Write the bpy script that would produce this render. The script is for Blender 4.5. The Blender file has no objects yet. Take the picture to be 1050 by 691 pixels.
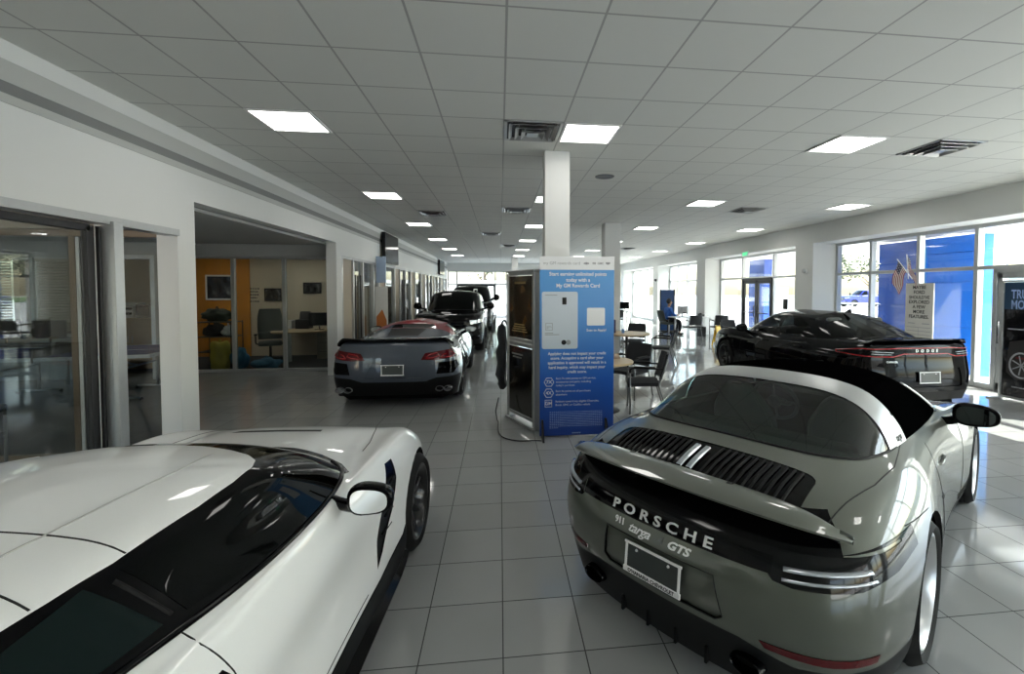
import bpy, bmesh, math, random
import numpy as np
from mathutils import Vector, Matrix, geometry
from mathutils.bvhtree import BVHTree

COL = bpy.context.scene.collection
PI = math.pi
R = math.radians
random.seed(7)


# ---------------------------------------------------------------- materials
def mat(name, color, rough=.5, metal=0., coat=0., spec=.5, var=.06, scale=8., emit=None, es=0., bump=0., trans=0., coat_rough=.02, ior=1.5):
    """A Principled material whose colour is varied a little by procedural noise."""
    m = bpy.data.materials.new(name)
    m.use_nodes = True
    nt = m.node_tree
    b = nt.nodes['Principled BSDF']
    c = (*color, 1.)
    b.inputs['Roughness'].default_value = rough
    b.inputs['Metallic'].default_value = metal
    b.inputs['Coat Weight'].default_value = coat
    b.inputs['Coat Roughness'].default_value = coat_rough
    b.inputs['Specular IOR Level'].default_value = spec
    b.inputs['Transmission Weight'].default_value = trans
    b.inputs['IOR'].default_value = ior
    b.inputs['Base Color'].default_value = c
    if var > 0 or bump > 0:
        tc = nt.nodes.new('ShaderNodeTexCoord')
        n = nt.nodes.new('ShaderNodeTexNoise')
        n.inputs['Scale'].default_value = scale
        n.inputs['Detail'].default_value = 3
        nt.links.new(tc.outputs['Object'], n.inputs['Vector'])
        if var > 0:
            r = nt.nodes.new('ShaderNodeMix')
            r.data_type = 'RGBA'
            r.inputs[6].default_value = (*[v * (1 - var) for v in color], 1)
            r.inputs[7].default_value = (*[min(1, v * (1 + var)) for v in color], 1)
            nt.links.new(n.outputs['Fac'], r.inputs[0])
            nt.links.new(r.outputs[2], b.inputs['Base Color'])
        if bump > 0:
            bp = nt.nodes.new('ShaderNodeBump')
            bp.inputs['Strength'].default_value = bump
            bp.inputs['Distance'].default_value = .002
            nt.links.new(n.outputs['Fac'], bp.inputs['Height'])
            nt.links.new(bp.outputs['Normal'], b.inputs['Normal'])
    if emit:
        b.inputs['Emission Color'].default_value = (*emit, 1)
        b.inputs['Emission Strength'].default_value = es
    return m


def glass(name, tint, refl=1.0, rough=0.0, ior=1.5):
    """Thin pane: tinted transparency plus Fresnel mirror reflection."""
    m = bpy.data.materials.new(name)
    m.use_nodes = True
    nt = m.node_tree
    nt.nodes.clear()
    out = nt.nodes.new('ShaderNodeOutputMaterial')
    mix = nt.nodes.new('ShaderNodeMixShader')
    t = nt.nodes.new('ShaderNodeBsdfTransparent')
    g = nt.nodes.new('ShaderNodeBsdfGlossy')
    f = nt.nodes.new('ShaderNodeFresnel')
    ge = nt.nodes.new('ShaderNodeNewGeometry')
    mr = nt.nodes.new('ShaderNodeMapRange')          # the same reflectance from both sides of a pane
    mr.inputs[3].default_value = ior
    mr.inputs[4].default_value = 1 / ior
    nt.links.new(ge.outputs['Backfacing'], mr.inputs[0])
    nt.links.new(mr.outputs[0], f.inputs['IOR'])
    t.inputs['Color'].default_value = (*tint, 1)
    g.inputs['Roughness'].default_value = rough
    g.inputs['Color'].default_value = (refl, refl, refl, 1)
    nt.links.new(f.outputs[0], mix.inputs[0])
    nt.links.new(t.outputs[0], mix.inputs[1])
    nt.links.new(g.outputs[0], mix.inputs[2])
    nt.links.new(mix.outputs[0], out.inputs[0])
    return m


def grid_material(name, base, line, ox, oy, tx, ty, lw, rough, var=.05, spec=.5, bump=0., rough_line=.6, rotz=0.):
    """Tiles laid in a grid on a horizontal surface (object coordinates = room coordinates)."""
    m = bpy.data.materials.new(name)
    m.use_nodes = True
    nt = m.node_tree
    N, L = nt.nodes, nt.links
    b = N['Principled BSDF']
    tc = N.new('ShaderNodeTexCoord')
    sp = N.new('ShaderNodeSeparateXYZ')
    L.new(tc.outputs['Object'], sp.inputs[0])

    def mth(op, a, bv=None, cv=None):
        n = N.new('ShaderNodeMath')
        n.operation = op
        for k, v in enumerate((a, bv, cv)):
            if v is None:
                continue
            if isinstance(v, (int, float)):
                n.inputs[k].default_value = v
            else:
                L.new(v, n.inputs[k])
        return n.outputs[0]
    ux = mth('DIVIDE', mth('SUBTRACT', sp.outputs[0], ox), tx)
    uy = mth('DIVIDE', mth('SUBTRACT', sp.outputs[1], oy), ty)
    ex = mth('ABSOLUTE', mth('SUBTRACT', mth('FRACT', mth('ADD', ux, .5)), .5))
    ey = mth('ABSOLUTE', mth('SUBTRACT', mth('FRACT', mth('ADD', uy, .5)), .5))
    dx = mth('LESS_THAN', mth('MULTIPLY', ex, tx), lw / 2)
    dy = mth('LESS_THAN', mth('MULTIPLY', ey, ty), lw / 2)
    isl = mth('MAXIMUM', dx, dy)
    cx = N.new('ShaderNodeCombineXYZ')
    L.new(mth('FLOOR', ux), cx.inputs[0])
    L.new(mth('FLOOR', uy), cx.inputs[1])
    wn = N.new('ShaderNodeTexWhiteNoise')
    L.new(cx.outputs[0], wn.inputs['Vector'])
    no = N.new('ShaderNodeTexNoise')
    no.inputs['Scale'].default_value = 3.
    no.inputs['Detail'].default_value = 6.
    L.new(tc.outputs['Object'], no.inputs['Vector'])
    v = mth('ADD', mth('MULTIPLY', wn.outputs['Value'], .5), mth('MULTIPLY', no.outputs['Fac'], .5))
    r = N.new('ShaderNodeMix')
    r.data_type = 'RGBA'
    r.inputs[6].default_value = (*[c * (1 - var) for c in base], 1)
    r.inputs[7].default_value = (*[c * (1 + var) for c in base], 1)
    L.new(v, r.inputs[0])
    r2 = N.new('ShaderNodeMix')
    r2.data_type = 'RGBA'
    L.new(isl, r2.inputs[0])
    L.new(r.outputs[2], r2.inputs[6])
    r2.inputs[7].default_value = (*line, 1)
    L.new(r2.outputs[2], b.inputs['Base Color'])
    L.new(mth('ADD', mth('MULTIPLY', isl, rough_line - rough), rough), b.inputs['Roughness'])
    b.inputs['Specular IOR Level'].default_value = spec
    bp = N.new('ShaderNodeBump')
    bp.inputs['Strength'].default_value = .6
    bp.inputs['Distance'].default_value = .003
    if bump:
        n2 = N.new('ShaderNodeTexNoise')
        n2.inputs['Scale'].default_value = 120.
        L.new(tc.outputs['Object'], n2.inputs['Vector'])
        h = mth('SUBTRACT', mth('MULTIPLY', n2.outputs['Fac'], bump), isl)
    else:
        h = mth('MULTIPLY', isl, -1.)
    L.new(h, bp.inputs['Height'])
    L.new(bp.outputs['Normal'], b.inputs['Normal'])
    return m


# ---------------------------------------------------------------- objects
def link_mesh(name, me, m, parent=None):
    o = bpy.data.objects.new(name, me)
    COL.objects.link(o)
    if m is not None and not me.materials:
        me.materials.append(m)
    if parent is not None:
        o.parent = parent
    return o


def obj(name, bm, m, parent=None, smooth=False, angle=None):
    me = bpy.data.meshes.new(name)
    bm.normal_update()
    bm.to_mesh(me)
    bm.free()
    if smooth:
        me.polygons.foreach_set('use_smooth', [True] * len(me.polygons))
        if angle is not None:
            me.set_sharp_from_angle(angle=R(angle))
    return link_mesh(name, me, m, parent)


def tag(o, label=None, cat=None, group=None, kind=None):
    if label:
        o['label'] = label
    if cat:
        o['category'] = cat
    if group:
        o['group'] = group
    if kind:
        o['kind'] = kind
    return o


def thing(name, label, cat, loc=(0, 0, 0), rotz=0., group=None, scale=1.):
    o = bpy.data.objects.new(name, None)
    COL.objects.link(o)
    o.empty_display_size = .2
    o.location = loc
    o.rotation_euler = (0, 0, rotz)
    o.scale = (scale,) * 3
    return tag(o, label, cat, group)


def struct(name, bm, m, parent=None, smooth=False, label=None):
    o = obj(name, bm, m, parent, smooth)
    if parent is None:
        o['kind'] = 'structure'
    if label:
        o['label'] = label
    return o


def dup(root, loc=None, rotz=None, label=None, group=None):
    def rec(o, p):
        c = o.copy()
        COL.objects.link(c)
        if p is not None:
            c.parent = p
        for ch in list(o.children):
            rec(ch, c)
        return c
    r = rec(root, None)
    if loc is not None:
        r.location = loc
    if rotz is not None:
        r.rotation_euler = (0, 0, rotz)
    if label:
        r['label'] = label
    if group:
        r['group'] = group
    return r


def nb():
    return bmesh.new()


def merge(bm, t, M=None):
    if M is not None:
        bmesh.ops.transform(t, matrix=M, verts=t.verts)
    me = bpy.data.meshes.new('t')
    t.to_mesh(me)
    t.free()
    bm.from_mesh(me)
    bpy.data.meshes.remove(me)
    return bm


def box(bm, c, s, rot=(0, 0, 0), bev=0., seg=2):
    t = bmesh.new()
    bmesh.ops.create_cube(t, size=1.)
    bmesh.ops.scale(t, vec=s, verts=t.verts)
    if bev > 0:
        bmesh.ops.bevel(t, geom=list(t.edges), offset=min(bev, min(s) * .49), segments=seg, affect='EDGES', profile=.5)
    M = Matrix.Translation(c)
    if any(rot):
        from mathutils import Euler
        M = M @ Euler(rot).to_matrix().to_4x4()
    return merge(bm, t, M)


def bx(x0, x1, y0, y1, z0, z1, bm=None, bev=0.):
    bm = bm or bmesh.new()
    return box(bm, ((x0 + x1) / 2, (y0 + y1) / 2, (z0 + z1) / 2), (abs(x1 - x0), abs(y1 - y0), abs(z1 - z0)), bev=bev)


def tube(bm, pts, r, seg=8, closed=False, cap=True, rads=None, flat=1.):
    pts = [Vector(p) for p in pts]
    n = len(pts)
    rings = []
    prev = None
    for i, p in enumerate(pts):
        if closed:
            d = pts[(i + 1) % n] - pts[i - 1]
        else:
            d = pts[min(i + 1, n - 1)] - pts[max(i - 1, 0)]
        if d.length < 1e-9:
            d = Vector((0, 0, 1))
        d.normalize()
        if prev is None:
            u = d.orthogonal().normalized()
            if abs(d.z) < .9:
                u = d.cross(Vector((0, 0, 1))).normalized()
        else:
            u = (prev - d * prev.dot(d))
            u = u.normalized() if u.length > 1e-6 else d.orthogonal().normalized()
        prev = u
        w = d.cross(u)
        rr = rads[i] if rads else r
        rings.append([bm.verts.new(p + (u * math.cos(a) + w * math.sin(a) * flat) * rr) for a in [2 * PI * k / seg for k in range(seg)]])
    m = n if closed else n - 1
    for i in range(m):
        a, b = rings[i], rings[(i + 1) % n]
        for k in range(seg):
            bm.faces.new((a[k], a[(k + 1) % seg], b[(k + 1) % seg], b[k]))
    if cap and not closed:
        bm.faces.new(rings[0][::-1])
        bm.faces.new(rings[-1])
    return bm


def arc(p0, p1, p2, n=6):
    """Quadratic Bezier points."""
    p0, p1, p2 = Vector(p0), Vector(p1), Vector(p2)
    return [(1 - t) ** 2 * p0 + 2 * t * (1 - t) * p1 + t * t * p2 for t in [i / n for i in range(n + 1)]]


def rounded_path(pts, r=.05, n=4):
    """Polyline with rounded inner corners."""
    pts = [Vector(p) for p in pts]
    out = [pts[0]]
    for a, b, c in zip(pts, pts[1:], pts[2:]):
        k1 = min(r, (a - b).length * .49)
        k2 = min(r, (c - b).length * .49)
        out += arc(b + (a - b).normalized() * k1, b, b + (c - b).normalized() * k2, n)
    out.append(pts[-1])
    return out


def lathe(bm, prof, seg=32, M=None, close=False):
    """Revolve (r, z) profile about z."""
    t = bmesh.new()
    rings = []
    for r, z in prof:
        if r < 1e-6:
            rings.append([t.verts.new((0, 0, z))])
        else:
            rings.append([t.verts.new((r * math.cos(2 * PI * k / seg), r * math.sin(2 * PI * k / seg), z)) for k in range(seg)])
    pairs = list(zip(rings, rings[1:]))
    if close:
        pairs.append((rings[-1], rings[0]))
    for a, b in pairs:
        for k in range(seg):
            k2 = (k + 1) % seg
            if len(a) == 1 and len(b) == 1:
                continue
            if len(a) == 1:
                t.faces.new((a[0], b[k2], b[k]))
            elif len(b) == 1:
                t.faces.new((a[k], a[k2], b[0]))
            else:
                t.faces.new((a[k], a[k2], b[k2], b[k]))
    bmesh.ops.recalc_face_normals(t, faces=t.faces)
    return merge(bm, t, M)


def prism(bm, poly, d0, d1, plane='xz', M=None):
    """Extrude a 2D polygon between d0 and d1 along the third axis."""
    t = bmesh.new()

    def P(a, b, d):
        return {'xz': (a, d, b), 'yz': (d, a, b), 'xy': (a, b, d)}[plane]
    A = [t.verts.new(P(a, b, d0)) for a, b in poly]
    B = [t.verts.new(P(a, b, d1)) for a, b in poly]
    n = len(poly)
    t.faces.new(A)
    t.faces.new(B[::-1])
    for i in range(n):
        t.faces.new((A[i], B[i], B[(i + 1) % n], A[(i + 1) % n]))
    bmesh.ops.recalc_face_normals(t, faces=t.faces)
    return merge(bm, t, M)


def sphere(bm, c, r, seg=16, sc=(1, 1, 1), M=None):
    t = bmesh.new()
    bmesh.ops.create_uvsphere(t, u_segments=seg, v_segments=max(6, seg // 2), radius=r)
    MM = Matrix.Translation(c) @ Matrix.Diagonal((*sc, 1))
    return merge(bm, t, (M @ MM) if M is not None else MM)


def sheet(bm, rows):
    """Grid of points -> quads."""
    V = [[bm.verts.new(p) for p in r] for r in rows]
    for a, b in zip(V, V[1:]):
        for k in range(len(a) - 1):
            bm.faces.new((a[k], a[k + 1], b[k + 1], b[k]))
    return bm


def text_bm(s, size, extrude=.001, align='CENTER', shear=0., space=1., bold=0., line=1., sx=1.):
    """Lettering as a mesh in the local x-y plane (x right, y up)."""
    cu = bpy.data.curves.new('t', 'FONT')
    cu.body = s
    cu.size = size
    cu.align_x = align
    cu.align_y = 'CENTER'
    cu.extrude = extrude
    cu.shear = shear
    cu.space_character = space
    cu.space_line = line
    cu.offset = bold
    cu.resolution_u = 3
    o = bpy.data.objects.new('t', cu)
    COL.objects.link(o)
    dg = bpy.context.evaluated_depsgraph_get()
    me = o.evaluated_get(dg).to_mesh()
    bm = bmesh.new()
    bm.from_mesh(me)
    o.evaluated_get(dg).to_mesh_clear()
    bpy.data.objects.remove(o)
    bpy.data.curves.remove(cu)
    if sx != 1.:
        bmesh.ops.scale(bm, vec=(sx, 1, 1), verts=bm.verts)
    return bm


def frame_matrix(loc, right, up):
    """Matrix whose x = right, y = up, z = right x up (towards the reader)."""
    right = Vector(right).normalized()
    up = Vector(up)
    up = (up - right * up.dot(right)).normalized()
    n = right.cross(up)
    M = Matrix((right, up, n)).transposed().to_4x4()
    M.translation = Vector(loc)
    return M


def text_on(name, s, size, M, m, parent, **k):
    bm = text_bm(s, size, **k)
    bmesh.ops.transform(bm, matrix=M, verts=bm.verts)
    return obj(name, bm, m, parent)
m_wall = mat('white_wall_paint', (.70, .71, .69), .7, var=.02, scale=2.)
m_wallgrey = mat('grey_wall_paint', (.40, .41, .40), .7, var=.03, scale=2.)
m_cove = mat('cove_shade_and_roof_grey', (.46, .47, .45), .7, var=.03, scale=2.)  # underside shade in the cove's colour, plain grey on roofs outside
m_covedark = mat('cove_shadow_line', (.20, .205, .20), .7, var=.03, scale=2.)  # shadow line of the cove put in as a darker colour
m_cream = mat('cream_wall_paint', (.62, .53, .40), .7, var=.03, scale=2.)
m_tan = mat('tan_panel', (.42, .36, .28), .6, var=.05, scale=3.)
m_orange = mat('orange_wall_paint', (.62, .24, .015), .65, var=.03, scale=2.)
m_alu = mat('brushed_aluminium', (.50, .51, .51), .35, .7, var=.05, scale=30.)
m_dkalu = mat('dark_anodised_frame', (.03, .03, .032), .4, .3, var=.1)
m_bronze = mat('bronze_frame', (.22, .17, .12), .4, .4, var=.08)
m_pane = glass('clear_window_glass', (.93, .96, .95))
m_pane2 = glass('partition_glass', (.74, .77, .76))
m_wood = mat('light_wood_laminate', (.52, .38, .22), .35, var=.12, scale=6.)
m_lampface = mat('lamp_diffuser', (.9, .9, .88), .4, var=.0, emit=(1., .98, .93), es=4.2)
m_plastic = mat('black_plastic', (.005, .005, .0055), .45, spec=.3, var=.1)
m_dkplastic = mat('charcoal_plastic', (.025, .025, .027), .45, var=.1)
m_whiteplastic = mat('white_plastic', (.75, .75, .74), .4, var=.03)
m_fabricblk = mat('charcoal_chair_fabric', (.020, .022, .025), .85, var=.2, scale=120., bump=.2)
m_tubemetal = mat('grey_metal_tube', (.22, .23, .23), .35, .8, var=.05)
m_screen = mat('dark_screen', (.003, .0035, .0045), .1, 0, 0, spec=.4, var=.1)
# ---------------------------------------------------------------- the room
ZC = 3.49
XL, XR = -3.37, 8.10
XG = 8.80                      # glazing line on the right
YB, YF = -4.2, 30.0
m_floor = grid_material('glazed_floor_tile', (.335, .34, .335), (.02, .021, .021), .0118, 2.1727, .4052, .4052, .006, .07, var=.10, spec=.55)
m_ceil = grid_material('ceiling_tile', (.66, .67, .64), (.36, .365, .355), .0466, 2.8059, .61, .61, 0.016, .85, var=.025, bump=.25, rough_line=.5)
m_carpet = mat('dark_office_carpet', (.03, .03, .032), .95, var=.2, scale=60)

struct('floor', bx(-10.5, 8.9, YB, YF + .1, -.12, 0), m_floor)
struct('ceiling', bx(XL - .2, 8.9, YB, YF + .2, ZC, ZC + .12), m_ceil)
bm = bx(XL - .2, XL, YB, 1.2, 0, ZC)
bx(XL - .2, XL, 1.2, 5.25, 2.42, ZC, bm)
bx(XL - .2, XL, 5.25, 5.53, 0, ZC, bm)
bx(XL - .2, XL, 5.53, 9.95, 2.76, ZC, bm)
bx(XL - .2, XL, 9.95, 10.28, 0, ZC, bm)
bx(XL - .2, XL, 10.28, YF, 2.52, ZC, bm)
struct('wall_left', bm, m_wall)
# stepped cove below the ceiling on the left, underside shade painted as greys
bm = nb()
prism(bm, [(XL + .02, ZC), (XL + .02, 3.36), (XL - .005, 3.36), (XL - .005, ZC)], YB, YF, 'xz')
o = struct('trim_1', bm, m_wall)
bm = nb()
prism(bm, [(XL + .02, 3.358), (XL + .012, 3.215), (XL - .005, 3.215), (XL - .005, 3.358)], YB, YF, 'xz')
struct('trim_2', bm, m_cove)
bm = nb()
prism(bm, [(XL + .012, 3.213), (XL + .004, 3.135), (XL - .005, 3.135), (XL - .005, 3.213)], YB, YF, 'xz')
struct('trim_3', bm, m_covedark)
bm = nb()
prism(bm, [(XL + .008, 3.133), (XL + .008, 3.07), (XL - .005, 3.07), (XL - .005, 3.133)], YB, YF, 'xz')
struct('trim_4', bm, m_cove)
# back wall behind the viewer
bm = bx(XL - .2, 1.6, YB - .15, YB, 0, ZC)
bx(1.6, 8.9, YB - .15, YB, 2.97, ZC, bm)
struct('wall_back', bm, m_wall)
e = thing('window_13', None, None)
e['kind'] = 'structure'
bm = nb()
for x in (1.64, 3.4, 5.1, 6.8, 8.5):
    box(bm, (x, YB - .07, 1.49), (.08, .12, 2.98), bev=.005)
for z in (.05, 2.2, 2.93):
    box(bm, (5.07, YB - .07, z), (6.9, .11, .07), bev=.005)
obj('window_frame', bm, m_alu, e)

# right wall: header, pilasters between the glazed bays
PIL = [(4.75, 5.45), (11.03, 11.75), (17.31, 18.1), (22.75, 23.5), (29.3, 30.0)]
bm = bx(XR, 8.92, YB, YF, 3.0, ZC)
for a, b in PIL + [(-4.2, -3.9), (-1.6, -1.)]:
    bx(XR, 8.92, a, b, 0, 3.0, bm)
struct('wall_right', bm, m_wall)
BAYS = [(-1., 4.75), (5.45, 11.03), (11.75, 17.31), (18.1, 22.75), (23.5, 29.3)]
MULL = [[.9, 2.8], [7.48, 8.66, 9.9], [12.3, 13.77, 15.66], [19.39, 20.55, 21.72], [24.9, 26.4, 27.9]]
TR = 2.2


def window(name, y0, y1, mulls, door=None, z0=.0):
    e = thing(name, None, None)
    e['kind'] = 'structure'
    bm = nb()
    f = .075
    ys = [y0 + f / 2] + mulls + [y1 - f / 2]
    for y in ys:
        box(bm, (XG, y, 1.5), (.13, f, 3.0), bev=.006)
    for z in (.05, TR, 2.965):
        box(bm, (XG, (y0 + y1) / 2, z), (.12, y1 - y0, .07 if z > .1 else .10), bev=.006)
    obj('window_frame', bm, m_alu, e)
    for a, b in zip(ys, ys[1:]):
        for za, zb in ((.1, TR - .035), (TR + .035, 2.93)):
            obj('pane', bx(XG - .006, XG + .006, a + f / 2, b - f / 2, za, zb), m_pane, e)
    bm = bx(XG - .06, XG + .06, y0, y1, 0, .02)
    obj('sill', bm, m_whiteplastic, e)
    return e


for k, ((a, b), mm) in enumerate(zip(BAYS, MULL)):
    window('window_%d' % (k + 1), a, b, mm)


window('window_12', -3.9, -1.6, [-2.75])
# glazed double door in the second bay, one leaf door in the first
def glass_door(name, ya, yb, leaves, m):
    e = thing(name, None, None)
    e['kind'] = 'structure'
    bm = nb()
    for y in (ya, yb):
        box(bm, (XG - .03, y, 1.09), (.12, .07, 2.18), bev=.004)
    box(bm, (XG - .03, (ya + yb) / 2, 2.15), (.12, yb - ya, .09), bev=.004)
    n = leaves
    w = (yb - ya) / n
    for k in range(n):
        c = ya + w * (k + .5)
        for s in (-1, 1):
            box(bm, (XG - .04, c + s * (w / 2 - .07), 1.05), (.05, .07, 2.08), bev=.004)
        for z in (.10, 2.06):
            box(bm, (XG - .04, c, z), (.05, w - .08, .12), bev=.004)
    obj('door_frame', bm, m, e)
    bm = nb()
    for k in range(n):
        c = ya + w * (k + .5)
        tube(bm, [(XG - .10, c - w * .38, 1.0), (XG - .10, c + w * .38, 1.0)], .018, 8)
        s = 1 if k == 0 else -1
        tube(bm, [(XG - .11, c + s * (w / 2 - .09), .85), (XG - .11, c + s * (w / 2 - .09), 1.25)], .015, 8)
    obj('door_handle', bm, m_dkalu, e, True)
    return e


glass_door('door_1', 13.85, 15.58, 2, m_dkalu)
glass_door('door_2', 5.95, 7.12, 1, m_alu)

# far wall: glazed between floor and header
struct('wall_far', bx(XL - .2, 8.9, YF, YF + .15, 2.97, ZC), m_wall)
e = thing('window_6', None, None)
e['kind'] = 'structure'
bm = nb()
XS = [-3.3, -2.75, -.28, .42, 1.9, 3.6, 5.3, 7.0, 8.05]
for x in XS:
    box(bm, (x, YF + .06, 1.49), (.08, .12, 2.98), bev=.005)
for z in (.05, 2.12, 2.94):
    box(bm, ((XS[0] + XS[-1]) / 2, YF + .06, z), (XS[-1] - XS[0], .11, .07), bev=.005)
obj('window_frame', bm, m_alu, e)
for a, b in zip(XS, XS[1:]):
    for z0, z1 in ((.09, 2.08), (2.16, 2.9)):
        obj('pane', bx(a + .04, b - .04, YF + .055, YF + .065, z0, z1), m_pane, e)
e = thing('door_3', None, None)
e['kind'] = 'structure'
bm = nb()
for x in (-2.68, -1.52, -.36):
    box(bm, (x, YF + .02, 1.02), (.09, .08, 2.04), bev=.004)
box(bm, (-1.52, YF + .02, 2.05), (2.4, .10, .12), bev=.004)
box(bm, (-1.52, YF + .02, .9), (2.3, .05, .06), bev=.004)
obj('door_frame', bm, m_dkalu, e)

# free-standing columns
def column(name, x0, x1, y0, y1):
    bm = bx(x0, x1, y0, y1, 0, ZC, bev=.006)
    bx(x0 - .012, x1 + .012, y0 - .012, y1 + .012, 0, .10, bm, bev=.004)
    return struct(name, bm, m_wall)


column('column_1', .55, .86, 5.60, 5.91)
column('column_2', 2.66, 3.06, 11.4, 11.8)
column('column_3', .62, .95, 24.0, 24.33)

# --- left: glazed room in front, alcove, office behind glass, corridor of glass fronts
# front opening: aluminium track frame with two sliding leaves
e = thing('door_4', None, None)
e['kind'] = 'structure'
bm = nb()
box(bm, (XL - .05, 3.23, 2.385), (.14, 4.06, .07), bev=.004)
box(bm, (XL - .03, 4.44, 1.19), (.16, .10, 2.38), bev=.006)
box(bm, (XL - .05, 3.23, .015), (.12, 4.06, .03), bev=.004)
obj('door_frame', bm, m_alu, e)
bm = nb()
for y in (2.6, 4.30):
    box(bm, (XL - .09, y, 1.18), (.05, .07, 2.3), bev=.004)
box(bm, (XL - .09, 3.4, 2.31), (.05, 1.8, .06), bev=.004)
box(bm, (XL - .09, 3.4, .06), (.05, 1.8, .08), bev=.004)
box(bm, (XL - .055, 4.365, 1.18), (.03, .03, 2.3), bev=.004)
lf = obj('sliding_leaf', bm, m_dkalu, e)
obj('pane', bx(XL - .095, XL - .085, 2.62, 4.28, .1, 2.28), m_pane2, lf)
# cross glazing at the back of that opening
YT = 5.32
e = thing('window_7', None, None)
e['kind'] = 'structure'
bm = nb()
for x in (-3.56, -4.40, -6.2, -8.0):
    box(bm, (x, YT, 1.18), (.06, .08, 2.36), bev=.004)
box(bm, (-6.0, YT, 2.37), (5.0, .10, .07), bev=.004)
box(bm, (-6.0, YT, .03), (5.0, .08, .06), bev=.004)
obj('window_frame', bm, m_bronze, e)
bm = nb()
box(bm, (-4.335, YT - .01, 1.18), (.035, .09, 2.3), bev=.004)
obj('leaf_edge', bm, m_whiteplastic, e)
bm = nb()
box(bm, (-4.29, YT - .01, 1.18), (.03, .09, 2.3), bev=.004)
obj('leaf_seal', bm, m_plastic, e)
for a, b in ((-4.27, -3.59), (-6.17, -4.43), (-7.97, -6.23)):
    obj('pane', bx(a, b, YT - .005, YT + .005, .06, 2.33), m_pane2, e)
struct('wall_vestibule', bx(-8.6, XL - .2, YT - .06, YT + .06, 2.41, 3.0), m_tan)
struct('ceiling_vestibule', bx(-8.6, XL - .2, YB, YT + .06, 2.70, 2.8), m_tan)
struct('wall_vestibule_side', bx(-8.7, -8.6, YB, YT, 0, 2.8), m_cream)
# games room behind
struct('ceiling_games_room', bx(-10.5, -3.6, YT, 10.1, 2.72, 2.8), m_wallgrey)
bm = bx(-10.5, -9.75, 10.0, 10.15, 0, 2.8)
bx(-9.75, -8.2, 10.0, 10.15, 0, .85, bm)
bx(-9.75, -8.2, 10.0, 10.15, 2.40, 2.8, bm)
bx(-8.2, -7.60, 10.0, 10.15, 0, 2.8, bm)
bx(-7.60, -6.82, 10.0, 10.15, 2.40, 2.8, bm)
bx(-6.82, -6.3, 10.0, 10.15, 0, 2.8, bm)
struct('wall_games_room', bm, m_wallgrey)
struct('wall_games_room_side', bx(-10.6, -10.5, YT, 10.15, 0, 2.8), m_wallgrey)
bm = nb()
for x in (-7.60, -6.82):
    box(bm, (x, 9.99, 1.2), (.08, .22, 2.42), bev=.004)
box(bm, (-7.21, 9.99, 2.42), (.86, .22, .08), bev=.004)
struct('trim_5', bm, m_wall)
struct('wall_store_room', bx(-9.4, -7.45, 11.7, 11.8, 0, 2.8), m_cream)
struct('wall_store_side', bx(-9.5, -9.4, 10.15, 11.8, 0, 2.8), m_cream)
struct('ceiling_store_room', bx(-9.5, -6.3, 10.1, 13.1, 2.72, 2.8), m_wallgrey)
bm = nb()
prism(bm, [(-6.72, 10.15), (-6.66, 10.15), (-8.40, 13.05), (-8.46, 13.05)], 0, 2.75, 'xy')
struct('wall_store_divider', bm, m_cream)
# office windows with blinds in the back wall
for n, (x0, x1) in ((8, (-9.75, -9.02)), (9, (-8.98, -8.2))):
    e = thing('window_%d' % n, None, None)
    e['kind'] = 'structure'
    bm = nb()
    for x in (x0 + .03, x1 - .03):
        box(bm, (x, 10.05, 1.62), (.06, .1, 1.56), bev=.004)
    for z in (.87, 2.38):
        box(bm, ((x0 + x1) / 2, 10.05, z), (x1 - x0, .1, .06), bev=.004)
    obj('window_frame', bm, m_wall, e)
    obj('pane', bx(x0 + .06, x1 - .06, 10.06, 10.07, .9, 2.35), m_pane2, e)
for x0, x1 in ((-9.70, -9.36), (-8.92, -8.26)):
    bm = nb()
    for k in range(26):
        z = 2.33 - k * .054
        box(bm, ((x0 + x1) / 2, 9.965, z), (x1 - x0, .045, .004), rot=(R(52), 0, 0))
    for x in (x0 + .08, x1 - .08):
        tube(bm, [(x, 9.965, 2.36), (x, 9.965, .95)], .003, 4)
    box(bm, ((x0 + x1) / 2, 9.965, 2.36), (x1 - x0, .05, .04))
    o = obj('window_blind', bm, m_tan, None)
    tag(o, 'beige slatted blind half covering the games room window by the corner' if x0 < -9 else 'wide beige slatted blind on the games room window beside the white door frame', 'blind', 'slatted blinds in the games room')
# alcove
bm = nb()
prism(bm, [(XL - .2, 5.42), (XL - .2, 5.53), (-6.75, 10.62), (-6.85, 10.62)], 0, 2.9, 'xy')
struct('wall_alcove', bm, m_wallgrey)
struct('ceiling_alcove', bx(-7.0, XL - .19, 5.5, 10.6, 2.76, 2.84), m_wallgrey)
struct('wall_alcove_header', bx(-6.8, XL - .19, 10.5, 10.62, 2.5, 2.8), m_wallgrey)
e = thing('window_10', None, None)
e['kind'] = 'structure'
bm = nb()
for x in (-6.62, -5.68, -4.65, -3.62):
    box(bm, (x, 10.54, 1.26), (.07, .09, 2.48), bev=.005)
for z in (.03, 2.47):
    box(bm, (-5.1, 10.54, z), (3.1, .09, .06), bev=.005)
obj('window_frame', bm, m_alu, e)
for a, b in ((-6.58, -5.72), (-5.64, -4.69), (-4.61, -3.66)):
    obj('pane', bx(a, b, 10.535, 10.545, .06, 2.44), m_pane2, e)
# office behind the alcove
struct('wall_office_back', bx(-8.5, XL - .2, 13.0, 13.1, 0, 2.8), m_cream)
struct('wall_office_orange', bx(-8.5, -6.6, 12.97, 12.999, 0, 2.7), m_orange)
struct('ceiling_office', bx(-8.5, XL - .2, 10.62, 13.1, 2.7, 2.8), m_wallgrey)
struct('floor_office', bx(-8.5, XL - .22, 10.6, 13.0, 0.0, .004), m_carpet)
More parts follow.
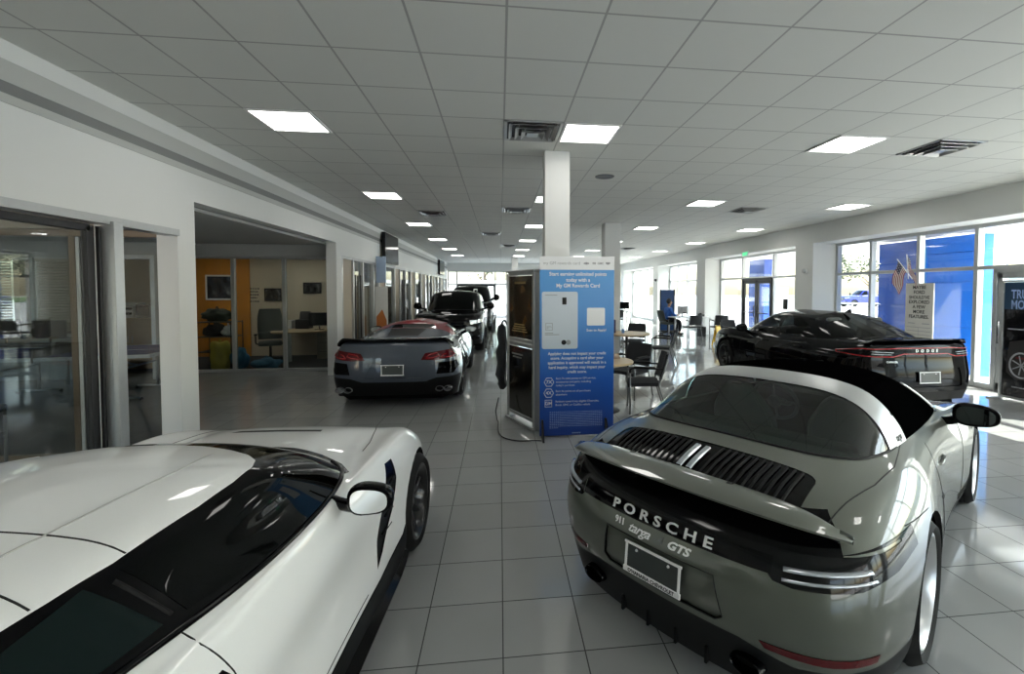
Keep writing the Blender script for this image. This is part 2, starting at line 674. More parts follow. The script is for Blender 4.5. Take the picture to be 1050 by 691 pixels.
# corridor partition along the left wall
e = thing('window_11', None, None)
e['kind'] = 'structure'
bm = nb()
YM = [10.32, 11.10, 11.85, 12.80, 13.35, 14.1, 15.3, 16.1, 17.0, 18.0, 18.9, 20.3, 21.4, 22.4, 23.5, 24.4, 25.6, 26.8, 28.2, 29.9]
for y in YM:
    box(bm, (XL - .06, y, 1.26), (.12, .08, 2.52), bev=.005)
for z in (.03, 2.49):
    box(bm, (XL - .06, 20.1, z), (.10, 19.6, .06), bev=.005)
obj('window_frame', bm, m_alu, e)
solid = {0, 4, 6, 9, 11, 14, 17}
for k, (a, b) in enumerate(zip(YM, YM[1:])):
    if k in solid:
        p = obj('solid_panel', bx(XL - .085, XL - .045, a + .04, b - .04, .06, 2.46, bev=.004), m_tan, e)
        p['label'] = 'tan solid panel'
    else:
        obj('pane', bx(XL - .065, XL - .055, a + .04, b - .04, .06, 2.46), m_pane2, e)
        if k % 3 == 1:
            bm = nb()
            box(bm, (XL - .02, a + .16, 1.1), (.03, .06, 2.06), bev=.004)
            box(bm, (XL - .02, b - .16, 1.1), (.03, .06, 2.06), bev=.004)
            obj('door_stile', bm, m_dkalu, e)
struct('wall_corridor_back', bx(-6.6, -6.5, 13.1, YF, 0, 2.8), m_cream)
struct('ceiling_corridor_offices', bx(-6.6, XL - .2, 13.1, YF, 2.7, 2.8), m_wallgrey)
for k, y in enumerate((13.05, 16.55, 20.8, 25.0)):
    struct('wall_office_divider_%d' % (k + 1), bx(-6.5, XL - .13, y, y + .1, 0, 2.7), m_cream)


# ---------------------------------------------------------------- ceiling fittings
def ceiling_light(i, j):
    x0 = .0466 + .61 * i
    y0 = 2.8059 + .61 * j
    t = thing('ceiling_light', 'x', 'ceiling light', (x0 + .305, y0 + .305, ZC), 0, 'square ceiling lights')
    bm = nb()
    for s in (-1, 1):
        box(bm, (s * .285, 0, -.006), (.03, .60, .018), bev=.003)
        box(bm, (0, s * .285, -.006), (.60, .03, .018), bev=.003)
    obj('light_frame', bm, m_whiteplastic, t)
    obj('diffuser', bx(-.27, .27, -.27, .27, -.010, -.004), m_lampface, t)
    return t


LOW = []
for x_, y_, z_, lb in ((-5.1, 11.9, 2.7, 'ceiling light inside the office behind the alcove glass, over the desk'), (-7.2, 11.6, 2.7, 'ceiling light inside the office behind the alcove glass, by the orange wall'),
                       (-5.6, 3.9, 2.70, 'ceiling light over the entrance behind the front sliding glass door'), (-8.6, 8.6, 2.72, 'ceiling light by the blinds in the games room')):
    q_ = ceiling_light(0, 0)
    q_.location = (x_, y_, z_)
    q_['label'] = lb
    q_['group'] = 'ceiling lights of the left rooms'

COLN = {-4: 'left', 1: 'banner', 6: 'middle right', 11: 'window'}
WHERE = {-4: 'nearest the left wall', 1: 'along the columns', 6: 'right of the columns', 11: 'nearest the window header'}
ORD = ['first', 'second', 'third', 'fourth', 'fifth', 'sixth', 'seventh']
LIGHTS = []
l0 = None
for i in (-4, 1, 6, 11):
    for q, j in enumerate((-3, 3, 9, 15, 21, 27, 33)):
        if l0 is None:
            l = l0 = ceiling_light(i, j)
        else:
            l = dup(l0, (.0466 + .61 * i + .305, 2.8059 + .61 * j + .305, ZC))
        if q == 0 or (i == 11 and q == 1):
            l['label'] = 'square ceiling light beside or behind the viewer in the row ' + WHERE[i] if q == 0 else 'square ceiling light by the right edge, first in the row nearest the window header'
        else:
            n = q - 1 if i != 11 else q - 2
            l['label'] = '%s ceiling light from the front in the row %s' % (ORD[n], WHERE[i])


def ceiling_vent(x, y, label):
    t = thing('ceiling_vent', label, 'air vent', (x, y, ZC), 0, 'square ceiling air vents')
    bm = nb()
    for s in (-1, 1):
        box(bm, (s * .285, 0, -.004), (.03, .60, .014), bev=.003)
        box(bm, (0, s * .285, -.004), (.60, .03, .014), bev=.003)
    obj('vent_frame', bm, m_alu, t)
    obj('backing', bx(-.275, .275, -.275, .275, -.003, -.001), m_plastic, t)
    bm = nb()
    for r, z in ((.23, -.004), (.165, -.020), (.10, -.035)):
        for s in (-1, 1):
            box(bm, (s * r, 0, z - .006), (.055, 2 * r + .03, .004), rot=(0, s * R(38), 0))
            box(bm, (0, s * r, z - .006), (2 * r + .03, .055, .004), rot=(-s * R(38), 0, 0))
    box(bm, (0, 0, -.045), (.12, .12, .004))
    obj('louvers', bm, m_alu, t)
    return t


ceiling_vent(.3516, 4.941, 'black and silver square air vent beside the ceiling light in front of the white column')
ceiling_vent(5.2316, 4.941, 'large square air vent right of the nearest middle ceiling light')
ceiling_vent(.3516, 9.82, 'square air vent seen just left of the white column top')
ceiling_vent(5.2316, 9.21, 'square air vent between the second middle light and the window row')
ceiling_vent(-.2584, 14.09, 'small distant air vent left of the white column, second along')
ceiling_vent(.3516, 17.75, 'small distant air vent left of the white column, third along')
ceiling_vent(-1.4784, 10.43, 'square air vent beside the left row of lights near the hung screen')
ceiling_vent(5.2316, 18.36, 'distant air vent above the desks by the windows')
t = thing('ceiling_speaker', 'round grey ceiling speaker right of the white column', 'speaker', (1.57, 6.78, ZC))
bm = nb()
lathe(bm, [(0, -.004), (.10, -.005), (.125, -.010), (.14, -.008), (.145, 0)], 32)
obj('speaker_grille', bm, m_dkplastic, t, True, 40)['label'] = 'grey mesh grille'
t = thing('sprinkler', 'small sprinkler head on the ceiling right of the round speaker', 'sprinkler', (2.49, 7.39, ZC))
bm = nb()
lathe(bm, [(0, 0), (.03, 0), (.035, -.006), (.014, -.008), (.012, -.03), (.026, -.034), (.026, -.038), (0, -.038)], 16)
obj('sprinkler_head', bm, m_alu, t, True, 40)
# ---------------------------------------------------------------- car surfaces
def _pad(P, axis, mirror):
    P = np.moveaxis(P, axis, 0)
    if mirror:
        a = P[1] * np.array([1, -1, 1])
        b = P[-2] * np.array([1, -1, 1])
    else:
        a = 2 * P[0] - P[1]
        b = 2 * P[-1] - P[-2]
    return np.moveaxis(np.concatenate([a[None], P, b[None]]), 0, axis)


def _bs_same(P, axis, mirror):
    Q = np.moveaxis(_pad(P, axis, mirror), axis, 0)
    return np.moveaxis((Q[:-2] + 4 * Q[1:-1] + Q[2:]) / 6, 0, axis)


def _bs(P, axis, k, mirror):
    Q = np.moveaxis(_pad(P, axis, mirror), axis, 0)
    n = Q.shape[0] - 3
    out = []
    for i in range(n):
        for j in range(k):
            t = j / k
            w = ((1 - t) ** 3 / 6, (3 * t ** 3 - 6 * t * t + 4) / 6, (-3 * t ** 3 + 3 * t * t + 3 * t + 1) / 6, t ** 3 / 6)
            out.append(sum(w[q] * Q[i + q] for q in range(4)))
    t = 1.
    out.append((Q[n] + 4 * Q[n + 1] + Q[n + 2]) / 6)
    return np.moveaxis(np.array(out), 0, axis)


def dense(P, ku, kv, sharp=.8):
    P = np.array(P, float)
    Q = P.copy()
    for axis, mir in ((0, False), (1, True)):
        Q = Q + sharp * (P - _bs_same(Q, axis, mir)) if axis == 0 else Q + sharp * (Q - _bs_same(Q, axis, mir))
    D = _bs(_bs(Q, 0, ku, False), 1, kv, True)
    D[:, 0, 1] = 0
    D[:, -1, 1] = 0
    return D


def skin(bm, D, spine=False, flip=False):
    """Both halves of a dense net (rows x columns x 3, y >= 0)."""
    nr, nc = D.shape[:2]
    if spine:
        D = D.copy()
        D[-1, :, 1] = 0
    a = [[bm.verts.new(D[r, c]) for c in range(nc)] for r in range(nr)]
    b = [[a[r][c] if (c in (0, nc - 1) or (spine and r == nr - 1)) else bm.verts.new(D[r, c] * np.array([1, -1, 1])) for c in range(nc)] for r in range(nr)]
    for g, s in ((a, 0), (b, 1)):
        for r in range(nr - 1):
            for c in range(nc - 1):
                q = [g[r][c], g[r][c + 1], g[r + 1][c + 1], g[r + 1][c]]
                u = []
                for v in q:
                    if v not in u:
                        u.append(v)
                if len(u) < 3:
                    continue
                try:
                    bm.faces.new(u if (s == 0) == flip else u[::-1])
                except ValueError:
                    pass
    return bm


def seal(bm):
    """Weld, face outwards and remember the smooth normals of the whole surface."""
    bmesh.ops.remove_doubles(bm, verts=bm.verts, dist=1e-5)
    bm.normal_update()
    s = sum((f.normal.dot(f.calc_center_median() - Vector((f.calc_center_median().x * .6, 0, .45)))) * f.calc_area() for f in bm.faces)
    if s < 0:
        bmesh.ops.reverse_faces(bm, faces=bm.faces)
        bm.normal_update()
    lay = bm.verts.layers.float_vector.new('n0')
    for v in bm.verts:
        v[lay] = v.normal
    return bm


AX = {'side': (0, 2), 'top': (0, 1), 'rear': (1, 2)}


def cut(bm, poly, proj, filt):
    """Cut the faces that pass filt along a polygon seen in a projection; returns the faces inside."""
    i, j = AX[proj]
    P = [Vector((a, b)) for a, b in poly]
    area = sum(P[k].x * P[(k + 1) % len(P)].y - P[(k + 1) % len(P)].x * P[k].y for k in range(len(P)))
    if area < 0:
        P = P[::-1]
    n = len(P)
    convex = all((P[(k + 1) % n] - P[k]).cross(P[(k + 2) % n] - P[(k + 1) % n]) > -1e-9 for k in range(n))
    if not convex:
        tris = geometry.tessellate_polygon([[Vector((p.x, p.y, 0)) for p in P]])
        out = []
        for t in tris:
            out += cut(bm, [(P[q].x, P[q].y) for q in t], proj, filt)
        return [f for f in out if f.is_valid]
    x0, x1 = min(p.x for p in P), max(p.x for p in P)
    y0, y1 = min(p.y for p in P), max(p.y for p in P)
    fs = []
    for f in bm.faces:
        xs = [v.co[i] for v in f.verts]
        if max(xs) < x0 or min(xs) > x1:
            continue
        ys = [v.co[j] for v in f.verts]
        if max(ys) < y0 or min(ys) > y1:
            continue
        if filt(f):
            fs.append(f)
    for k in range(n):
        a, b = P[k], P[(k + 1) % n]
        d = (b - a)
        if d.length < 1e-7:
            continue
        d.normalize()
        co = Vector((0, 0, 0))
        no = Vector((0, 0, 0))
        co[i], co[j] = a.x, a.y
        no[i], no[j] = d.y, -d.x
        es = list({e for f in fs for e in f.edges})
        vs = list({v for f in fs for v in f.verts})
        r = bmesh.ops.bisect_plane(bm, geom=fs + es + vs, dist=1e-5, plane_co=co, plane_no=no)
        g = {f for f in r['geom'] if isinstance(f, bmesh.types.BMFace)} | {f for f in fs if f.is_valid}
        fs = [f for f in g if (f.calc_center_median() - co).dot(no) < 0]
    return fs


def take(bm, faces):
    """Move faces into a bmesh of their own (keeping the remembered normals)."""
    t = bmesh.new()
    l0 = bm.verts.layers.float_vector['n0']
    l1 = t.verts.layers.float_vector.new('n0')
    vm = {}
    for f in faces:
        for v in f.verts:
            if v not in vm:
                w = t.verts.new(v.co)
                w[l1] = v[l0]
                vm[v] = w
    for f in faces:
        try:
            t.faces.new([vm[v] for v in f.verts])
        except ValueError:
            pass
    bmesh.ops.delete(bm, geom=list(faces), context='FACES')
    return t


def panel(name, bm, m, parent, lift=0., solid=0.):
    """Turn a piece of car skin into an object, shaded with the whole surface's normals."""
    l = bm.verts.layers.float_vector['n0']
    for v in [v for v in bm.verts if not v.link_faces]:
        bm.verts.remove(v)
    if lift:
        for v in bm.verts:
            v.co += v[l].normalized() * lift
    bm.verts.index_update()
    ns = [tuple(v[l].normalized()) if v[l].length > 1e-6 else (0, 0, 1) for v in bm.verts]
    me = bpy.data.meshes.new(name)
    bm.to_mesh(me)
    bm.free()
    me.polygons.foreach_set('use_smooth', [True] * len(me.polygons))
    if not solid:
        me.normals_split_custom_set_from_vertices(ns)
    o = link_mesh(name, me, m, parent)
    if solid:
        s = o.modifiers.new('thickness', 'SOLIDIFY')
        s.thickness = solid
        s.offset = 1
    return o


class Skin:
    """A car's skin: cutting, projecting and draping on it."""

    def __init__(self, *bms):
        t = bmesh.new()
        for b in bms:
            me = bpy.data.meshes.new('t')
            b.to_mesh(me)
            t.from_mesh(me)
            bpy.data.meshes.remove(me)
        self.bvh = BVHTree.FromBMesh(t)
        t.free()

    def hit(self, a, b, kind):
        if kind == 'right':
            o, d = Vector((a, -4, b)), Vector((0, 1, 0))
        elif kind == 'left':
            o, d = Vector((a, 4, b)), Vector((0, -1, 0))
        elif kind == 'top':
            o, d = Vector((a, b, 4)), Vector((0, 0, -1))
        elif kind == 'rear':
            o, d = Vector((-6, a, b)), Vector((1, 0, 0))
        elif kind == 'front':
            o, d = Vector((6, a, b)), Vector((-1, 0, 0))
        elif kind[0] == 'cyl':
            dv = Vector((math.cos(a), math.sin(a), 0))
            o, d = Vector((kind[1], 0, b)) + dv * 6, -dv
        loc, no, _, _ = self.bvh.ray_cast(o, d)
        if loc is None:
            return None, None
        if no.dot(d) > 0:
            no = -no
        return loc, no

    def line(self, pts, kind, off=0., step=.03):
        out = []
        for (a, b), (c, d) in zip(pts, pts[1:]):
            n = max(2, int(math.hypot(c - a, d - b) / step))
            for q in range(n):
                t = q / n
                h, no = self.hit(a + (c - a) * t, b + (d - b) * t, kind)
                if h is not None:
                    out.append(h + no * off)
        h, no = self.hit(*pts[-1], kind)
        if h is not None:
            out.append(h + no * off)
        return out

    def seam(self, name, lines, m, parent, r=.0035):
        for pts, kind in lines:
            L = self.line(pts, kind, -r * .35)
            if len(L) > 1:
                bm = nb()
                tube(bm, L, r, 5)
                obj(name, bm, m, parent, True)

    def text(self, name, s, size, c, kind, m, parent, rot=0., off=.001, **k):
        """Lettering draped on the skin about (a, b) of a projection."""
        bm = text_bm(s, size, **k)
        bmesh.ops.subdivide_edges(bm, edges=[e for e in bm.edges if e.calc_length() > .04], cuts=2)
        cr, sr = math.cos(rot), math.sin(rot)
        sgn = {'rear': -1, 'right': 1, 'left': -1, 'front': 1}[kind]
        for v in bm.verts:
            x, y = v.co.x * cr - v.co.y * sr, v.co.x * sr + v.co.y * cr
            h, no = self.hit(c[0] + sgn * x, c[1] + y, kind)
            if h is not None:
                v.co = h + no * (off + v.co.z)
        return obj(name, bm, m, parent)


def circle_poly(cx, cz, r, a0=0, n=28):
    return [(cx + r * math.cos(2 * PI * k / n + a0), cz + r * math.sin(2 * PI * k / n + a0)) for k in range(n)]


def wheel_arches(bm, sk, root, axles, mdark, inner=.42):
    """Cut round openings over the wheels and line them."""
    for X, zc, r in axles:
        for side in (1, -1):
            f = cut(bm, circle_poly(X, zc, r), 'side', lambda f: f.calc_center_median().y * side > .3 and f.calc_center_median().z < zc + r + .1)
            bmesh.ops.delete(bm, geom=f, context='FACES')
            l = nb()
            rows = []
            for k in range(25):
                a = R(-28 + 236 * k / 24)
                x, z = X + r * math.cos(a), zc + r * math.sin(a)
                h, no = sk.hit(x, max(z, .16), 'right' if side < 0 else 'left')
                yo = h.y if h is not None else side * .85
                rows.append([(x, side * abs(yo) - side * .001, z), (X + (r - .022) * math.cos(a), side * (abs(yo) - .022), zc + (r - .022) * math.sin(a)), (x, side * (abs(yo) - .05), z), (x, side * inner, z)])
            sheet(l, rows)
            c = [l.verts.new((X + r * math.cos(R(-28 + 236 * k / 24)), side * inner, zc + r * math.sin(R(-28 + 236 * k / 24)))) for k in range(25)]
            l.faces.new(c)
            bmesh.ops.recalc_face_normals(l, faces=l.faces)
            obj('wheel_arch_liner', l, mdark, root, True, 30)


def make_wheel(root, loc, side, Rt, w, Rr, mtire, mrim, mhub, style='twin', n=5, mdisc=None):
    """Wheel with tire and spoked rim; side = +1 left, -1 right."""
    e = bpy.data.objects.new('wheel', None)
    COL.objects.link(e)
    e.parent = root
    e.location = loc
    M = Matrix.Rotation(-side * PI / 2, 4, 'X')       # local z -> outwards
    h = w / 2
    bm = nb()
    prof = [(Rr - .005, -h * .86), (Rr + .012, -h * .98), ((Rt + Rr) / 2, -h * 1.04), (Rt - .025, -h * .93), (Rt - .006, -h * .78)]
    for q in (-.55, -.2, .2, .55):
        prof += [(Rt, h * (q - .12)), (Rt - .006, h * (q - .06)), (Rt - .006, h * (q + .06)), (Rt, h * (q + .12))]
    prof += [(Rt - .006, h * .78), (Rt - .025, h * .93), ((Rt + Rr) / 2, h * 1.04), (Rr + .012, h * .98), (Rr - .005, h * .86)]
    lathe(bm, prof, 56, M)
    obj('tire', bm, mtire, e, True, 35)
    bm = nb()
    lathe(bm, [(Rr * .90, -h * .9), (Rr, -h * .9), (Rr - .02, -h * .7), (Rr - .045, 0), (Rr - .03, h * .6), (Rr - .004, h * .84), (Rr + .006, h * .93), (Rr - .012, h * .95), (Rr - .03, h * .80), (Rr - .05, h * .4), (Rr - .06, 0)], 56, M)
    zf = h * .72

    def spoke(a, a2, w0, w1):
        t = nb()
        rows = []
        for q in range(7):
            u = q / 6
            rr = .045 + (Rr - .06) * u
            an = a + (a2 - a) * u
            ww = w0 + (w1 - w0) * u
            zz = zf - .05 * (1 - u) ** 2 - .015 * u
            c = Vector((math.cos(an), math.sin(an), 0)) * rr
            s = Vector((-math.sin(an), math.cos(an), 0))
            rows.append([c - s * ww + Vector((0, 0, zz - .045)), c - s * ww + Vector((0, 0, zz - .008)), c - s * ww * .55 + Vector((0, 0, zz)), c + s * ww * .55 + Vector((0, 0, zz)), c + s * ww + Vector((0, 0, zz - .008)), c + s * ww + Vector((0, 0, zz - .045))])
        sheet(t, rows)
        bmesh.ops.recalc_face_normals(t, faces=t.faces)
        merge(bm, t, M)
    for k in range(n):
        a = 2 * PI * k / n + .3
        if style == 'twin':
            spoke(a - .06, a - .22, .018, .015)
            spoke(a + .06, a + .22, .018, .015)
        elif style == 'y':
            spoke(a, a - .16, .02, .014)
            spoke(a, a + .16, .02, .014)
        else:
            spoke(a, a, .024, .034)
    lathe(bm, [(0, zf - .03), (.06, zf - .032), (.072, zf - .045), (.075, zf - .1)], 24, M)
    rim = obj('rim', bm, mrim, e, True, 35)
    bm = nb()
    lathe(bm, [(0, zf - .018), (.028, zf - .02), (.032, zf - .03)], 20, M)
    obj('hub_cap', bm, mhub, rim, True, 35)
    bm = nb()
    lathe(bm, [(.07, -.02), (Rr * .78, -.02), (Rr * .78, .01), (.07, .01)], 40, M)
    obj('brake_disc', bm, mdisc or mhub, e, True, 35)
    return e


def door_mirror(root, base, tip, side, s, mshell, mglass, mstalk=None):
    """Door mirror: base on the door, tip = housing centre, s = (length x, width y, height z)."""
    bm = nb()
    t = nb()
    bmesh.ops.create_uvsphere(t, u_segments=28, v_segments=16, radius=.5)
    for v in t.verts:
        p = v.co
        # squarer silhouette, flat towards the back, thinner tip outwards
        p.y = math.copysign(abs(p.y * 2) ** .75 / 2, p.y)
        p.z = math.copysign(abs(p.z * 2) ** .75 / 2, p.z)
        if p.x < -.12:
            p.x = -.12 + (p.x + .12) * .12
        k = .5 + p.y * side
        p.z *= 1.08 - .25 * k
        p.x *= 1.1 - .3 * k
    bmesh.ops.scale(t, vec=s, verts=t.verts)
    merge(bm, t, Matrix.Translation(tip))
    b, c = Vector(base), Vector(tip) + Vector((.02 * s[0], -side * s[1] * .35, -s[2] * .25))
    tube(bm, arc(b, (b + c) / 2 + Vector((.01, 0, -.015)), c, 6), .022, 10, flat=1.4)
    o = obj('door_mirror', bm, mshell, root, True, 50)
    bm = nb()
    t = nb()
    rows = []
    pts = []
    for k in range(28):
        a = 2 * PI * k / 28
        y = math.copysign(abs(math.cos(a)) ** .7, math.cos(a)) * .40
        z = math.copysign(abs(math.sin(a)) ** .7, math.sin(a)) * .38
        pts.append((tip[0] - s[0] * .215, tip[1] + y * s[1], tip[2] + z * s[2] * (1.08 - .25 * (.5 + y * side))))
    A = [bm.verts.new(p) for p in pts]
    B = [bm.verts.new((p[0] + .012, p[1], p[2])) for p in pts]
    bm.faces.new(A)
    for k in range(28):
        bm.faces.new((A[k], A[(k + 1) % 28], B[(k + 1) % 28], B[k]))
    bmesh.ops.recalc_face_normals(bm, faces=bm.faces)
    obj('mirror_glass', bm, mglass, o)
    return o


def plate(root, loc, right, up, w, h, mplate, mframe, mtext=None, text=None, back=None, tsize=.02):
    M = frame_matrix(loc, right, up)
    bm = nb()
    box(bm, (0, 0, -.004), (w, h, .006), bev=.002)
    bmesh.ops.transform(bm, matrix=M, verts=bm.verts)
    p = obj('license_plate', bm, mplate, root)
    bm = nb()
    t = .012
    fr = .026 if text else .014
    box(bm, (0, h / 2 - t / 2, .002), (w + .012, t, .010), bev=.003)
    box(bm, (0, -h / 2 + fr / 2, .002), (w + .012, fr, .010), bev=.003)
    for s in (-1, 1):
        box(bm, (s * (w / 2 - t / 2), 0, .002), (t, h, .010), bev=.003)
    bmesh.ops.transform(bm, matrix=M, verts=bm.verts)
    f = obj('plate_frame', bm, mframe, p)
    f['label'] = 'white plate frame'
    if text:
        MM = M @ Matrix.Translation((0, -h / 2 + fr / 2, .0075))
        text_on('lettering', text, tsize, MM, mtext, f, extrude=.0008, bold=.0006)
    bm = nb()
    for s in (-1, 1):
        lathe(bm, [(0, .006), (.006, .005), (.007, 0)], 12, M @ Matrix.Translation((s * w * .29, h / 2 - .03, 0)))
    obj('screw', bm, mframe, p)
    return p


def auto_net(outline, rows, ring, crown=(.35, .75)):
    """Net of a plain body: plan outline (16 half-plan points), rows of (z_rear, z_side, z_front, inset_rear, inset_side, inset_front), ring = 16 points."""
    O = np.array(outline, float)
    n = len(O)
    T = np.gradient(O, axis=0)
    Nn = np.stack([T[:, 1], -T[:, 0]], 1)
    Nn /= np.linalg.norm(Nn, axis=1)[:, None]
    if (Nn[n // 2] @ np.array([0, 1])) < 0:
        Nn = -Nn
    Nn[0] = (-1, 0)
    Nn[-1] = (1, 0)
    net = []
    for zr, zs, zf, ir, isd, iff in rows:
        r = []
        for (x, y), (nx, ny) in zip(O, Nn):
            wr = max(0, -nx) ** 2
            wf = max(0, nx) ** 2
            ws = ny * ny
            q = wr + wf + ws
            ins = (wr * ir + wf * iff + ws * isd) / q
            # heights follow position along the car near its ends
            fx = (x - O[0, 0]) / (O[-1, 0] - O[0, 0])
            kr = max(0, 1 - fx / .14)
            kf = max(0, 1 - (1 - fx) / .18)
            z = zs + (zr - zs) * min(1, kr * 1.1) + (zf - zs) * min(1, kf * 1.1)
            r.append((x - nx * ins, max(0, y - ny * ins), z))
        net.append(r)
    last = np.array(net[-1])
    G = np.array(ring, float)
    for t in crown:
        p = last + (G - last) * t
        p[:, 2] = last[:, 2] + (G[:, 2] - last[:, 2]) * (1 - (1 - t) ** 1.7)
        net.append(p.tolist())
    net.append(G.tolist())
    N = np.array(net)
    N[:, 0, 1] = 0
    N[:, -1, 1] = 0
    return N


def auto_top(ring, roof, bulge=.05, spine=(-.5, .1), zs=(1.45, 1.45), levels=(.34, .68)):
    G = np.array(ring, float)
    T = np.array(roof, float)
    net = [G]
    out = T - G
    for t in levels:
        p = G + (T - G) * t
        d = G[:, :2] - np.array([[np.clip(g[0], spine[0], spine[1]), 0] for g in G])
        d /= np.maximum(1e-6, np.linalg.norm(d, axis=1))[:, None]
        p[:, :2] += d * bulge * math.sin(PI * t)
        net.append(p)
    net.append(T)
    xs = np.interp(T[:, 0], (T[:, 0].min(), T[:, 0].max()), spine)
    zz = np.interp(xs, spine, zs)
    S = np.stack([xs, 0 * xs, zz], 1)
    mid = (T * .45 + S * .55)
    mid[:, 2] = S[:, 2] - (S[:, 2] - T[:, 2]) * .25
    net += [mid, S]
    N = np.array(net)
    N[:, 0, 1] = 0
    N[:, -1, 1] = 0
    return N
# ---------------------------------------------------------------- car materials
m_white = mat('white_car_paint', (.80, .81, .80), .4, 0, .8, spec=.25, var=.02, scale=300, coat_rough=.01)
m_green = mat('grey_green_car_paint', (.100, .110, .090), .42, .35, 1., spec=.3, var=.08, scale=500, coat_rough=.0)
m_grey = mat('steel_grey_car_paint', (.060, .074, .100), .42, .35, 1., spec=.3, var=.08, scale=500, coat_rough=.0)
m_black = mat('black_car_paint', (.0015, .0015, .002), .5, 0, .55, spec=.0, var=.1, scale=300, coat_rough=.0)
m_gloss = mat('gloss_black_trim', (.0015, .0015, .002), .10, 0, 0, spec=.18, var=.1)
m_trim = mat('matt_black_trim', (.004, .004, .0045), .6, 0, 0, spec=.2, var=.15, scale=40)
m_dkgrey = mat('dark_grey_valance', (.006, .007, .0075), .5, 0, 0, spec=.25, var=.12, scale=40)
m_well = mat('wheel_well_plastic', (.003, .003, .003), .9, spec=.1, var=.2)
m_rubber = mat('tire_rubber', (.006, .006, .006), .7, spec=.25, var=.2, scale=30)
m_silver = mat('silver_alloy', (.62, .63, .64), .28, .9, .3, var=.04)
m_satin = mat('satin_silver', (.52, .53, .53), .38, .8, 0, var=.04, scale=60)
m_blkrim = mat('black_alloy', (.012, .012, .013), .3, .4, .5, var=.1)
m_cabin = mat('dark_cabin_trim', (.014, .017, .015), .7, spec=.1, var=.2, scale=10)
m_sideglass = mat('black_side_glass', (.001, .0012, .0012), .03, 0, 0, spec=.0, var=0)
m_chrome = mat('chrome', (.75, .76, .78), .08, 1., var=.02)
m_disc = mat('brake_steel', (.22, .22, .22), .4, .9, var=.1, scale=30)
m_tint = mat('privacy_glass', (.0010, .0014, .0014), .02, 0, 0, spec=.16, var=.0)
m_tint2 = mat('dark_green_privacy_glass', (.004, .009, .009), .02, 0, 0, spec=.2, var=.0)
m_rearglass = glass('green_tinted_glass', (.50, .74, .62))
m_carglass = glass('smoked_car_glass', (.075, .085, .085), refl=.45)
m_red = mat('red_lamp_lens', (.085, .002, .005), .12, 0, 0, spec=.4, var=.1)
m_redglow = mat('red_lamp_strip', (.30, .008, .012), .2, 0, .6, var=.05)
m_lens = mat('clear_lamp_lens', (.55, .58, .62), .1, .5, .8, var=.1, scale=60)
m_barlens = mat('smoked_lamp_bar', (.004, .0045, .005), .08, 0, 0, spec=.28, var=.1)
m_seam = mat('panel_gap_shadow', (.004, .004, .004), .8, var=.1)
m_letter = mat('bright_badge_letter', (.78, .79, .78), .3, .3, 0, var=.02)
m_plate = mat('dark_plate_blank', (.035, .042, .040), .35, var=.1)
m_frame = mat('white_plate_frame', (.80, .80, .80), .35, var=.03)
m_ink = mat('black_ink', (.01, .01, .01), .5, var=.1)
m_fabric = mat('black_roof_fabric', (.0012, .0012, .0014), .95, spec=.0, var=.2, scale=300, bump=.2)
m_seat = mat('black_leather_seat', (.055, .066, .058), .5, var=.15, scale=20)
m_redroof = mat('red_roof_paint', (.20, .004, .010), .4, 0, .35, spec=.2, var=.05)
m_mirror = mat('mirror_glass', (.85, .87, .88), .03, 1., var=.0)
m_mirror2 = mat('dimmed_mirror_glass', (.10, .11, .115), .03, 1., var=.0)
m_badge = mat('grey_badge', (.10, .11, .10), .35, .4, 0, var=.05)
m_hub = mat('hub_cap_dark', (.03, .03, .03), .3, .3, .5, var=.1)


def skins(net, top, ku=5, kv=6):
    b = seal(skin(nb(), dense(net, ku, kv)))
    t = seal(skin(nb(), dense(top, ku, kv), spine=True))
    return b, t, Skin(b, t)


def car_floor(root, x0, x1, w, z=.16, m=None):
    bm = nb()
    prism(bm, [(x0, -w * .8), (x0 + .25, -w), (x1 - .3, -w), (x1, -w * .7), (x1, w * .7), (x1 - .3, w), (x0 + .25, w), (x0, w * .8)], z, z + .05, 'xy')
    return obj('underbody', bm, m or m_well, root)


def filt_all(f):
    return True


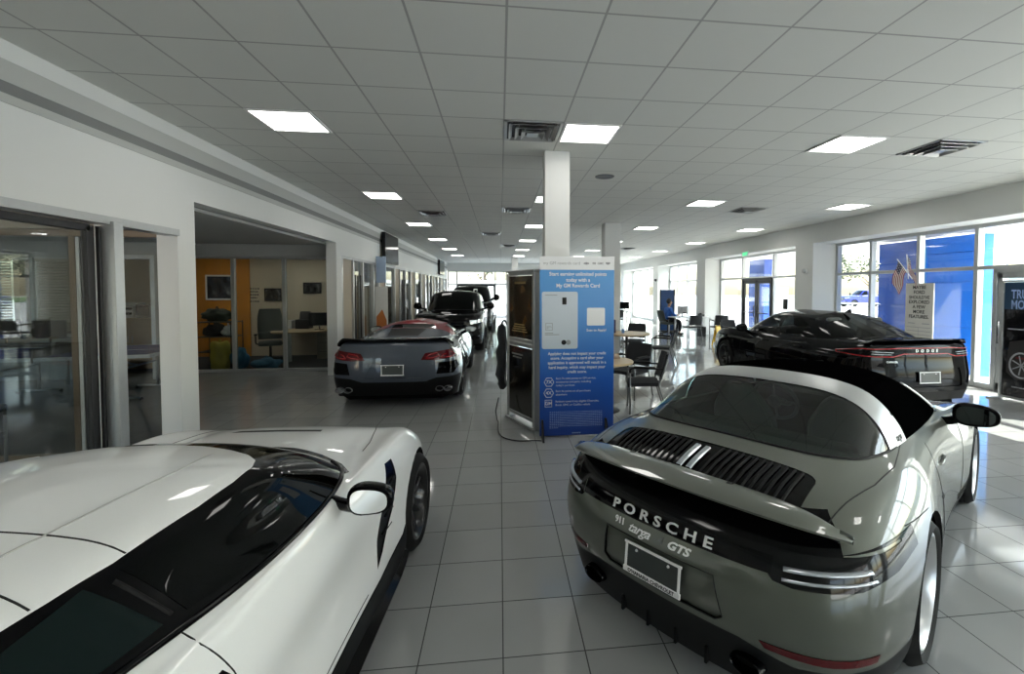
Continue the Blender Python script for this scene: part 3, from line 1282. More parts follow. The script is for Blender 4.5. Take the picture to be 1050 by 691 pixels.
# ================================================================ grey-green open-top style coupe, nearest on the right
def make_green_car():
    root = thing('sports_car', 'grey-green rear-engined sports car with silver roll bar and black roof, nearest on the right', 'car', (2.49, 3.331, 0), .632, scale=.972)
    net = [
        [(-2.17, 0, .125), (-2.15, .35, .125), (-2.09, .61, .125), (-1.95, .77, .13), (-1.71, .84, .15), (-1.225, .87, .15), (-.75, .85, .15), (-.35, .82, .15), (.1, .81, .15), (.5, .815, .15), (.85, .83, .15), (1.225, .85, .15), (1.6, .82, .14), (1.9, .70, .13), (2.12, .42, .12), (2.2, 0, .12)],
        [(-2.22, 0, .30), (-2.20, .36, .30), (-2.14, .63, .30), (-1.99, .80, .30), (-1.73, .885, .30), (-1.225, .925, .30), (-.75, .895, .30), (-.35, .86, .30), (.1, .85, .30), (.5, .855, .30), (.85, .875, .30), (1.225, .90, .30), (1.6, .875, .30), (1.93, .75, .30), (2.17, .45, .30), (2.25, 0, .30)],
        [(-2.275, 0, .52), (-2.255, .36, .52), (-2.19, .64, .52), (-2.05, .81, .52), (-1.76, .90, .52), (-1.225, .93, .52), (-.75, .90, .52), (-.35, .865, .52), (.1, .855, .52), (.5, .86, .52), (.85, .88, .52), (1.225, .905, .52), (1.6, .875, .52), (1.92, .76, .50), (2.17, .46, .50), (2.25, 0, .50)],
        [(-2.25, 0, .68), (-2.23, .36, .68), (-2.165, .63, .68), (-2.02, .80, .68), (-1.74, .895, .68), (-1.225, .925, .68), (-.75, .885, .68), (-.35, .845, .68), (.1, .835, .68), (.5, .845, .68), (.85, .87, .67), (1.225, .89, .66), (1.58, .85, .65), (1.86, .74, .62), (2.08, .45, .61), (2.16, 0, .61)],
        [(-2.20, 0, .78), (-2.18, .36, .78), (-2.11, .62, .78), (-1.97, .775, .785), (-1.72, .86, .80), (-1.225, .885, .82), (-.75, .84, .82), (-.35, .81, .82), (.1, .80, .82), (.5, .81, .82), (.85, .835, .81), (1.225, .845, .80), (1.5, .80, .765), (1.72, .70, .72), (1.9, .43, .71), (1.97, 0, .70)],
        [(-2.09, 0, .88), (-2.07, .36, .88), (-2.01, .58, .88), (-1.88, .71, .885), (-1.65, .78, .905), (-1.22, .80, .92), (-.77, .775, .915), (-.37, .765, .90), (.1, .765, .89), (.5, .77, .88), (.84, .78, .87), (1.18, .77, .865), (1.38, .70, .82), (1.52, .60, .77), (1.65, .4, .755), (1.7, 0, .75)],
        [(-1.95, 0, .945), (-1.94, .34, .94), (-1.88, .53, .935), (-1.74, .64, .935), (-1.52, .71, .94), (-1.18, .745, .95), (-.77, .745, .945), (-.37, .745, .925), (.1, .745, .91), (.48, .735, .90), (.8, .71, .885), (1.07, .66, .87), (1.2, .56, .84), (1.30, .46, .82), (1.4, .3, .815), (1.44, 0, .815)],
        [(-1.77, 0, .985), (-1.76, .32, .98), (-1.71, .50, .975), (-1.60, .61, .965), (-1.42, .68, .96), (-1.14, .725, .965), (-.76, .73, .955), (-.37, .735, .935), (.1, .73, .92), (.46, .715, .91), (.74, .66, .905), (.95, .57, .90), (1.05, .46, .89), (1.12, .35, .885), (1.18, .2, .88), (1.2, 0, .88)],
        [(-1.60, 0, 1.02), (-1.59, .31, 1.015), (-1.55, .48, 1.005), (-1.47, .585, .995), (-1.34, .655, .98), (-1.1, .705, .975), (-.76, .72, .965), (-.37, .725, .945), (.1, .72, .93), (.44, .70, .925), (.66, .62, .93), (.82, .52, .935), (.9, .42, .94), (.96, .31, .94), (1.0, .17, .94), (1.02, 0, .94)],
    ]
    ring = net[-1]
    g1 = [(-1.38, 0, 1.105), (-1.37, .29, 1.10), (-1.34, .45, 1.09), (-1.28, .55, 1.08), (-1.19, .62, 1.07), (-1.01, .67, 1.06), (-.75, .69, 1.045), (-.37, .69, 1.025), (.05, .68, 1.01), (.33, .655, 1.005), (.50, .585, 1.015), (.62, .49, 1.025), (.69, .395, 1.03), (.74, .29, 1.035), (.77, .16, 1.04), (.785, 0, 1.04)]
    g2 = [(-1.17, 0, 1.185), (-1.165, .27, 1.18), (-1.15, .42, 1.17), (-1.11, .51, 1.16), (-1.05, .57, 1.15), (-.93, .615, 1.14), (-.73, .635, 1.13), (-.38, .635, 1.115), (-.02, .62, 1.095), (.20, .60, 1.085), (.32, .54, 1.095), (.40, .46, 1.11), (.45, .37, 1.12), (.485, .27, 1.13), (.51, .15, 1.135), (.52, 0, 1.135)]
    g3 = [(-.98, 0, 1.255), (-.98, .25, 1.25), (-.97, .38, 1.24), (-.95, .455, 1.228), (-.91, .505, 1.218), (-.83, .54, 1.213), (-.70, .555, 1.208), (-.39, .555, 1.20), (-.10, .545, 1.185), (.03, .53, 1.175), (.10, .48, 1.18), (.15, .42, 1.195), (.18, .34, 1.205), (.20, .25, 1.215), (.215, .14, 1.222), (.22, 0, 1.225)]
    g4 = [(-.80, 0, 1.29), (-.80, .16, 1.288), (-.79, .26, 1.284), (-.78, .32, 1.28), (-.74, .37, 1.275), (-.68, .40, 1.272), (-.58, .42, 1.27), (-.38, .425, 1.265), (-.18, .42, 1.25), (-.10, .41, 1.243), (-.06, .38, 1.243), (-.03, .33, 1.25), (-.01, .27, 1.257), (0, .2, 1.262), (.01, .11, 1.267), (.01, 0, 1.268)]
    g5 = [(x, 0, 1.298 - .05 * max(0, x + .45) ** 2) for x in np.interp([g[0] for g in g4], (-.80, .01), (-.6, -.15))]
    b, t, sk = skins(net, [ring, g1, g2, g3, g4, g5])
    # --- wheels and arches
    wheel_arches(b, sk, root, [(1.225, .335, .378), (-1.225, .352, .392)], m_well)
    for s in (1, -1):
        make_wheel(root, (1.225, s * .765, .335), s, .335, .245, .262, m_rubber, m_silver, m_hub, 'twin', 5, m_disc)
        make_wheel(root, (-1.225, s * .755, .352), s, .352, .305, .275, m_rubber, m_silver, m_hub, 'twin', 5, m_disc)
    car_floor(root, -1.98, 2.0, .78, .15)
    rear = lambda f: f.normal.x < -.05
    # --- tail
    val = cut(b, [(-1.2, -.05), (1.2, -.05), (1.2, .36), (.86, .335), (.60, .315), (.40, .36), (-.40, .36), (-.60, .315), (-.86, .335), (-1.2, .36)], 'rear', lambda f: f.calc_center_median().x < -1.6)
    panel('rear_valance', take(b, val), m_dkgrey, root)
    sk_f = cut(b, [(-.84, .05), (.84, .05), (.84, .215), (-.84, .235)], 'side', filt_all)
    panel('side_skirt', take(b, sk_f), m_trim, root)
    bay = cut(b, [(-.735, .775), (.735, .775), (.70, .845), (.64, .90), (-.64, .90), (-.70, .845)], 'rear', lambda f: f.normal.x < -.1 and f.calc_center_median().x < -1.78)
    panel('spoiler_bay', take(b, bay), m_gloss, root)
    strip = cut(b, [(-.52, .685), (.52, .685), (.52, .748), (-.52, .748)], 'rear', rear)
    panel('badge_strip', take(b, strip), m_gloss, root)
    tl = nb()
    for s in (1, -1):
        f = cut(b, [(s * .50, .695), (s * .53, .665), (s * .60, .655), (s * .80, .665), (s * .875, .695), (s * .93, .77), (s * .93, .81), (s * .70, .778), (s * .50, .765)], 'rear', lambda f: f.normal.x < -.01 and f.calc_center_median().x < -1.56)
        o = panel('tail_light', take(b, f), m_barlens, root, lift=.004)
        o['label'] = 'smoked tail light with clear strip'
        bm = nb()
        L = []
        for q in range(15):
            y = s * (.56 + .25 * q / 14)
            h, no = sk.hit(y, .716 + .012 * q / 14, 'rear')
            L.append(h + no * .006)
        tube(bm, L, .017, 8, flat=.5)
        L = []
        for q in range(15):
            y = s * (.56 + .27 * q / 14)
            h, no = sk.hit(y, .678 + .014 * q / 14, 'rear')
            L.append(h + no * .004)
        tube(bm, L, .007, 8)
        obj('lamp_strip', bm, m_lens, o, True)
        # red reflector low in the bumper
        f = cut(b, [(s * .48, .392), (s * .50, .362), (s * .72, .355), (s * .835, .362), (s * .845, .394)], 'rear', rear)
        r = panel('rear_reflector', take(b, f), m_red, root, lift=.003)
        r['label'] = 'red bumper reflector'
    bar = cut(b, [(-.70, .748), (.70, .748), (.72, .776), (-.72, .776)], 'rear', rear)
    panel('light_bar', take(b, bar), m_barlens, root, lift=.006)
    # plate niche
    niche = cut(b, [(-.335, .425), (-.30, .395), (.30, .395), (.335, .425), (.30, .60), (-.30, .60)], 'rear', rear)
    panel('plate_niche', take(b, niche), m_green, root, lift=-.012)
    sk_seams = [([(-.335, .425), (-.30, .60), (.30, .60), (.335, .425), (.30, .395), (-.30, .395), (-.335, .425)], 'rear')]
    for s, kd in ((1, 'left'), (-1, 'right')):
        sk_seams += [([(.58, .88), (.60, .70), (.55, .45), (.52, .25)], kd), ([(-.50, .90), (-.56, .78), (-.60, .55), (-.58, .42), (-.42, .25)], kd), ([(.52, .25), (-.42, .25)], kd),
                     ([(-1.62, .81), (-1.50, .80), (-1.35, .79), (-1.25, .78)], kd),
                     ([(-1.97, s * .66), (-1.80, s * .685), (-1.55, s * .735), (-1.25, s * .755), (-1.05, s * .735), (-.88, s * .715)], 'top'),
                     ([(1.62, s * .55), (1.3, s * .50), (1.06, s * .48)], 'top')]
    sk.seam('panel_gap', sk_seams, m_seam, root)
    # exhaust tips
    for s in (1, -1):
        bm = nb()
        M = Matrix.Translation((-2.16, s * .43, .25)) @ Matrix.Rotation(-PI / 2, 4, 'Y') @ Matrix.Diagonal((.72, 1.25, 1, 1))
        lathe(bm, [(.040, -.12), (.046, .05), (.052, .06), (.057, .05), (.057, -.12)], 28, M)
        lathe(bm, [(0, .0), (.045, .0)], 28, M)
        obj('exhaust_tip', bm, m_gloss, root, True, 40)
    bm = nb()
    for y in (-.24, -.08, .08, .24):
        box(bm, (-2.13, y, .175), (.14, .014, .08), bev=.004)
    obj('diffuser_fin', bm, m_trim, root)
    # plate with white frame
    plate(root, (-2.281, 0, .508), (0, -1, 0), (.10, 0, 1), .312, .150, m_plate, m_frame, m_ink, "\u266f O'HANARIA CHEVROLET \u266f".replace('\u266f ', '').replace(' \u266f', ''), tsize=.0235)
    # lettering
    w = nb()
    sk.text('rear_lettering', 'PORSCHE', .060, (0, .716), 'rear', m_letter, root, off=.002, extrude=.002, space=1.62, bold=.0012, sx=1.52)
    o = sk.text('model_lettering', '911', .044, (.215, .650), 'rear', m_letter, root, off=.002, extrude=.0015, space=.95, bold=.001)
    o = sk.text('model_script', 'targa', .064, (.095, .645), 'rear', m_letter, root, off=.002, extrude=.0015, shear=.5, space=.92, bold=.0008, sx=1.1)
    o = sk.text('model_number', '4', .055, (-.03, .645), 'rear', m_badge, root, off=.002, extrude=.0015, shear=.3, bold=.001)
    bm_g = sk.text('model_badge', 'GTS', .050, (-.125, .645), 'rear', m_letter, root, off=.002, extrude=.0015, shear=.35, bold=.0016, sx=1.25)
    # spoiler blade
    bm = nb()
    rows = []
    for q in range(41):
        u = -1 + q / 20
        y = .76 * u
        e = abs(u) ** 6
        xr = -2.265 + .055 * u * u + .20 * e
        xf = -2.045 + .02 * u * u + .03 * e
        z = .956 - .012 * u * u - .085 * e
        th = .016
        rows.append([(xf, y, z - .012), ((xf * .55 + xr * .45), y, z + .006), (xr + .03, y, z - .008), (xr, y, z - .016), (xr + .005, y, z - .027), (xr + .05, y, z - .030), (xf, y, z - .034)])
    for r in rows:
        r.append(r[0])
    sheet(bm, rows)
    bm.faces.new([v for v in bm.verts[:] if False] or [bm.verts.new(p) for p in rows[0][:-1]])
    bm.faces.new([bm.verts.new(p) for p in rows[-1][:-1]])
    bmesh.ops.remove_doubles(bm, verts=bm.verts, dist=1e-5)
    bmesh.ops.recalc_face_normals(bm, faces=bm.faces)
    o = obj('rear_spoiler', bm, m_green, root, True, 50)
    bm = nb()
    for s in (1, -1):
        box(bm, (-2.10, s * .28, .915), (.10, .03, .07), bev=.006)
    obj('spoiler_strut', bm, m_gloss, o)
    # engine grille with slats
    def rrect(x0, x1, w, r=.05):
        out = []
        for cx, cy, a in ((x1 - r, w - r, 0), (x0 + r, w - r, 90), (x0 + r, -w + r, 180), (x1 - r, -w + r, 270)):
            out += [(cx + r * math.cos(R(a + 30 * k)), cy + r * math.sin(R(a + 30 * k))) for k in range(4)]
        return out
    fr = cut(b, rrect(-2.045, -1.735, .555), 'top', lambda f: f.normal.z > .3)
    panel('grille_surround', take(b, fr), m_gloss, root, lift=-.004)
    bm = nb()
    zt = lambda x, y: sk.hit(x, y, 'top')[0].z
    for s in (1, -1):
        for k in range(12):
            y = s * (.085 + .036 * k)
            x0, x1 = -2.02 + .02 * (k / 11) ** 2, -1.755
            tube(bm, [(x0, y, zt(x0, y) + .0), ((x0 + x1) / 2, y + s * .006, zt((x0 + x1) / 2, y) + .004), (x1, y + s * .012, zt(x1, y) + .002)], .0075, 6, flat=.8)
    g = obj('grille_slats', bm, m_trim, root, True, 40)
    bm = nb()
    for s in (1, -1):
        y = s * .028
        rows = [[(x, y - .017, zt(x, y) + .008), (x, y - .012, zt(x, y) + .016), (x, y + .012, zt(x, y) + .016), (x, y + .017, zt(x, y) + .008)] for x in np.linspace(-2.01, -1.80, 8)]
        sheet(bm, rows)
    bmesh.ops.recalc_face_normals(bm, faces=bm.faces)
    o = obj('grille_centre_bar', bm, m_lens, root, True, 40)
    o['label'] = 'bright centre slats of the engine grille'
    # --- body rest
    panel('body', b, m_green, root)
    # --- greenhouse
    bar_f = cut(t, [(-1.115, .90), (-1.045, 1.12), (-1.005, 1.25), (-.98, 1.34), (-.80, 1.34), (-.815, 1.22), (-.80, 1.10), (-.76, .90)], 'side', filt_all)
    bb = take(t, bar_f)
    rg = cut(t, [(-1.75, .90), (-1.75, 1.4), (-1.0, 1.4), (-1.0, .90)], 'side', lambda f: f.calc_center_median().x < -.9)
    rg2 = take(t, rg)
    ws = cut(t, [(.02, -.62), (.02, .62), (.9, .62), (1.2, .3), (1.2, -.3), (.9, -.62)], 'top', lambda f: f.normal.x > .25 and f.calc_center_median().x > -.05)
    wsb = take(t, ws)
    sd = cut(t, [(-.80, .93), (-.79, 1.165), (-.10, 1.145), (.08, 1.11), (.40, .96), (.43, .92)], 'side', lambda f: abs(f.normal.y) > .3)
    sdb = take(t, sd)
    panel('roof', t, m_fabric, root)
    o = panel('roll_bar', bb, m_satin, root, lift=.006)
    o['label'] = 'brushed silver roll bar'
    sk.seam('roll_bar_gap', [([(-.99 + .14 * k / 6, s * (.36 + .0 * k)) for k in range(7)], 'top') for s in (1, -1)] , m_seam, o, .003)
    sk.text('side_script', 'targa', .05, (-.90, 1.005), 'right', m_ink, o, off=.009, extrude=.0008, shear=.4)
    panel('rear_window', rg2, m_rearglass, root)
    panel('windshield', wsb, m_carglass, root)
    panel('side_window', sdb, m_sideglass, root)
    # black base line of the rear window and silver window sill line
    for s in (1, -1):
        bm = nb()
        tube(bm, [Vector(p) for p in (dense([ring, net[-2]], 1, 8)[0][:44] * np.array([1, s, 1]))], .008, 6)
        obj('window_seal', bm, m_trim, root, True)
    for s in (1, -1):
        bm = nb()
        tube(bm, sk.line([(.10, 1.15), (.26, 1.06), (.44, .945)], 'left' if s > 0 else 'right', .002), .011, 8)
        obj('windshield_pillar', bm, m_satin, root, True)
    # --- cabin
    bm = nb()
    sheet(bm, [[(-1.5, y * .70, .93), (-1.05, y, .90), (-.98, y, .40), (.45, y, .36), (.62, y * .9, .80), (.93, y * .6, .88)] for y in (-.66, 0, .66)])
    for s in (1, -1):
        sheet(bm, [[(-1.05, s * .70, .965), (-.4, s * .715, .935), (.42, s * .695, .915)], [(-1.05, s * .655, .93), (-.4, s * .665, .90), (.5, s * .64, .88)], [(-1.0, s * .67, .38), (-.4, s * .67, .38), (.6, s * .66, .36)]])
    box(bm, (.52, 0, .86), (.38, 1.28, .15), bev=.06)
    box(bm, (-.2, 0, .50), (.9, .2, .2), bev=.04)
    box(bm, (-1.02, 0, .80), (.12, 1.1, .28), bev=.05)
    obj('cabin', bm, m_cabin, root, True, 40)
    for s in (1, -1):
        bm = nb()
        rows = []
        for q in range(13):
            u = q / 12
            z = .46 + .66 * u
            x = -.42 - .20 * u
            w = (.23 + .025 * math.sin(PI * u)) * (1 if u < .62 else 1 - .62 * ((u - .62) / .38) ** 1.4)
            rows.append([(x + .05 * math.cos(a) , s * .36 + w * math.cos(a2), z) for a, a2 in [(PI / 2 + 0, 0)]] and
                        [(x + .065 * math.sin(2 * PI * k / 16) + (.03 * abs(math.cos(2 * PI * k / 16)) ** 3), s * .36 + w * math.cos(2 * PI * k / 16), z) for k in range(17)])
        sheet(bm, rows)
        bm.faces.new([bm.verts.new(p) for p in rows[-1][:-1]])
        box(bm, (-.18, s * .36, .46), (.5, .46, .14), bev=.06, seg=3)
        bmesh.ops.remove_doubles(bm, verts=bm.verts, dist=1e-5)
        bmesh.ops.recalc_face_normals(bm, faces=bm.faces)
        st = obj('seat', bm, m_seat, root, True, 60)
        bm = nb()
        pts = [(-.45, s * .36 - .215, .62), (-.555, s * .36 - .225, .85), (-.60, s * .36 - .165, 1.0), (-.615, s * .36 - .10, 1.11), (-.618, s * .36, 1.135), (-.615, s * .36 + .10, 1.11), (-.60, s * .36 + .165, 1.0), (-.555, s * .36 + .225, .85), (-.45, s * .36 + .215, .62)]
        tube(bm, rounded_path(pts, .06, 4), .010, 6)
        obj('seat_piping', bm, m_badge, st, True)
    bm = nb()
    M = Matrix.Translation((.12, .36, .86)) @ Matrix.Rotation(R(68), 4, 'Y')
    t2 = nb()
    tube(t2, [(.185 * math.cos(2 * PI * k / 36), .185 * math.sin(2 * PI * k / 36), 0) for k in range(36)], .016, 8, closed=True)
    for a in (0, PI, PI / 2 * 3):
        tube(t2, [(.05 * math.cos(a), .05 * math.sin(a), -.01), (.18 * math.cos(a), .18 * math.sin(a), 0)], .013, 6)
    lathe(t2, [(0, .015), (.05, .01), (.06, -.03)], 20)
    merge(bm, t2, M)
    tube(bm, [(.14, .36, .85), (.45, .36, .78)], .03, 8)
    obj('steering_wheel', bm, m_seat, root, True, 40)
    # mirrors, handles
    for s in (1, -1):
        door_mirror(root, (.34, s * .75, .87), (.30, s * .945, .955), s, (.15, .26, .17), m_gloss, m_mirror2)
        bm = nb()
        h, no = sk.hit(-.28, .76, 'right' if s < 0 else 'left')
        tube(bm, [(-.38, h.y * .985, .745), (-.35, h.y + s * .012, .748), (-.2, h.y + s * .012, .752), (-.17, h.y * .985, .755)], .012, 8, flat=.8)
        obj('door_handle', bm, m_green, root, True)
    return root


green_car = make_green_car()
# ================================================================ white front-engined coupe, nearest on the left
def make_white_car():
    root = thing('sports_car', 'white sports coupe with tinted side windows and black wheels, nearest on the left', 'car', (-1.532, 1.995, 0), 1.512, scale=.953)
    Y0 = lambda L, z: [(x, y, z if len(r) == 0 else r[0]) for x, y, *r in L]
    net = [
        Y0([(-2.08, 0), (-2.06, .4), (-2.0, .65), (-1.9, .80), (-1.72, .88), (-1.355, .92), (-.9, .90), (-.4, .90), (.1, .90), (.55, .91), (.95, .92), (1.355, .92), (1.72, .86), (2.0, .72), (2.2, .4), (2.28, 0)], .14),
        Y0([(-2.17, 0), (-2.15, .42), (-2.09, .68), (-1.98, .84), (-1.76, .925), (-1.355, .965), (-.9, .93), (-.4, .905), (.1, .90), (.55, .91), (.95, .935), (1.355, .955), (1.74, .89), (2.03, .74), (2.23, .41), (2.3, 0)], .30),
        Y0([(-2.2, 0), (-2.18, .42), (-2.12, .69), (-2.0, .85), (-1.77, .94), (-1.355, .975), (-.9, .91), (-.4, .86), (.1, .855), (.55, .878), (.95, .925), (1.355, .96), (1.74, .89), (2.02, .74), (2.22, .41), (2.29, 0)], .48),
        Y0([(-2.2, 0), (-2.18, .42), (-2.12, .69), (-2.0, .84), (-1.77, .93), (-1.355, .965), (-.9, .92), (-.4, .888), (.1, .878), (.55, .885), (.95, .915), (1.355, .945), (1.72, .87), (1.98, .72, .62), (2.16, .40, .60), (2.22, 0, .6)], .66),
        Y0([(-2.15, 0, .82), (-2.13, .42, .82), (-2.07, .67, .82), (-1.95, .81, .82), (-1.74, .90, .83), (-1.355, .935, .83), (-.9, .895, .81), (-.4, .862, .79), (.1, .855, .78), (.55, .865, .78), (.93, .885, .79), (1.33, .905, .79), (1.64, .83, .75), (1.86, .68, .70), (2.0, .38, .68), (2.05, 0, .68)], 0),
        Y0([(-2.1, 0, .93), (-2.08, .4, .93), (-2.02, .62, .92), (-1.9, .74, .92), (-1.68, .82, .93), (-1.34, .85, .935), (-.9, .84, .91), (-.4, .822, .875), (.1, .822, .86), (.52, .822, .86), (.86, .825, .875), (1.22, .825, .885), (1.5, .76, .85), (1.66, .60, .785), (1.78, .36, .76), (1.83, 0, .755)], 0),
        Y0([(-2.0, 0, .965), (-1.98, .35, .96), (-1.92, .55, .95), (-1.8, .66, .95), (-1.58, .735, .955), (-1.28, .78, .955), (-.85, .80, .925), (-.38, .805, .885), (.1, .81, .87), (.46, .79, .87), (.76, .755, .86), (1.05, .70, .845), (1.22, .60, .828), (1.32, .45, .872), (1.39, .28, .872), (1.42, 0, .867)], 0),
        Y0([(-1.9, 0, .975), (-1.88, .3, .97), (-1.83, .48, .965), (-1.7, .59, .965), (-1.47, .68, .965), (-1.2, .735, .965), (-.8, .775, .935), (-.38, .795, .89), (.08, .80, .875), (.4, .775, .875), (.63, .72, .868), (.82, .62, .856), (.92, .5, .885), (.98, .38, .918), (1.02, .22, .918), (1.04, 0, .914)], 0),
        Y0([(-1.8, 0, .985), (-1.78, .26, .98), (-1.73, .42, .975), (-1.6, .53, .975), (-1.38, .63, .97), (-1.12, .70, .97), (-.76, .755, .94), (-.37, .785, .895), (.06, .79, .88), (.36, .765, .88), (.55, .71, .885), (.66, .60, .90), (.71, .48, .918), (.74, .35, .93), (.76, .2, .935), (.765, 0, .935)], 0),
    ]
    ring = net[-1]
    g1 = [(-1.5, 0, 1.06), (-1.49, .24, 1.055), (-1.45, .39, 1.05), (-1.36, .49, 1.045), (-1.2, .57, 1.04), (-1.0, .64, 1.035), (-.72, .70, 1.01), (-.37, .725, .98), (.02, .725, .97), (.26, .70, .97), (.41, .655, .975), (.49, .56, .995), (.53, .45, 1.008), (.56, .33, 1.018), (.58, .18, 1.024), (.585, 0, 1.024)]
    g2 = [(-1.2, 0, 1.13), (-1.19, .22, 1.125), (-1.16, .36, 1.12), (-1.1, .46, 1.115), (-1.0, .54, 1.105), (-.87, .60, 1.095), (-.68, .655, 1.075), (-.37, .685, 1.06), (-.02, .685, 1.05), (.14, .655, 1.05), (.24, .595, 1.06), (.29, .52, 1.078), (.32, .42, 1.094), (.345, .31, 1.105), (.365, .17, 1.112), (.37, 0, 1.112)]
    g3 = [(-.92, 0, 1.185), (-.915, .2, 1.18), (-.9, .33, 1.175), (-.87, .43, 1.165), (-.81, .50, 1.155), (-.73, .55, 1.15), (-.6, .59, 1.142), (-.36, .615, 1.14), (-.1, .62, 1.132), (-.01, .60, 1.127), (.03, .565, 1.13), (.06, .49, 1.145), (.07, .39, 1.155), (.09, .29, 1.165), (.1, .16, 1.175), (.11, 0, 1.175)]
    g4 = [(-.72, 0, 1.21), (-.72, .12, 1.208), (-.71, .22, 1.205), (-.69, .30, 1.20), (-.64, .36, 1.195), (-.57, .40, 1.19), (-.48, .43, 1.19), (-.34, .44, 1.19), (-.18, .44, 1.185), (-.13, .43, 1.18), (-.1, .40, 1.18), (-.08, .36, 1.183), (-.07, .29, 1.19), (-.06, .21, 1.195), (-.05, .12, 1.2), (-.05, 0, 1.20)]
    g5 = [(x, 0, 1.222) for x in [-.55, -.54, -.53, -.51, -.48, -.45, -.41, -.36, -.31, -.28, -.26, -.245, -.235, -.225, -.215, -.2]]
    b, t, sk = skins(net, [ring, g1, g2, g3, g4, g5])
    wheel_arches(b, sk, root, [(1.355, .335, .375), (-1.355, .35, .385)], m_well)
    for s in (1, -1):
        make_wheel(root, (1.355, s * .83, .335), s, .335, .245, .255, m_rubber, m_blkrim, m_hub, 'y', 7, m_disc)
        make_wheel(root, (-1.355, s * .815, .345), s, .345, .30, .265, m_rubber, m_blkrim, m_hub, 'y', 7, m_disc)
    car_floor(root, -2.0, 2.15, .86, .13)
    for s in (1, -1):
        side = lambda f: f.calc_center_median().y * s > .5
        f = cut(b, [(-.95, .05), (.99, .05), (.99, .36), (.93, .315), (.55, .265), (-.5, .245), (-.95, .30)], 'side', side)
        panel('side_skirt', take(b, f), m_dkgrey, root, lift=.006)
        f = cut(b, [(.80, .82), (.90, .815), (.895, .70), (.80, .54), (.62, .38), (.53, .33), (.57, .47), (.68, .65)], 'side', side)
        panel('fender_vent', take(b, f), m_gloss, root, lift=-.006)
        bm = nb()
        for z in (.46, .54, .62, .70):
            L = sk.line([(.66 + (z - .46) * .62, z), (.78 + (z - .46) * .42, z + .01)], 'left' if s > 0 else 'right', -.003)
            tube(bm, L, .006, 6)
        obj('vent_fin', bm, m_trim, root, True)
    # black skirt blade standing off the sill
    for s in (1, -1):
        bm = nb()
        rows = []
        for x in np.linspace(-.95, .98, 24):
            u = (x + .95) / 1.93
            y = s * (.955 + .012 * math.cos(u * 6) * 0)
            up = .05 * max(0, (u - .9) / .1) ** 2
            rows.append([(x, s * .88, .10 + up), (x, y, .105 + up), (x, y + s * .004, .12 + up), (x, s * .90, .15 + up)])
        sheet(bm, rows)
        bmesh.ops.recalc_face_normals(bm, faces=bm.faces)
        obj('skirt_blade', bm, m_gloss, root, True, 40)
    # cowl + hood vent
    f = cut(b, [(.56, .745), (.67, .66), (.745, .52), (.80, .34), (.83, 0), (.80, -.34), (.745, -.52), (.67, -.66), (.56, -.745), (.46, -.72), (.46, .72)], 'top', lambda f: f.normal.z > .3)
    panel('cowl', take(b, f), m_gloss, root)
    f = cut(b, [(1.22, .30), (1.30, .28), (1.33, 0), (1.30, -.28), (1.22, -.30), (1.25, 0)], 'top', lambda f: f.normal.z > .3)
    panel('hood_vent', take(b, f), m_trim, root)
    sm = []
    for s, kd in ((1, 'left'), (-1, 'right')):
        sm += [([(-.703, .928), (-.713, .90), (-.69, .845), (-.665, .78), (-.62, .60), (-.55, .45), (-.52, .28)], kd), ([(.38, .29), (-.52, .275)], kd),
               ([(1.72, s * .52), (1.45, s * .60), (1.15, s * .66), (.95, s * .68)], 'top')]
        f = cut(b, [(-.655, .75), (-.70, .815), (-.85, .835), (-1.0, .80), (-.98, .70), (-.80, .60)], 'side', lambda f: f.calc_center_median().y * s > .5)
        panel('side_intake', take(b, f), m_gloss, root)
    sk.seam('panel_gap', sm, m_seam, root)
    # rear: lamps and valance
    for s in (1, -1):
        f = cut(b, [(s * .44, .70), (s * .60, .70), (s * .60, .82), (s * .47, .82)], 'rear', lambda f: f.normal.x < -.1)
        panel('tail_light', take(b, f), m_red, root, lift=.004)
        f = cut(b, [(s * .64, .70), (s * .78, .70), (s * .80, .82), (s * .66, .82)], 'rear', lambda f: f.normal.x < -.1)
        panel('tail_light', take(b, f), m_red, root, lift=.004)
    f = cut(b, [(-1.1, .0), (1.1, .0), (1.1, .33), (-1.1, .33)], 'rear', lambda f: f.calc_center_median().x < -1.72)
    panel('rear_valance', take(b, f), m_trim, root)
    panel('body', b, m_white, root)
    # greenhouse: white roof with its seams, the rest dark glass between black pillars
    cant = [(.21, 0), (.20, .22), (.165, .37), (.115, .47), (.05, .54), (-.05, .583), (-.2, .602), (-.4, .607), (-.7, .592), (-.85, .567), (-1.0, .535), (-1.2, .485), (-1.4, .43), (-1.6, .36), (-1.75, .265)]
    inner = [(-1.72, .18), (-1.5, .30), (-1.25, .38), (-1.0, .44), (-.86, .455), (-.84, .38), (-.825, 0)]
    half = cant + inner
    for s in (1, -1):
        f = cut(t, [(x, y * s) for x, y in half], 'top', lambda f: f.normal.z > .15 and f.calc_center_median().y * s > -.001)
        if s == 1:
            acc = f
    up = lambda f: f.normal.z > .15
    rest = nb()
    fs = [f for f in t.faces if False]
    # faces inside the outline (both halves are now cut along it)
    poly = half

    def inside(x, y):
        y = abs(y)
        c = False
        n = len(poly)
        for k in range(n):
            x1, y1 = poly[k]
            x2, y2 = poly[(k + 1) % n]
            if (y1 > y) != (y2 > y) and x < (x2 - x1) * (y - y1) / (y2 - y1) + x1:
                c = not c
        return c
    fs = [f for f in t.faces if up(f) and inside(f.calc_center_median().x, f.calc_center_median().y)]
    panel('roof', take(t, fs), m_white, root)
    win = []
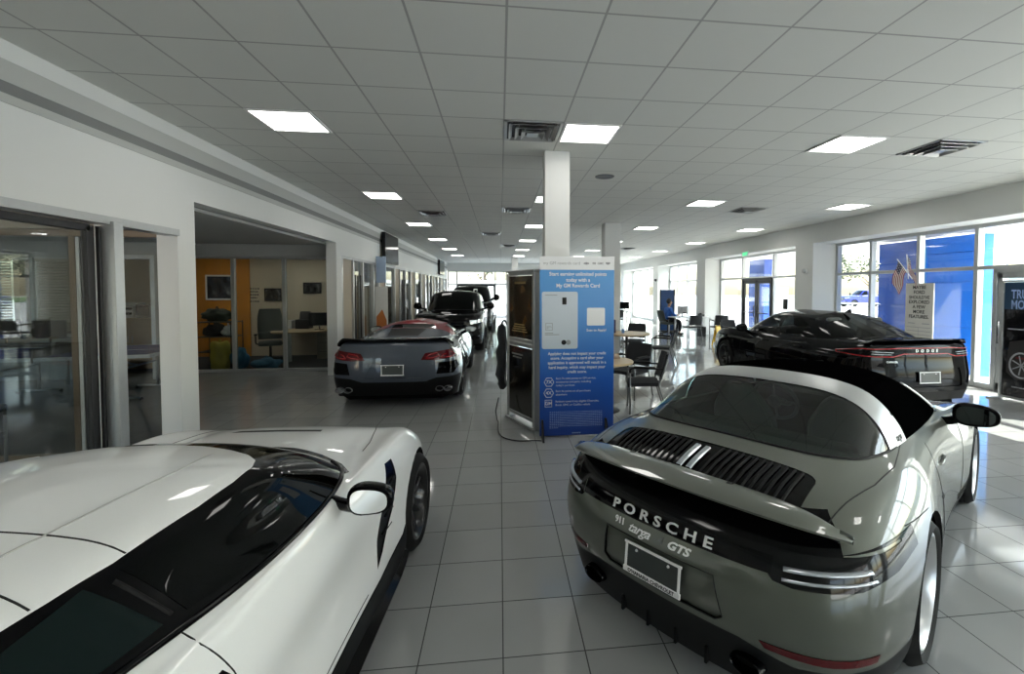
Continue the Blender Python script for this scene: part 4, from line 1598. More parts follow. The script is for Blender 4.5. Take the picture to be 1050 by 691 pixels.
    for s in (1, -1):
        f = cut(t, [(-.645, .955), (-.66, 1.00), (-.705, 1.115), (-.10, 1.115), (.02, 1.10), (.46, .905), (.40, .885), (-.3, .905)], 'side', lambda f: f.calc_center_median().y * s > .2 and abs(f.normal.y) > .25)
        panel('side_window', take(t, f), m_tint, root, lift=.001)
        f = cut(t, [(-.72, .965), (-.79, 1.115), (-.95, 1.09), (-1.30, 1.02), (-1.45, .985), (-1.1, .985)], 'side', lambda f: f.calc_center_median().y * s > .2 and abs(f.normal.y) > .25)
        panel('quarter_window', take(t, f), m_tint2, root, lift=.001)
    f = cut(t, [(.22, -.30), (.19, -.40), (.10, -.56), (.10, -.60), (.5, -.66), (.75, -.5), (.88, -.2), (.88, .2), (.75, .5), (.5, .66), (.10, .60), (.10, .56), (.19, .40), (.22, .30)] if True else [(.13, -.60), (.13, .60), (.5, .66), (.75, .5), (.88, .2), (.88, -.2), (.75, -.5), (.5, -.66)], 'top', lambda f: f.normal.x > .25 and f.calc_center_median().x > .03)
    panel('windshield', take(t, f), m_tint, root)
    f = cut(t, [(-.85, -.44), (-.85, .44), (-1.0, .42), (-1.5, .28), (-1.72, .15), (-1.72, -.15), (-1.5, -.28), (-1.0, -.42)], 'top', lambda f: f.normal.z > .2)
    panel('rear_window', take(t, f), m_tint, root)
    panel('window_surround', t, m_gloss, root)
    for s in (1, -1):
        bm = nb()
        L = sk.line([(-.735, 1.10), (-.72, 1.06), (-.70, 1.01), (-.685, .97)], 'left' if s > 0 else 'right', -.004)
        tube(bm, L, .009, 6)
        obj('pillar_trim', bm, m_trim, root, True)
    sk.seam('roof_gap', [([(-.66, -.592), (-.655, -.48), (-.655, -.37), (-.66, 0), (-.655, .37), (-.655, .48), (-.66, .592)], 'top'), ([(-.875, -.555), (-.86, -.46), (-.84, -.40)], 'top'), ([(-.875, .555), (-.86, .46), (-.84, .40)], 'top')], m_seam, root, .004)
    sk.seam('crease_reflection', [([(.06, s * .36), (-.2, s * .395), (-.66, s * .375), (-.95, s * .34)], 'top') for s in (1, -1)], mat('crease_reflection', (.42, .42, .41), .4), root, .005)  # grey lines paint the reflections along the roof creases
    for s in (1, -1):
        bm = nb()
        tube(bm, [Vector(p) for p in (dense([ring, g1], 1, 8)[0][34:88] * np.array([1, s, 1]))], .012, 6)
        obj('window_seal', bm, m_gloss, root, True)
    for s in (1, -1):
        door_mirror(root, (.24, s * .79, .855), (.15, s * 1.0, .905), s, (.17, .21, .15), m_gloss, m_mirror)
    return root


white_car = make_white_car()
# ================================================================ steel-grey mid-engined convertible in the aisle
def make_grey_car():
    root = thing('convertible_car', 'steel-grey mid-engined convertible with red top, seen from behind in the corridor', 'car', (-1.557, 9.21, 0), 1.567)
    out = [(-2.33, 0), (-2.31, .45), (-2.25, .75), (-2.13, .90), (-1.85, .955), (-1.36, .965), (-.9, .945), (-.4, .92), (.1, .905), (.55, .905), (.95, .92), (1.36, .935), (1.75, .88), (2.02, .74), (2.2, .42), (2.27, 0)]
    rows = [(.20, .14, .13, .14, .06, .08), (.38, .32, .28, .04, .02, 0), (.60, .52, .46, 0, 0, 0), (.80, .68, .60, .02, .03, .06), (.93, .82, .70, .05, .09, .2), (1.01, .92, .77, .08, .19, .4)]
    ring = [(-1.75, 0, 1.02), (-1.73, .3, 1.02), (-1.65, .5, 1.02), (-1.5, .62, 1.01), (-1.3, .68, 1.0), (-1.05, .72, .99), (-.7, .74, .965), (-.3, .75, .93), (.15, .745, .91), (.55, .70, .90), (.75, .62, .90), (.88, .5, .905), (.95, .38, .91), (1.0, .27, .915), (1.03, .14, .92), (1.05, 0, .92)]
    roof = [(-.62, 0, 1.165), (-.62, .25, 1.16), (-.60, .38, 1.15), (-.55, .46, 1.14), (-.48, .49, 1.135), (-.40, .51, 1.135), (-.3, .525, 1.135), (-.15, .53, 1.135), (.05, .525, 1.125), (.18, .5, 1.12), (.25, .44, 1.12), (.29, .36, 1.13), (.31, .28, 1.14), (.33, .2, 1.145), (.34, .1, 1.15), (.345, 0, 1.15)]
    b, t, sk = skins(auto_net(out, rows, ring), auto_top(ring, roof, .04, (-.45, .15), (1.225, 1.215)))
    wheel_arches(b, sk, root, [(1.36, .33, .37), (-1.36, .345, .385)], m_well)
    for s in (1, -1):
        make_wheel(root, (1.36, s * .80, .33), s, .33, .245, .25, m_rubber, m_blkrim, m_hub, 'y', 5, m_disc)
        make_wheel(root, (-1.36, s * .79, .345), s, .345, .305, .26, m_rubber, m_blkrim, m_hub, 'y', 5, m_disc)
    car_floor(root, -2.1, 2.1, .85, .13)
    rear = lambda f: f.normal.x < -.1 and f.calc_center_median().x < -1.5
    f = cut(b, [(-1.2, -.05), (1.2, -.05), (1.2, .50), (.62, .475), (.45, .42), (-.45, .42), (-.62, .475), (-1.2, .50)], 'rear', lambda f: f.calc_center_median().x < -1.9)
    panel('rear_valance', take(b, f), m_trim, root)
    for s in (1, -1):
        f = cut(b, [(s * .40, .745), (s * .46, .845), (s * .90, .90), (s * .945, .86), (s * .90, .765), (s * .60, .735)], 'rear', rear)
        o = panel('tail_light', take(b, f), m_red, root, lift=.004)
        bm = nb()
        for y0 in (.47, .68):
            L = [sk.hit(s * y, z, 'rear') for y, z in ((y0, .765), (y0 + .04, .815), (y0 + .16, .845), (y0 + .19, .80), (y0 + .12, .775), (y0, .765))]
            tube(bm, [h + no * .008 for h, no in L], .011, 6)
        obj('lamp_strip', bm, m_redglow, o, True)
        f = cut(b, [(s * .62, .53), (s * .66, .70), (s * .90, .715), (s * .93, .62), (s * .86, .53)], 'rear', rear)
        panel('rear_vent', take(b, f), m_gloss, root, lift=-.004)
        bm = nb()
        for y in (.66, .78):
            M = Matrix.Translation((-2.17, s * y, .30)) @ Matrix.Rotation(-PI / 2, 4, 'Y') @ Matrix.Diagonal((.8, 1.15, 1, 1))
            lathe(bm, [(0, .0), (.042, .0), (.046, .08), (.052, .08), (.052, -.1)], 20, M)
        obj('exhaust_tip', bm, m_disc, root, True, 40)
    f = cut(b, [(-.40, .48), (-.30, .73), (.30, .73), (.40, .48)], 'rear', rear)
    panel('plate_niche', take(b, f), m_grey, root, lift=-.01)
    plate(root, (-2.345, 0, .605), (0, -1, 0), (.06, 0, 1), .32, .16, m_plate, m_frame)
    # spoiler with raised ends
    bm = nb()
    L = []
    for q in range(33):
        u = -1 + q / 16
        h, no = sk.hit(-2.10 + .16 * u ** 4, .86 * u * .95, 'top')
        z = 1.02 if h is None else h.z
        L.append([(-2.12 + .20 * u ** 4, .84 * u, z + .015), (-2.30 + .24 * u ** 4, .86 * u, z + .045 + .02 * abs(u) ** 3), (-2.30 + .24 * u ** 4, .86 * u, z + .025), (-2.13 + .20 * u ** 4, .84 * u, z - .01), (-2.12 + .20 * u ** 4, .84 * u, z + .015)])
    sheet(bm, L)
    bmesh.ops.recalc_face_normals(bm, faces=bm.faces)
    obj('rear_spoiler', bm, m_gloss, root, True, 40)
    f = cut(b, [(-2.03, -.52), (-2.03, .52), (-1.92, .50), (-1.92, -.50)], 'top', lambda f: f.normal.z > .3)
    panel('deck_vent', take(b, f), m_gloss, root)
    sm = []
    for s, kd in ((1, 'left'), (-1, 'right')):
        f = cut(b, [(-.62, .86), (-.95, .84), (-1.0, .60), (-.80, .42), (-.66, .60)], 'side', lambda f: f.calc_center_median().y * s > .5)
        panel('side_intake', take(b, f), m_gloss, root, lift=-.01)
        f = cut(b, [(-.95, .05), (.95, .05), (.95, .22), (-.95, .24)], 'side', lambda f: f.calc_center_median().y * s > .5)
        panel('side_skirt', take(b, f), m_trim, root)
        sm += [([(.60, .86), (.62, .55), (.5, .3)], kd), ([(-.55, .86), (-.62, .6), (-.55, .3)], kd)]
        sm += [([(-2.05, s * .60), (-1.7, s * .64), (-1.2, s * .73), (-.8, s * .76)], 'top')]
        f = cut(b, [(s * .50, .60), (s * .80, .66), (s * .74, .74), (s * .55, .68)], 'rear', lambda f: f.normal.x > .2 and f.calc_center_median().x > 1.4)
        panel('headlight', take(b, f), m_lens, root, lift=.003)
    sk.seam('panel_gap', sm, m_seam, root)
    panel('body', b, m_grey, root)
    # top: red roof and pillars, upright rear glass, grey tonneau humps with a black engine vent
    f = cut(t, [(-1.62, -.24), (-1.62, .24), (-1.05, .30), (-1.05, -.30)], 'top', lambda f: f.normal.z > .2)
    panel('engine_vent', take(t, f), m_trim, root, lift=-.006)
    f = cut(t, [(-.98, -.44), (-.98, .44), (-.66, .37), (-.66, -.37)], 'top', lambda f: f.normal.z > .2)
    panel('rear_window', take(t, f), m_tint, root, lift=-.004)
    for s in (1, -1):
        f = cut(t, [(-.58, .965), (-.50, 1.125), (.12, 1.12), (.60, .93), (.15, .93)], 'side', lambda f: f.calc_center_median().y * s > .2 and abs(f.normal.y) > .25)
        panel('side_window', take(t, f), m_tint, root)
    f = cut(t, [(.36, -.55), (.36, .55), (.8, .55), (1.0, .2), (1.0, -.2), (.8, -.55)], 'top', lambda f: f.normal.x > .25)
    panel('windshield', take(t, f), m_tint, root)
    f = cut(t, [(-1.02, -.80), (-1.02, .80), (-.72, .80), (-.2, .80), (.32, .60), (.36, 0), (.32, -.60), (-.2, -.80)], 'top', lambda f: f.calc_center_median().z > .97)
    o = panel('roof', take(t, f), m_redroof, root)
    o['label'] = 'red folding roof'
    panel('rear_deck', t, m_grey, root)
    for s in (1, -1):
        door_mirror(root, (.50, s * .72, .87), (.44, s * .95, .97), s, (.16, .25, .15), m_gloss, m_mirror)
    return root


grey_car = make_grey_car()


# ================================================================ black four-door saloon by the windows
def make_saloon():
    root = thing('saloon_car', 'black four-door saloon with full-width red tail light, parked by the windows', 'car', (5.84, 8.1, 0), 1.578, scale=.962)
    out = [(-2.62, 0), (-2.59, .45), (-2.52, .75), (-2.40, .88), (-2.1, .935), (-1.525, .95), (-1.0, .945), (-.4, .935), (.2, .935), (.7, .935), (1.1, .94), (1.525, .945), (1.95, .91), (2.22, .80), (2.38, .48), (2.43, 0)]
    rows = [(.26, .17, .18, .10, .06, .06), (.45, .34, .32, .02, .01, 0), (.65, .55, .52, 0, 0, 0), (.86, .75, .70, .05, .02, .02), (1.0, .92, .80, .05, .06, .06), (1.10, 1.0, .87, .07, .12, .25)]
    ring = [(-1.95, 0, 1.13), (-1.93, .35, 1.125), (-1.85, .55, 1.11), (-1.7, .66, 1.09), (-1.45, .73, 1.07), (-1.1, .76, 1.05), (-.7, .775, 1.035), (-.3, .78, 1.025), (.1, .78, 1.015), (.45, .775, 1.01), (.75, .74, 1.0), (.98, .64, 1.0), (1.1, .5, 1.01), (1.18, .35, 1.02), (1.22, .18, 1.025), (1.24, 0, 1.03)]
    roof = [(-1.05, 0, 1.43), (-1.04, .25, 1.425), (-1.02, .40, 1.415), (-.98, .48, 1.405), (-.9, .53, 1.40), (-.75, .555, 1.40), (-.55, .57, 1.40), (-.3, .575, 1.40), (-.05, .575, 1.395), (.1, .56, 1.39), (.2, .52, 1.385), (.27, .45, 1.39), (.31, .36, 1.40), (.34, .26, 1.41), (.36, .13, 1.415), (.365, 0, 1.42)]
    b, t, sk = skins(auto_net(out, rows, ring), auto_top(ring, roof, .045, (-.78, .08), (1.475, 1.475)))
    wheel_arches(b, sk, root, [(1.525, .36, .41), (-1.525, .36, .41)], m_well)
    for s in (1, -1):
        for X in (1.525, -1.525):
            make_wheel(root, (X, s * .80, .355), s, .355, .25, .26, m_rubber, m_blkrim, m_hub, 'single', 5, m_disc)
    car_floor(root, -2.35, 2.25, .85, .17)
    rear = lambda f: f.normal.x < -.1 and f.calc_center_median().x < -1.8
    f = cut(b, [(-.90, .90), (-.86, 1.01), (-.40, 1.035), (.40, 1.035), (.86, 1.01), (.90, .90), (.50, .90), (.34, .945), (-.34, .945), (-.50, .90)], 'rear', rear)
    o = panel('tail_light', take(b, f), m_gloss, root, lift=.003)
    o['label'] = 'full-width tail light with a red outline'
    bm = nb()
    P = [(-.89, .905), (-.50, .905), (-.35, .948), (.35, .948), (.50, .905), (.89, .905), (.85, 1.005), (.40, 1.03), (-.40, 1.03), (-.85, 1.005), (-.89, .905)]
    tube(bm, sk.line(P, 'rear', .008), .009, 6)
    obj('lamp_strip', bm, m_redglow, o, True)
    sk.text('rear_lettering', 'DODGE', .058, (0, .99), 'rear', m_letter, root, off=.006, extrude=.002, space=2.3, bold=.001)
    for s in (1, -1):
        bm = nb()
        for q in range(2):
            L = sk.line([(s * (.50 + .03 * q), .965 - .03 * q), (s * .78, .975 - .035 * q)], 'rear', .009)
            tube(bm, L, .012, 6, flat=.5)
        obj('lamp_lens', bm, m_lens, o, True)
    f = cut(b, [(-.62, .47), (-.56, .74), (.56, .74), (.62, .47)], 'rear', rear)
    panel('plate_niche', take(b, f), m_gloss, root, lift=-.012)
    plate(root, (-2.63, 0, .615), (0, -1, 0), (.05, 0, 1), .33, .165, m_plate, m_frame)
    f = cut(b, [(-1.2, 0), (1.2, 0), (1.2, .36), (.8, .40), (-.8, .40), (-1.2, .36)], 'rear', lambda f: f.calc_center_median().x < -2.0)
    panel('rear_valance', take(b, f), m_trim, root)
    sk.text('model_script', 'CHARGER', .034, (.52, .83), 'rear', m_letter, root, off=.003, extrude=.001, bold=.0005)
    bm = nb()
    L = []
    for q in range(33):
        u = -1 + q / 16
        y = .80 * u
        h, no = sk.hit(-2.42 + .12 * u ** 4, y, 'top')
        L.append([(-2.36 + .14 * u ** 4, y, h.z + .005), (-2.56 + .14 * u ** 4, y, h.z + .048), (-2.565 + .14 * u ** 4, y, h.z + .03), (-2.44 + .14 * u ** 4, y, h.z - .02), (-2.36 + .14 * u ** 4, y, h.z + .005)])
    sheet(bm, L)
    bmesh.ops.recalc_face_normals(bm, faces=bm.faces)
    obj('rear_spoiler', bm, m_gloss, root, True, 40)
    sm = []
    for s, kd in ((1, 'left'), (-1, 'right')):
        sm += [([(.82, .98), (.84, .7), (.78, .3)], kd), ([(-.22, 1.0), (-.22, .5), (-.20, .3)], kd), ([(-1.15, 1.02), (-1.25, .85), (-1.12, .62)], kd), ([(.78, .3), (-.9, .3)], kd), ([(-2.3, s * .72), (-1.9, s * .70)], 'top')]
        sd = lambda f: f.calc_center_median().y * s > .2 and abs(f.normal.y) > .25
        f = cut(t, [(.66, 1.03), (.28, 1.26), (.06, 1.365), (-.22, 1.375), (-.22, 1.045)], 'side', sd)
        panel('front_side_window', take(t, f), m_carglass, root)
        f = cut(t, [(-.30, 1.05), (-.30, 1.375), (-.66, 1.37), (-.95, 1.27), (-1.20, 1.12), (-1.15, 1.075)], 'side', sd)
        panel('rear_side_window', take(t, f), m_carglass, root)
        bm = nb()
        for x in (.0, -1.0):
            h, no = sk.hit(x, .88, kd)
            tube(bm, [(x - .11, h.y - s * .012, .885), (x - .09, h.y + s * .02, .887), (x + .07, h.y + s * .02, .887), (x + .09, h.y - s * .012, .885)], .013, 8)
        obj('door_handle', bm, m_gloss, root, True)
        f = cut(b, [(s * .50, .62), (s * .84, .66), (s * .82, .77), (s * .50, .74)], 'rear', lambda f: f.normal.x > .2 and f.calc_center_median().x > 1.9)
        panel('headlight', take(b, f), m_lens, root, lift=.003)
    sk.seam('panel_gap', sm, m_seam, root)
    f = cut(t, [(-1.90, -.52), (-1.92, 0), (-1.90, .52), (-1.12, .42), (-1.10, -.42)], 'top', lambda f: f.normal.x < -.1)
    panel('rear_window', take(t, f), m_carglass, root)
    f = cut(t, [(.38, -.46), (.38, .46), (1.02, .60), (1.2, .2), (1.2, -.2), (1.02, -.60)], 'top', lambda f: f.normal.x > .15)
    panel('windshield', take(t, f), m_carglass, root)
    panel('body', b, m_black, root)
    panel('roof', t, m_black, root)
    bm = nb()
    rows = []
    for q in range(7):
        u = q / 6
        rows.append([(-.98 - .16 * u, .0 + w_, 1.455 + .075 * math.sin(u * PI / 2) * (1 if w_ == 0 else 0)) for w_ in (.022, 0, -.022)])
    sheet(bm, rows)
    bm.faces.new([bm.verts.new(p) for p in (rows[-1][0], rows[-1][1], rows[-1][2])])
    bmesh.ops.recalc_face_normals(bm, faces=bm.faces)
    obj('roof_antenna', bm, m_gloss, root, True, 40)
    for s in (1, -1):
        door_mirror(root, (.70, s * .80, .98), (.66, s * 1.0, 1.07), s, (.18, .24, .17), m_gloss, m_mirror)
    # seats and dash seen through the glass
    bm = nb()
    for x, zz in ((-.15, .62), (-1.0, .66)):
        for s in (1, -1):
            box(bm, (x - .12, s * .38, zz + .28), (.14, .50, .56), rot=(0, R(-14), 0), bev=.06)
            box(bm, (x - .22, s * .38, zz + .64), (.10, .26, .18), bev=.04)
    box(bm, (.75, 0, .92), (.35, 1.3, .12), bev=.05)
    obj('seats', bm, m_seat, root, True, 40)
    return root


saloon = make_saloon()


# ================================================================ tall vehicles facing the viewer
def make_tall(name, label, loc, rotz, L, W, H, hood, belt, paint, pickup=False, glassm=None, scale=1.):
    root = thing(name, label, 'truck' if pickup else 'car', loc, rotz, scale=scale)
    glassm = glassm or m_tint
    h = L / 2
    w = W / 2
    ax = (-h + .95 if not pickup else -h + 1.15, h - .98)
    out = [(-h, 0), (-h + .01, .45 * w), (-h + .04, .78 * w), (-h + .12, .94 * w), (-h + .4, w), (ax[0], w), (-h * .38, w), (-h * .1, w), (h * .12, w), (h * .35, w), (h * .5, w), (ax[1], w), (h - .5, .97 * w), (h - .2, .86 * w), (h - .05, .5 * w), (h, 0)]
    zb = belt
    rows = [(.34, .30, .26, .06, .04, .06), (.55, .48, .46, .02, .01, 0), (.80, .72, .70, 0, 0, 0), (.95, .90, hood - .16, .01, .015, .01), (zb - .06, zb - .10, hood - .05, .02, .03, .05), (zb, zb - .01, hood, .05, .07, .14)]
    xr = -h + .30 if not pickup else -.75
    xw = h - 1.55
    xm = lambda f: xr + (xw - xr) * f
    ring = [(xr, 0, zb + .02), (xr + .01, .3 * w, zb + .02), (xr + .03, .6 * w, zb + .02), (xr + .08, .80 * w, zb + .02), (xr + .2, .87 * w, zb + .02), (xm(.2), .89 * w, zb + .02), (xm(.34), .89 * w, zb + .02), (xm(.48), .89 * w, zb + .02), (xm(.62), .89 * w, zb + .02), (xm(.74), .88 * w, zb + .02), (xm(.86), .84 * w, zb + .015), (xm(.95), .72 * w, zb + .02), (xw + .02, .56 * w, zb + .03), (xw + .07, .38 * w, zb + .035), (xw + .1, .2 * w, zb + .04), (xw + .11, 0, zb + .04)]
    zr = H - .06
    rk = .28 if not pickup else .12
    fk = .72
    rx0, rx1 = xr + rk, xw - fk
    rm = lambda f: rx0 + (rx1 - rx0) * f
    ro = [(rx0, 0, zr), (rx0, .25 * w, zr), (rx0 + .02, .46 * w, zr - .005), (rx0 + .05, .62 * w, zr - .015), (rx0 + .13, .69 * w, zr - .02), (rm(.2), .715 * w, zr - .02), (rm(.34), .72 * w, zr - .02), (rm(.48), .72 * w, zr - .02), (rm(.62), .72 * w, zr - .02), (rm(.74), .715 * w, zr - .02), (rm(.86), .69 * w, zr - .025), (rm(.95), .60 * w, zr - .02), (rx1 + .02, .47 * w, zr - .015), (rx1 + .05, .32 * w, zr - .01), (rx1 + .07, .16 * w, zr - .005), (rx1 + .08, 0, zr - .005)]
    b, t, sk = skins(auto_net(out, rows, ring), auto_top(ring, ro, .03, (rx0 + .3, rx1 - .25), (H, H)), 4, 5)
    wheel_arches(b, sk, root, [(ax[0], .40, .45), (ax[1], .40, .45)], m_well)
    for s in (1, -1):
        for X in ax:
            make_wheel(root, (X, s * (w - .15), .385), s, .385, .26, .27, m_rubber, m_blkrim, m_hub, 'single', 6, m_disc)
    car_floor(root, -h + .2, h - .2, w * .9, .24)
    front = lambda f: f.normal.x > .2 and f.calc_center_median().x > h - .8
    f = cut(b, [(-.60 * w, hood - .34), (-.55 * w, hood - .12), (.55 * w, hood - .12), (.60 * w, hood - .34), (.5 * w, hood - .50), (-.5 * w, hood - .50)], 'rear', front)
    g = panel('grille', take(b, f), m_gloss, root)
    bm = nb()
    for z in (hood - .18, hood - .26, hood - .34, hood - .42):
        tube(bm, sk.line([(-.52 * w, z), (.52 * w, z)], 'front', .006), .012, 6)
    obj('grille_bar', bm, m_trim if not pickup else m_chrome, g, True)
    for s in (1, -1):
        f = cut(b, [(s * .62 * w, hood - .26), (s * .60 * w, hood - .14), (s * .93 * w, hood - .12), (s * .96 * w, hood - .20)], 'rear', front)
        panel('headlight', take(b, f), m_lens, root, lift=.004)
        f = cut(b, [(s * .68 * w, .52), (s * .66 * w, .66), (s * .86 * w, .66), (s * .88 * w, .52)], 'rear', front)
        panel('fog_light', take(b, f), m_trim, root, lift=-.004)
        sd = lambda f: f.calc_center_median().y * s > .2 and abs(f.normal.y) > .25
        x0, x1 = xm(.96) - .12, xm(.5)
        f = cut(t, [(x0, zb + .06), (x0 - .55, zr - .09), (x1 + .04, zr - .07), (x1 + .04, zb + .06)], 'side', sd)
        panel('front_side_window', take(t, f), glassm, root)
        f = cut(t, [(x1 - .04, zb + .06), (x1 - .04, zr - .07), (xr + rk + .25, zr - .08), (xr + .35, zb + .06)], 'side', sd)
        panel('rear_side_window', take(t, f), glassm, root)
        door_mirror(root, (xm(.86), s * .86 * w, zb + .02), (xm(.86), s * (w + .14), zb + .13), s, (.16, .25, .22 if not pickup else .30), m_gloss, m_mirror)
        if not pickup:
            bm = nb()
            tube(bm, rounded_path([(rx0 + .2, s * .60 * w, H - .04), (rx0 + .25, s * .60 * w, H + .035), (rx1 - .1, s * .60 * w, H + .03), (rx1 - .02, s * .60 * w, H - .05)], .05), .018, 8)
            obj('roof_rail', bm, m_alu, root, True)
    f = cut(t, [(rx1 + .10, -.60 * w), (rx1 + .10, .60 * w), (xw - .02, .74 * w), (xw + .09, .2 * w), (xw + .09, -.2 * w), (xw - .02, -.74 * w)], 'top', lambda f: f.normal.x > .15)
    panel('windshield', take(t, f), glassm, root)
    f = cut(b, [(xw + .0, -.70 * w), (xw + .0, .70 * w), (xw + .16, .5 * w), (xw + .22, 0), (xw + .16, -.5 * w)], 'top', lambda f: f.normal.z > .3)
    panel('cowl', take(b, f), m_trim, root)
    f = cut(b, [(-1.2, 0), (1.2, 0), (1.2, .40), (-1.2, .40)], 'rear', front)
    panel('front_valance', take(b, f), m_trim, root)
    panel('body', b, paint, root)
    panel('roof', t, paint, root)
    if pickup:
        bm = nb()
        for s in (1, -1):
            box(bm, ((-h + xr) / 2 + .05, s * (w - .09), zb + .02), (xr + h - .2, .12, .10), bev=.02)
        box(bm, (-h + .12, 0, zb + .02), (.1, W - .2, .10), bev=.02)
        obj('bed_rail', bm, m_trim, root, True, 40)
        sk2 = [([(h - 1.2, s * .86 * w), (h - .35, s * .80 * w)], 'top') for s in (1, -1)]
        sk.seam('panel_gap', sk2, m_seam, root)
    return root


suv = make_tall('suv_car', 'black family SUV with roof rails facing the viewer, behind the grey convertible', (-1.42, 15.15, 0), -PI / 2, 5.1, 1.97, 1.76, 1.08, 1.14, m_black)
truck = make_tall('pickup_truck', 'tall black pickup truck facing the viewer, behind the black SUV', (-1.28, 21.6, 0), -PI / 2 - .02, 5.8, 2.06, 1.97, 1.22, 1.30, m_black, True)
# ---------------------------------------------------------------- blue banner in front of the column
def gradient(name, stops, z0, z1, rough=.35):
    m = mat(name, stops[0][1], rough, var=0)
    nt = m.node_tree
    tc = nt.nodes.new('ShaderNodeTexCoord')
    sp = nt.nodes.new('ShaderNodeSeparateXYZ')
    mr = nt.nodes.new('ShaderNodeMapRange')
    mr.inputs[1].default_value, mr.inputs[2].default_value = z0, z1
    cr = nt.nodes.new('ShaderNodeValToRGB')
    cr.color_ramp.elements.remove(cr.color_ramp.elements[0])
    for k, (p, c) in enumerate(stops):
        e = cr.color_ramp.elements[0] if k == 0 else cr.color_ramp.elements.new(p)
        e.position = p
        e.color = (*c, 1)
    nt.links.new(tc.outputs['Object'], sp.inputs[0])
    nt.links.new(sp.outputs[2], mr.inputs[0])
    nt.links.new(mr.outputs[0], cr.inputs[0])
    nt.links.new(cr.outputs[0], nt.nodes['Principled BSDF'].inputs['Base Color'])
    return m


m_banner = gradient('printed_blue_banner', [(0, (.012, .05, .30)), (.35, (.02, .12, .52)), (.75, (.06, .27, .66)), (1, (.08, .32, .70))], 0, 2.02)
m_print = mat('white_print', (.82, .84, .86), .4, var=.02)
m_printgrey = mat('grey_print', (.30, .31, .33), .4, var=.02)
m_fine = mat('pale_blue_print', (.30, .42, .72), .4, var=.02)
m_cardface = mat('card_face', (.55, .62, .70), .35, var=.03)
BX0, BX1, BY = .475, 1.385, 5.44
ban = thing('banner_stand', 'tall blue rewards card banner with white lettering in front of the white column', 'banner', (0, 0, 0))
ban.location = ((BX0 + BX1) / 2, BY, 0)
W_ = BX1 - BX0


def bz(py):
    return (447.5 - py) / 184. * 2.19


def bxx(px, py=360):
    l = 552 + (557.5 - 552) * (py - 264) / 183
    r = 629.3 + (628.2 - 629.3) * (py - 264) / 183
    return (px - l) / (r - l) * W_ - W_ / 2


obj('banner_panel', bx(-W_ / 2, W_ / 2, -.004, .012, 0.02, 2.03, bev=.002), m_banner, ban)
o = obj('banner_header', bx(-W_ / 2, W_ / 2, -.005, .012, 2.03, 2.19, bev=.002), m_print, ban)
o['label'] = 'white top strip of the banner'
BM = lambda x, z, d=.0055: frame_matrix((x, -d, z), (1, 0, 0), (0, 0, 1))


def blet(name, s, x, z, size, m=None, **k):
    k.setdefault('extrude', .0004)
    return text_on(name, s, size, BM(x, z), m or m_print, ban, **k)


blet('header_lettering', 'my GM rewards card', -.19, 2.108, .052, m_printgrey, bold=-.0004, align='CENTER')
bm = nb()
for k, x in enumerate((.11, .205, .285, .375)):
    M = BM(x, 2.108)
    if k == 0:                                   # bow tie
        prism(bm, [(-.035, -.008), (-.012, -.008), (-.012, -.014), (.012, -.014), (.012, -.008), (.035, -.008), (.03, .008), (.012, .008), (.012, .014), (-.012, .014), (-.012, .008), (-.03, .008)], 0, .001, 'xy', M)
    elif k == 1:                                 # three shields
        for q in (-.014, 0, .014):
            prism(bm, [(q - .006, .012), (q + .006, .012), (q + .005, -.006), (q, -.013), (q - .005, -.006)], 0, .001, 'xy', M)
    elif k == 2:
        t = text_bm('GMC', .035, .0005, bold=.001)
        merge(bm, t, M)
    else:                                        # crest
        prism(bm, [(-.03, .014), (.03, .014), (.024, -.004), (0, -.015), (-.024, -.004)], 0, .001, 'xy', M)
obj('brand_marks', bm, m_printgrey, ban)
for s, y in (('Start earning unlimited points', 281.3), ('today with a', 287.3), ('My GM Rewards Card', 293)):
    blet('headline', s, .01, bz(y), .063, bold=.0012, sx=.93)
# card picture
cx0, cx1, cz0, cz1 = bxx(557), bxx(592.3), bz(357), bz(299)
bm = nb()
r = .025
pl = []
for ccx, ccz, a in ((cx1 - r, cz1 - r, 0), (cx0 + r, cz1 - r, 90), (cx0 + r, cz0 + r, 180), (cx1 - r, cz0 + r, 270)):
    pl += [(ccx + r * math.cos(R(a + 22.5 * k)), ccz + r * math.sin(R(a + 22.5 * k))) for k in range(5)]
prism(bm, pl, -.0065, -.004, 'xz')
card = obj('card_picture', bm, m_cardface, ban)
card['label'] = 'pale printed bank card'
bm = nb()
for ccx, ccz, w, h in ((bxx(579), bz(308.5), .052, .085),):
    box(bm, (ccx, -.0068, ccz), (w, .001, h))
M = BM(bxx(578.5), bz(350.5), .0066)
prism(bm, [(.03 * math.cos(k * PI / 12), .03 * math.sin(k * PI / 12)) for k in range(24)], 0, .001, 'xy', M)
obj('card_chip', bm, m_plastic, card)
bm = nb()
M = BM(bxx(583), bz(350.5), .0066)
prism(bm, [(.03 * math.cos(k * PI / 12), .03 * math.sin(k * PI / 12)) for k in range(24)], 0, .0008, 'xy', M)
obj('card_circle', bm, m_printgrey, card)
bm = nb()
for py, x0, x1 in ((341, 560, 568), (342.5, 560, 574), (302.5, 560, 572)):
    box(bm, ((bxx(x0) + bxx(x1)) / 2, -.0068, bz(py)), (bxx(x1) - bxx(x0), .001, .009))
gx, gz = bxx(564), bz(334.5)
for a, c, w, h in ((gx - .04, gz, .006, .09), (gx + .04, gz, .006, .09), (gx, gz + .042, .08, .006), (gx, gz - .042, .08, .006)):
    box(bm, (a, -.0068, c), (w, .001, h))
merge(bm, text_bm('gm', .05, .0004), BM(gx, gz, .0066))
obj('card_marks', bm, mat('card_grey_print', (.30, .33, .36), .4, var=.02), card)
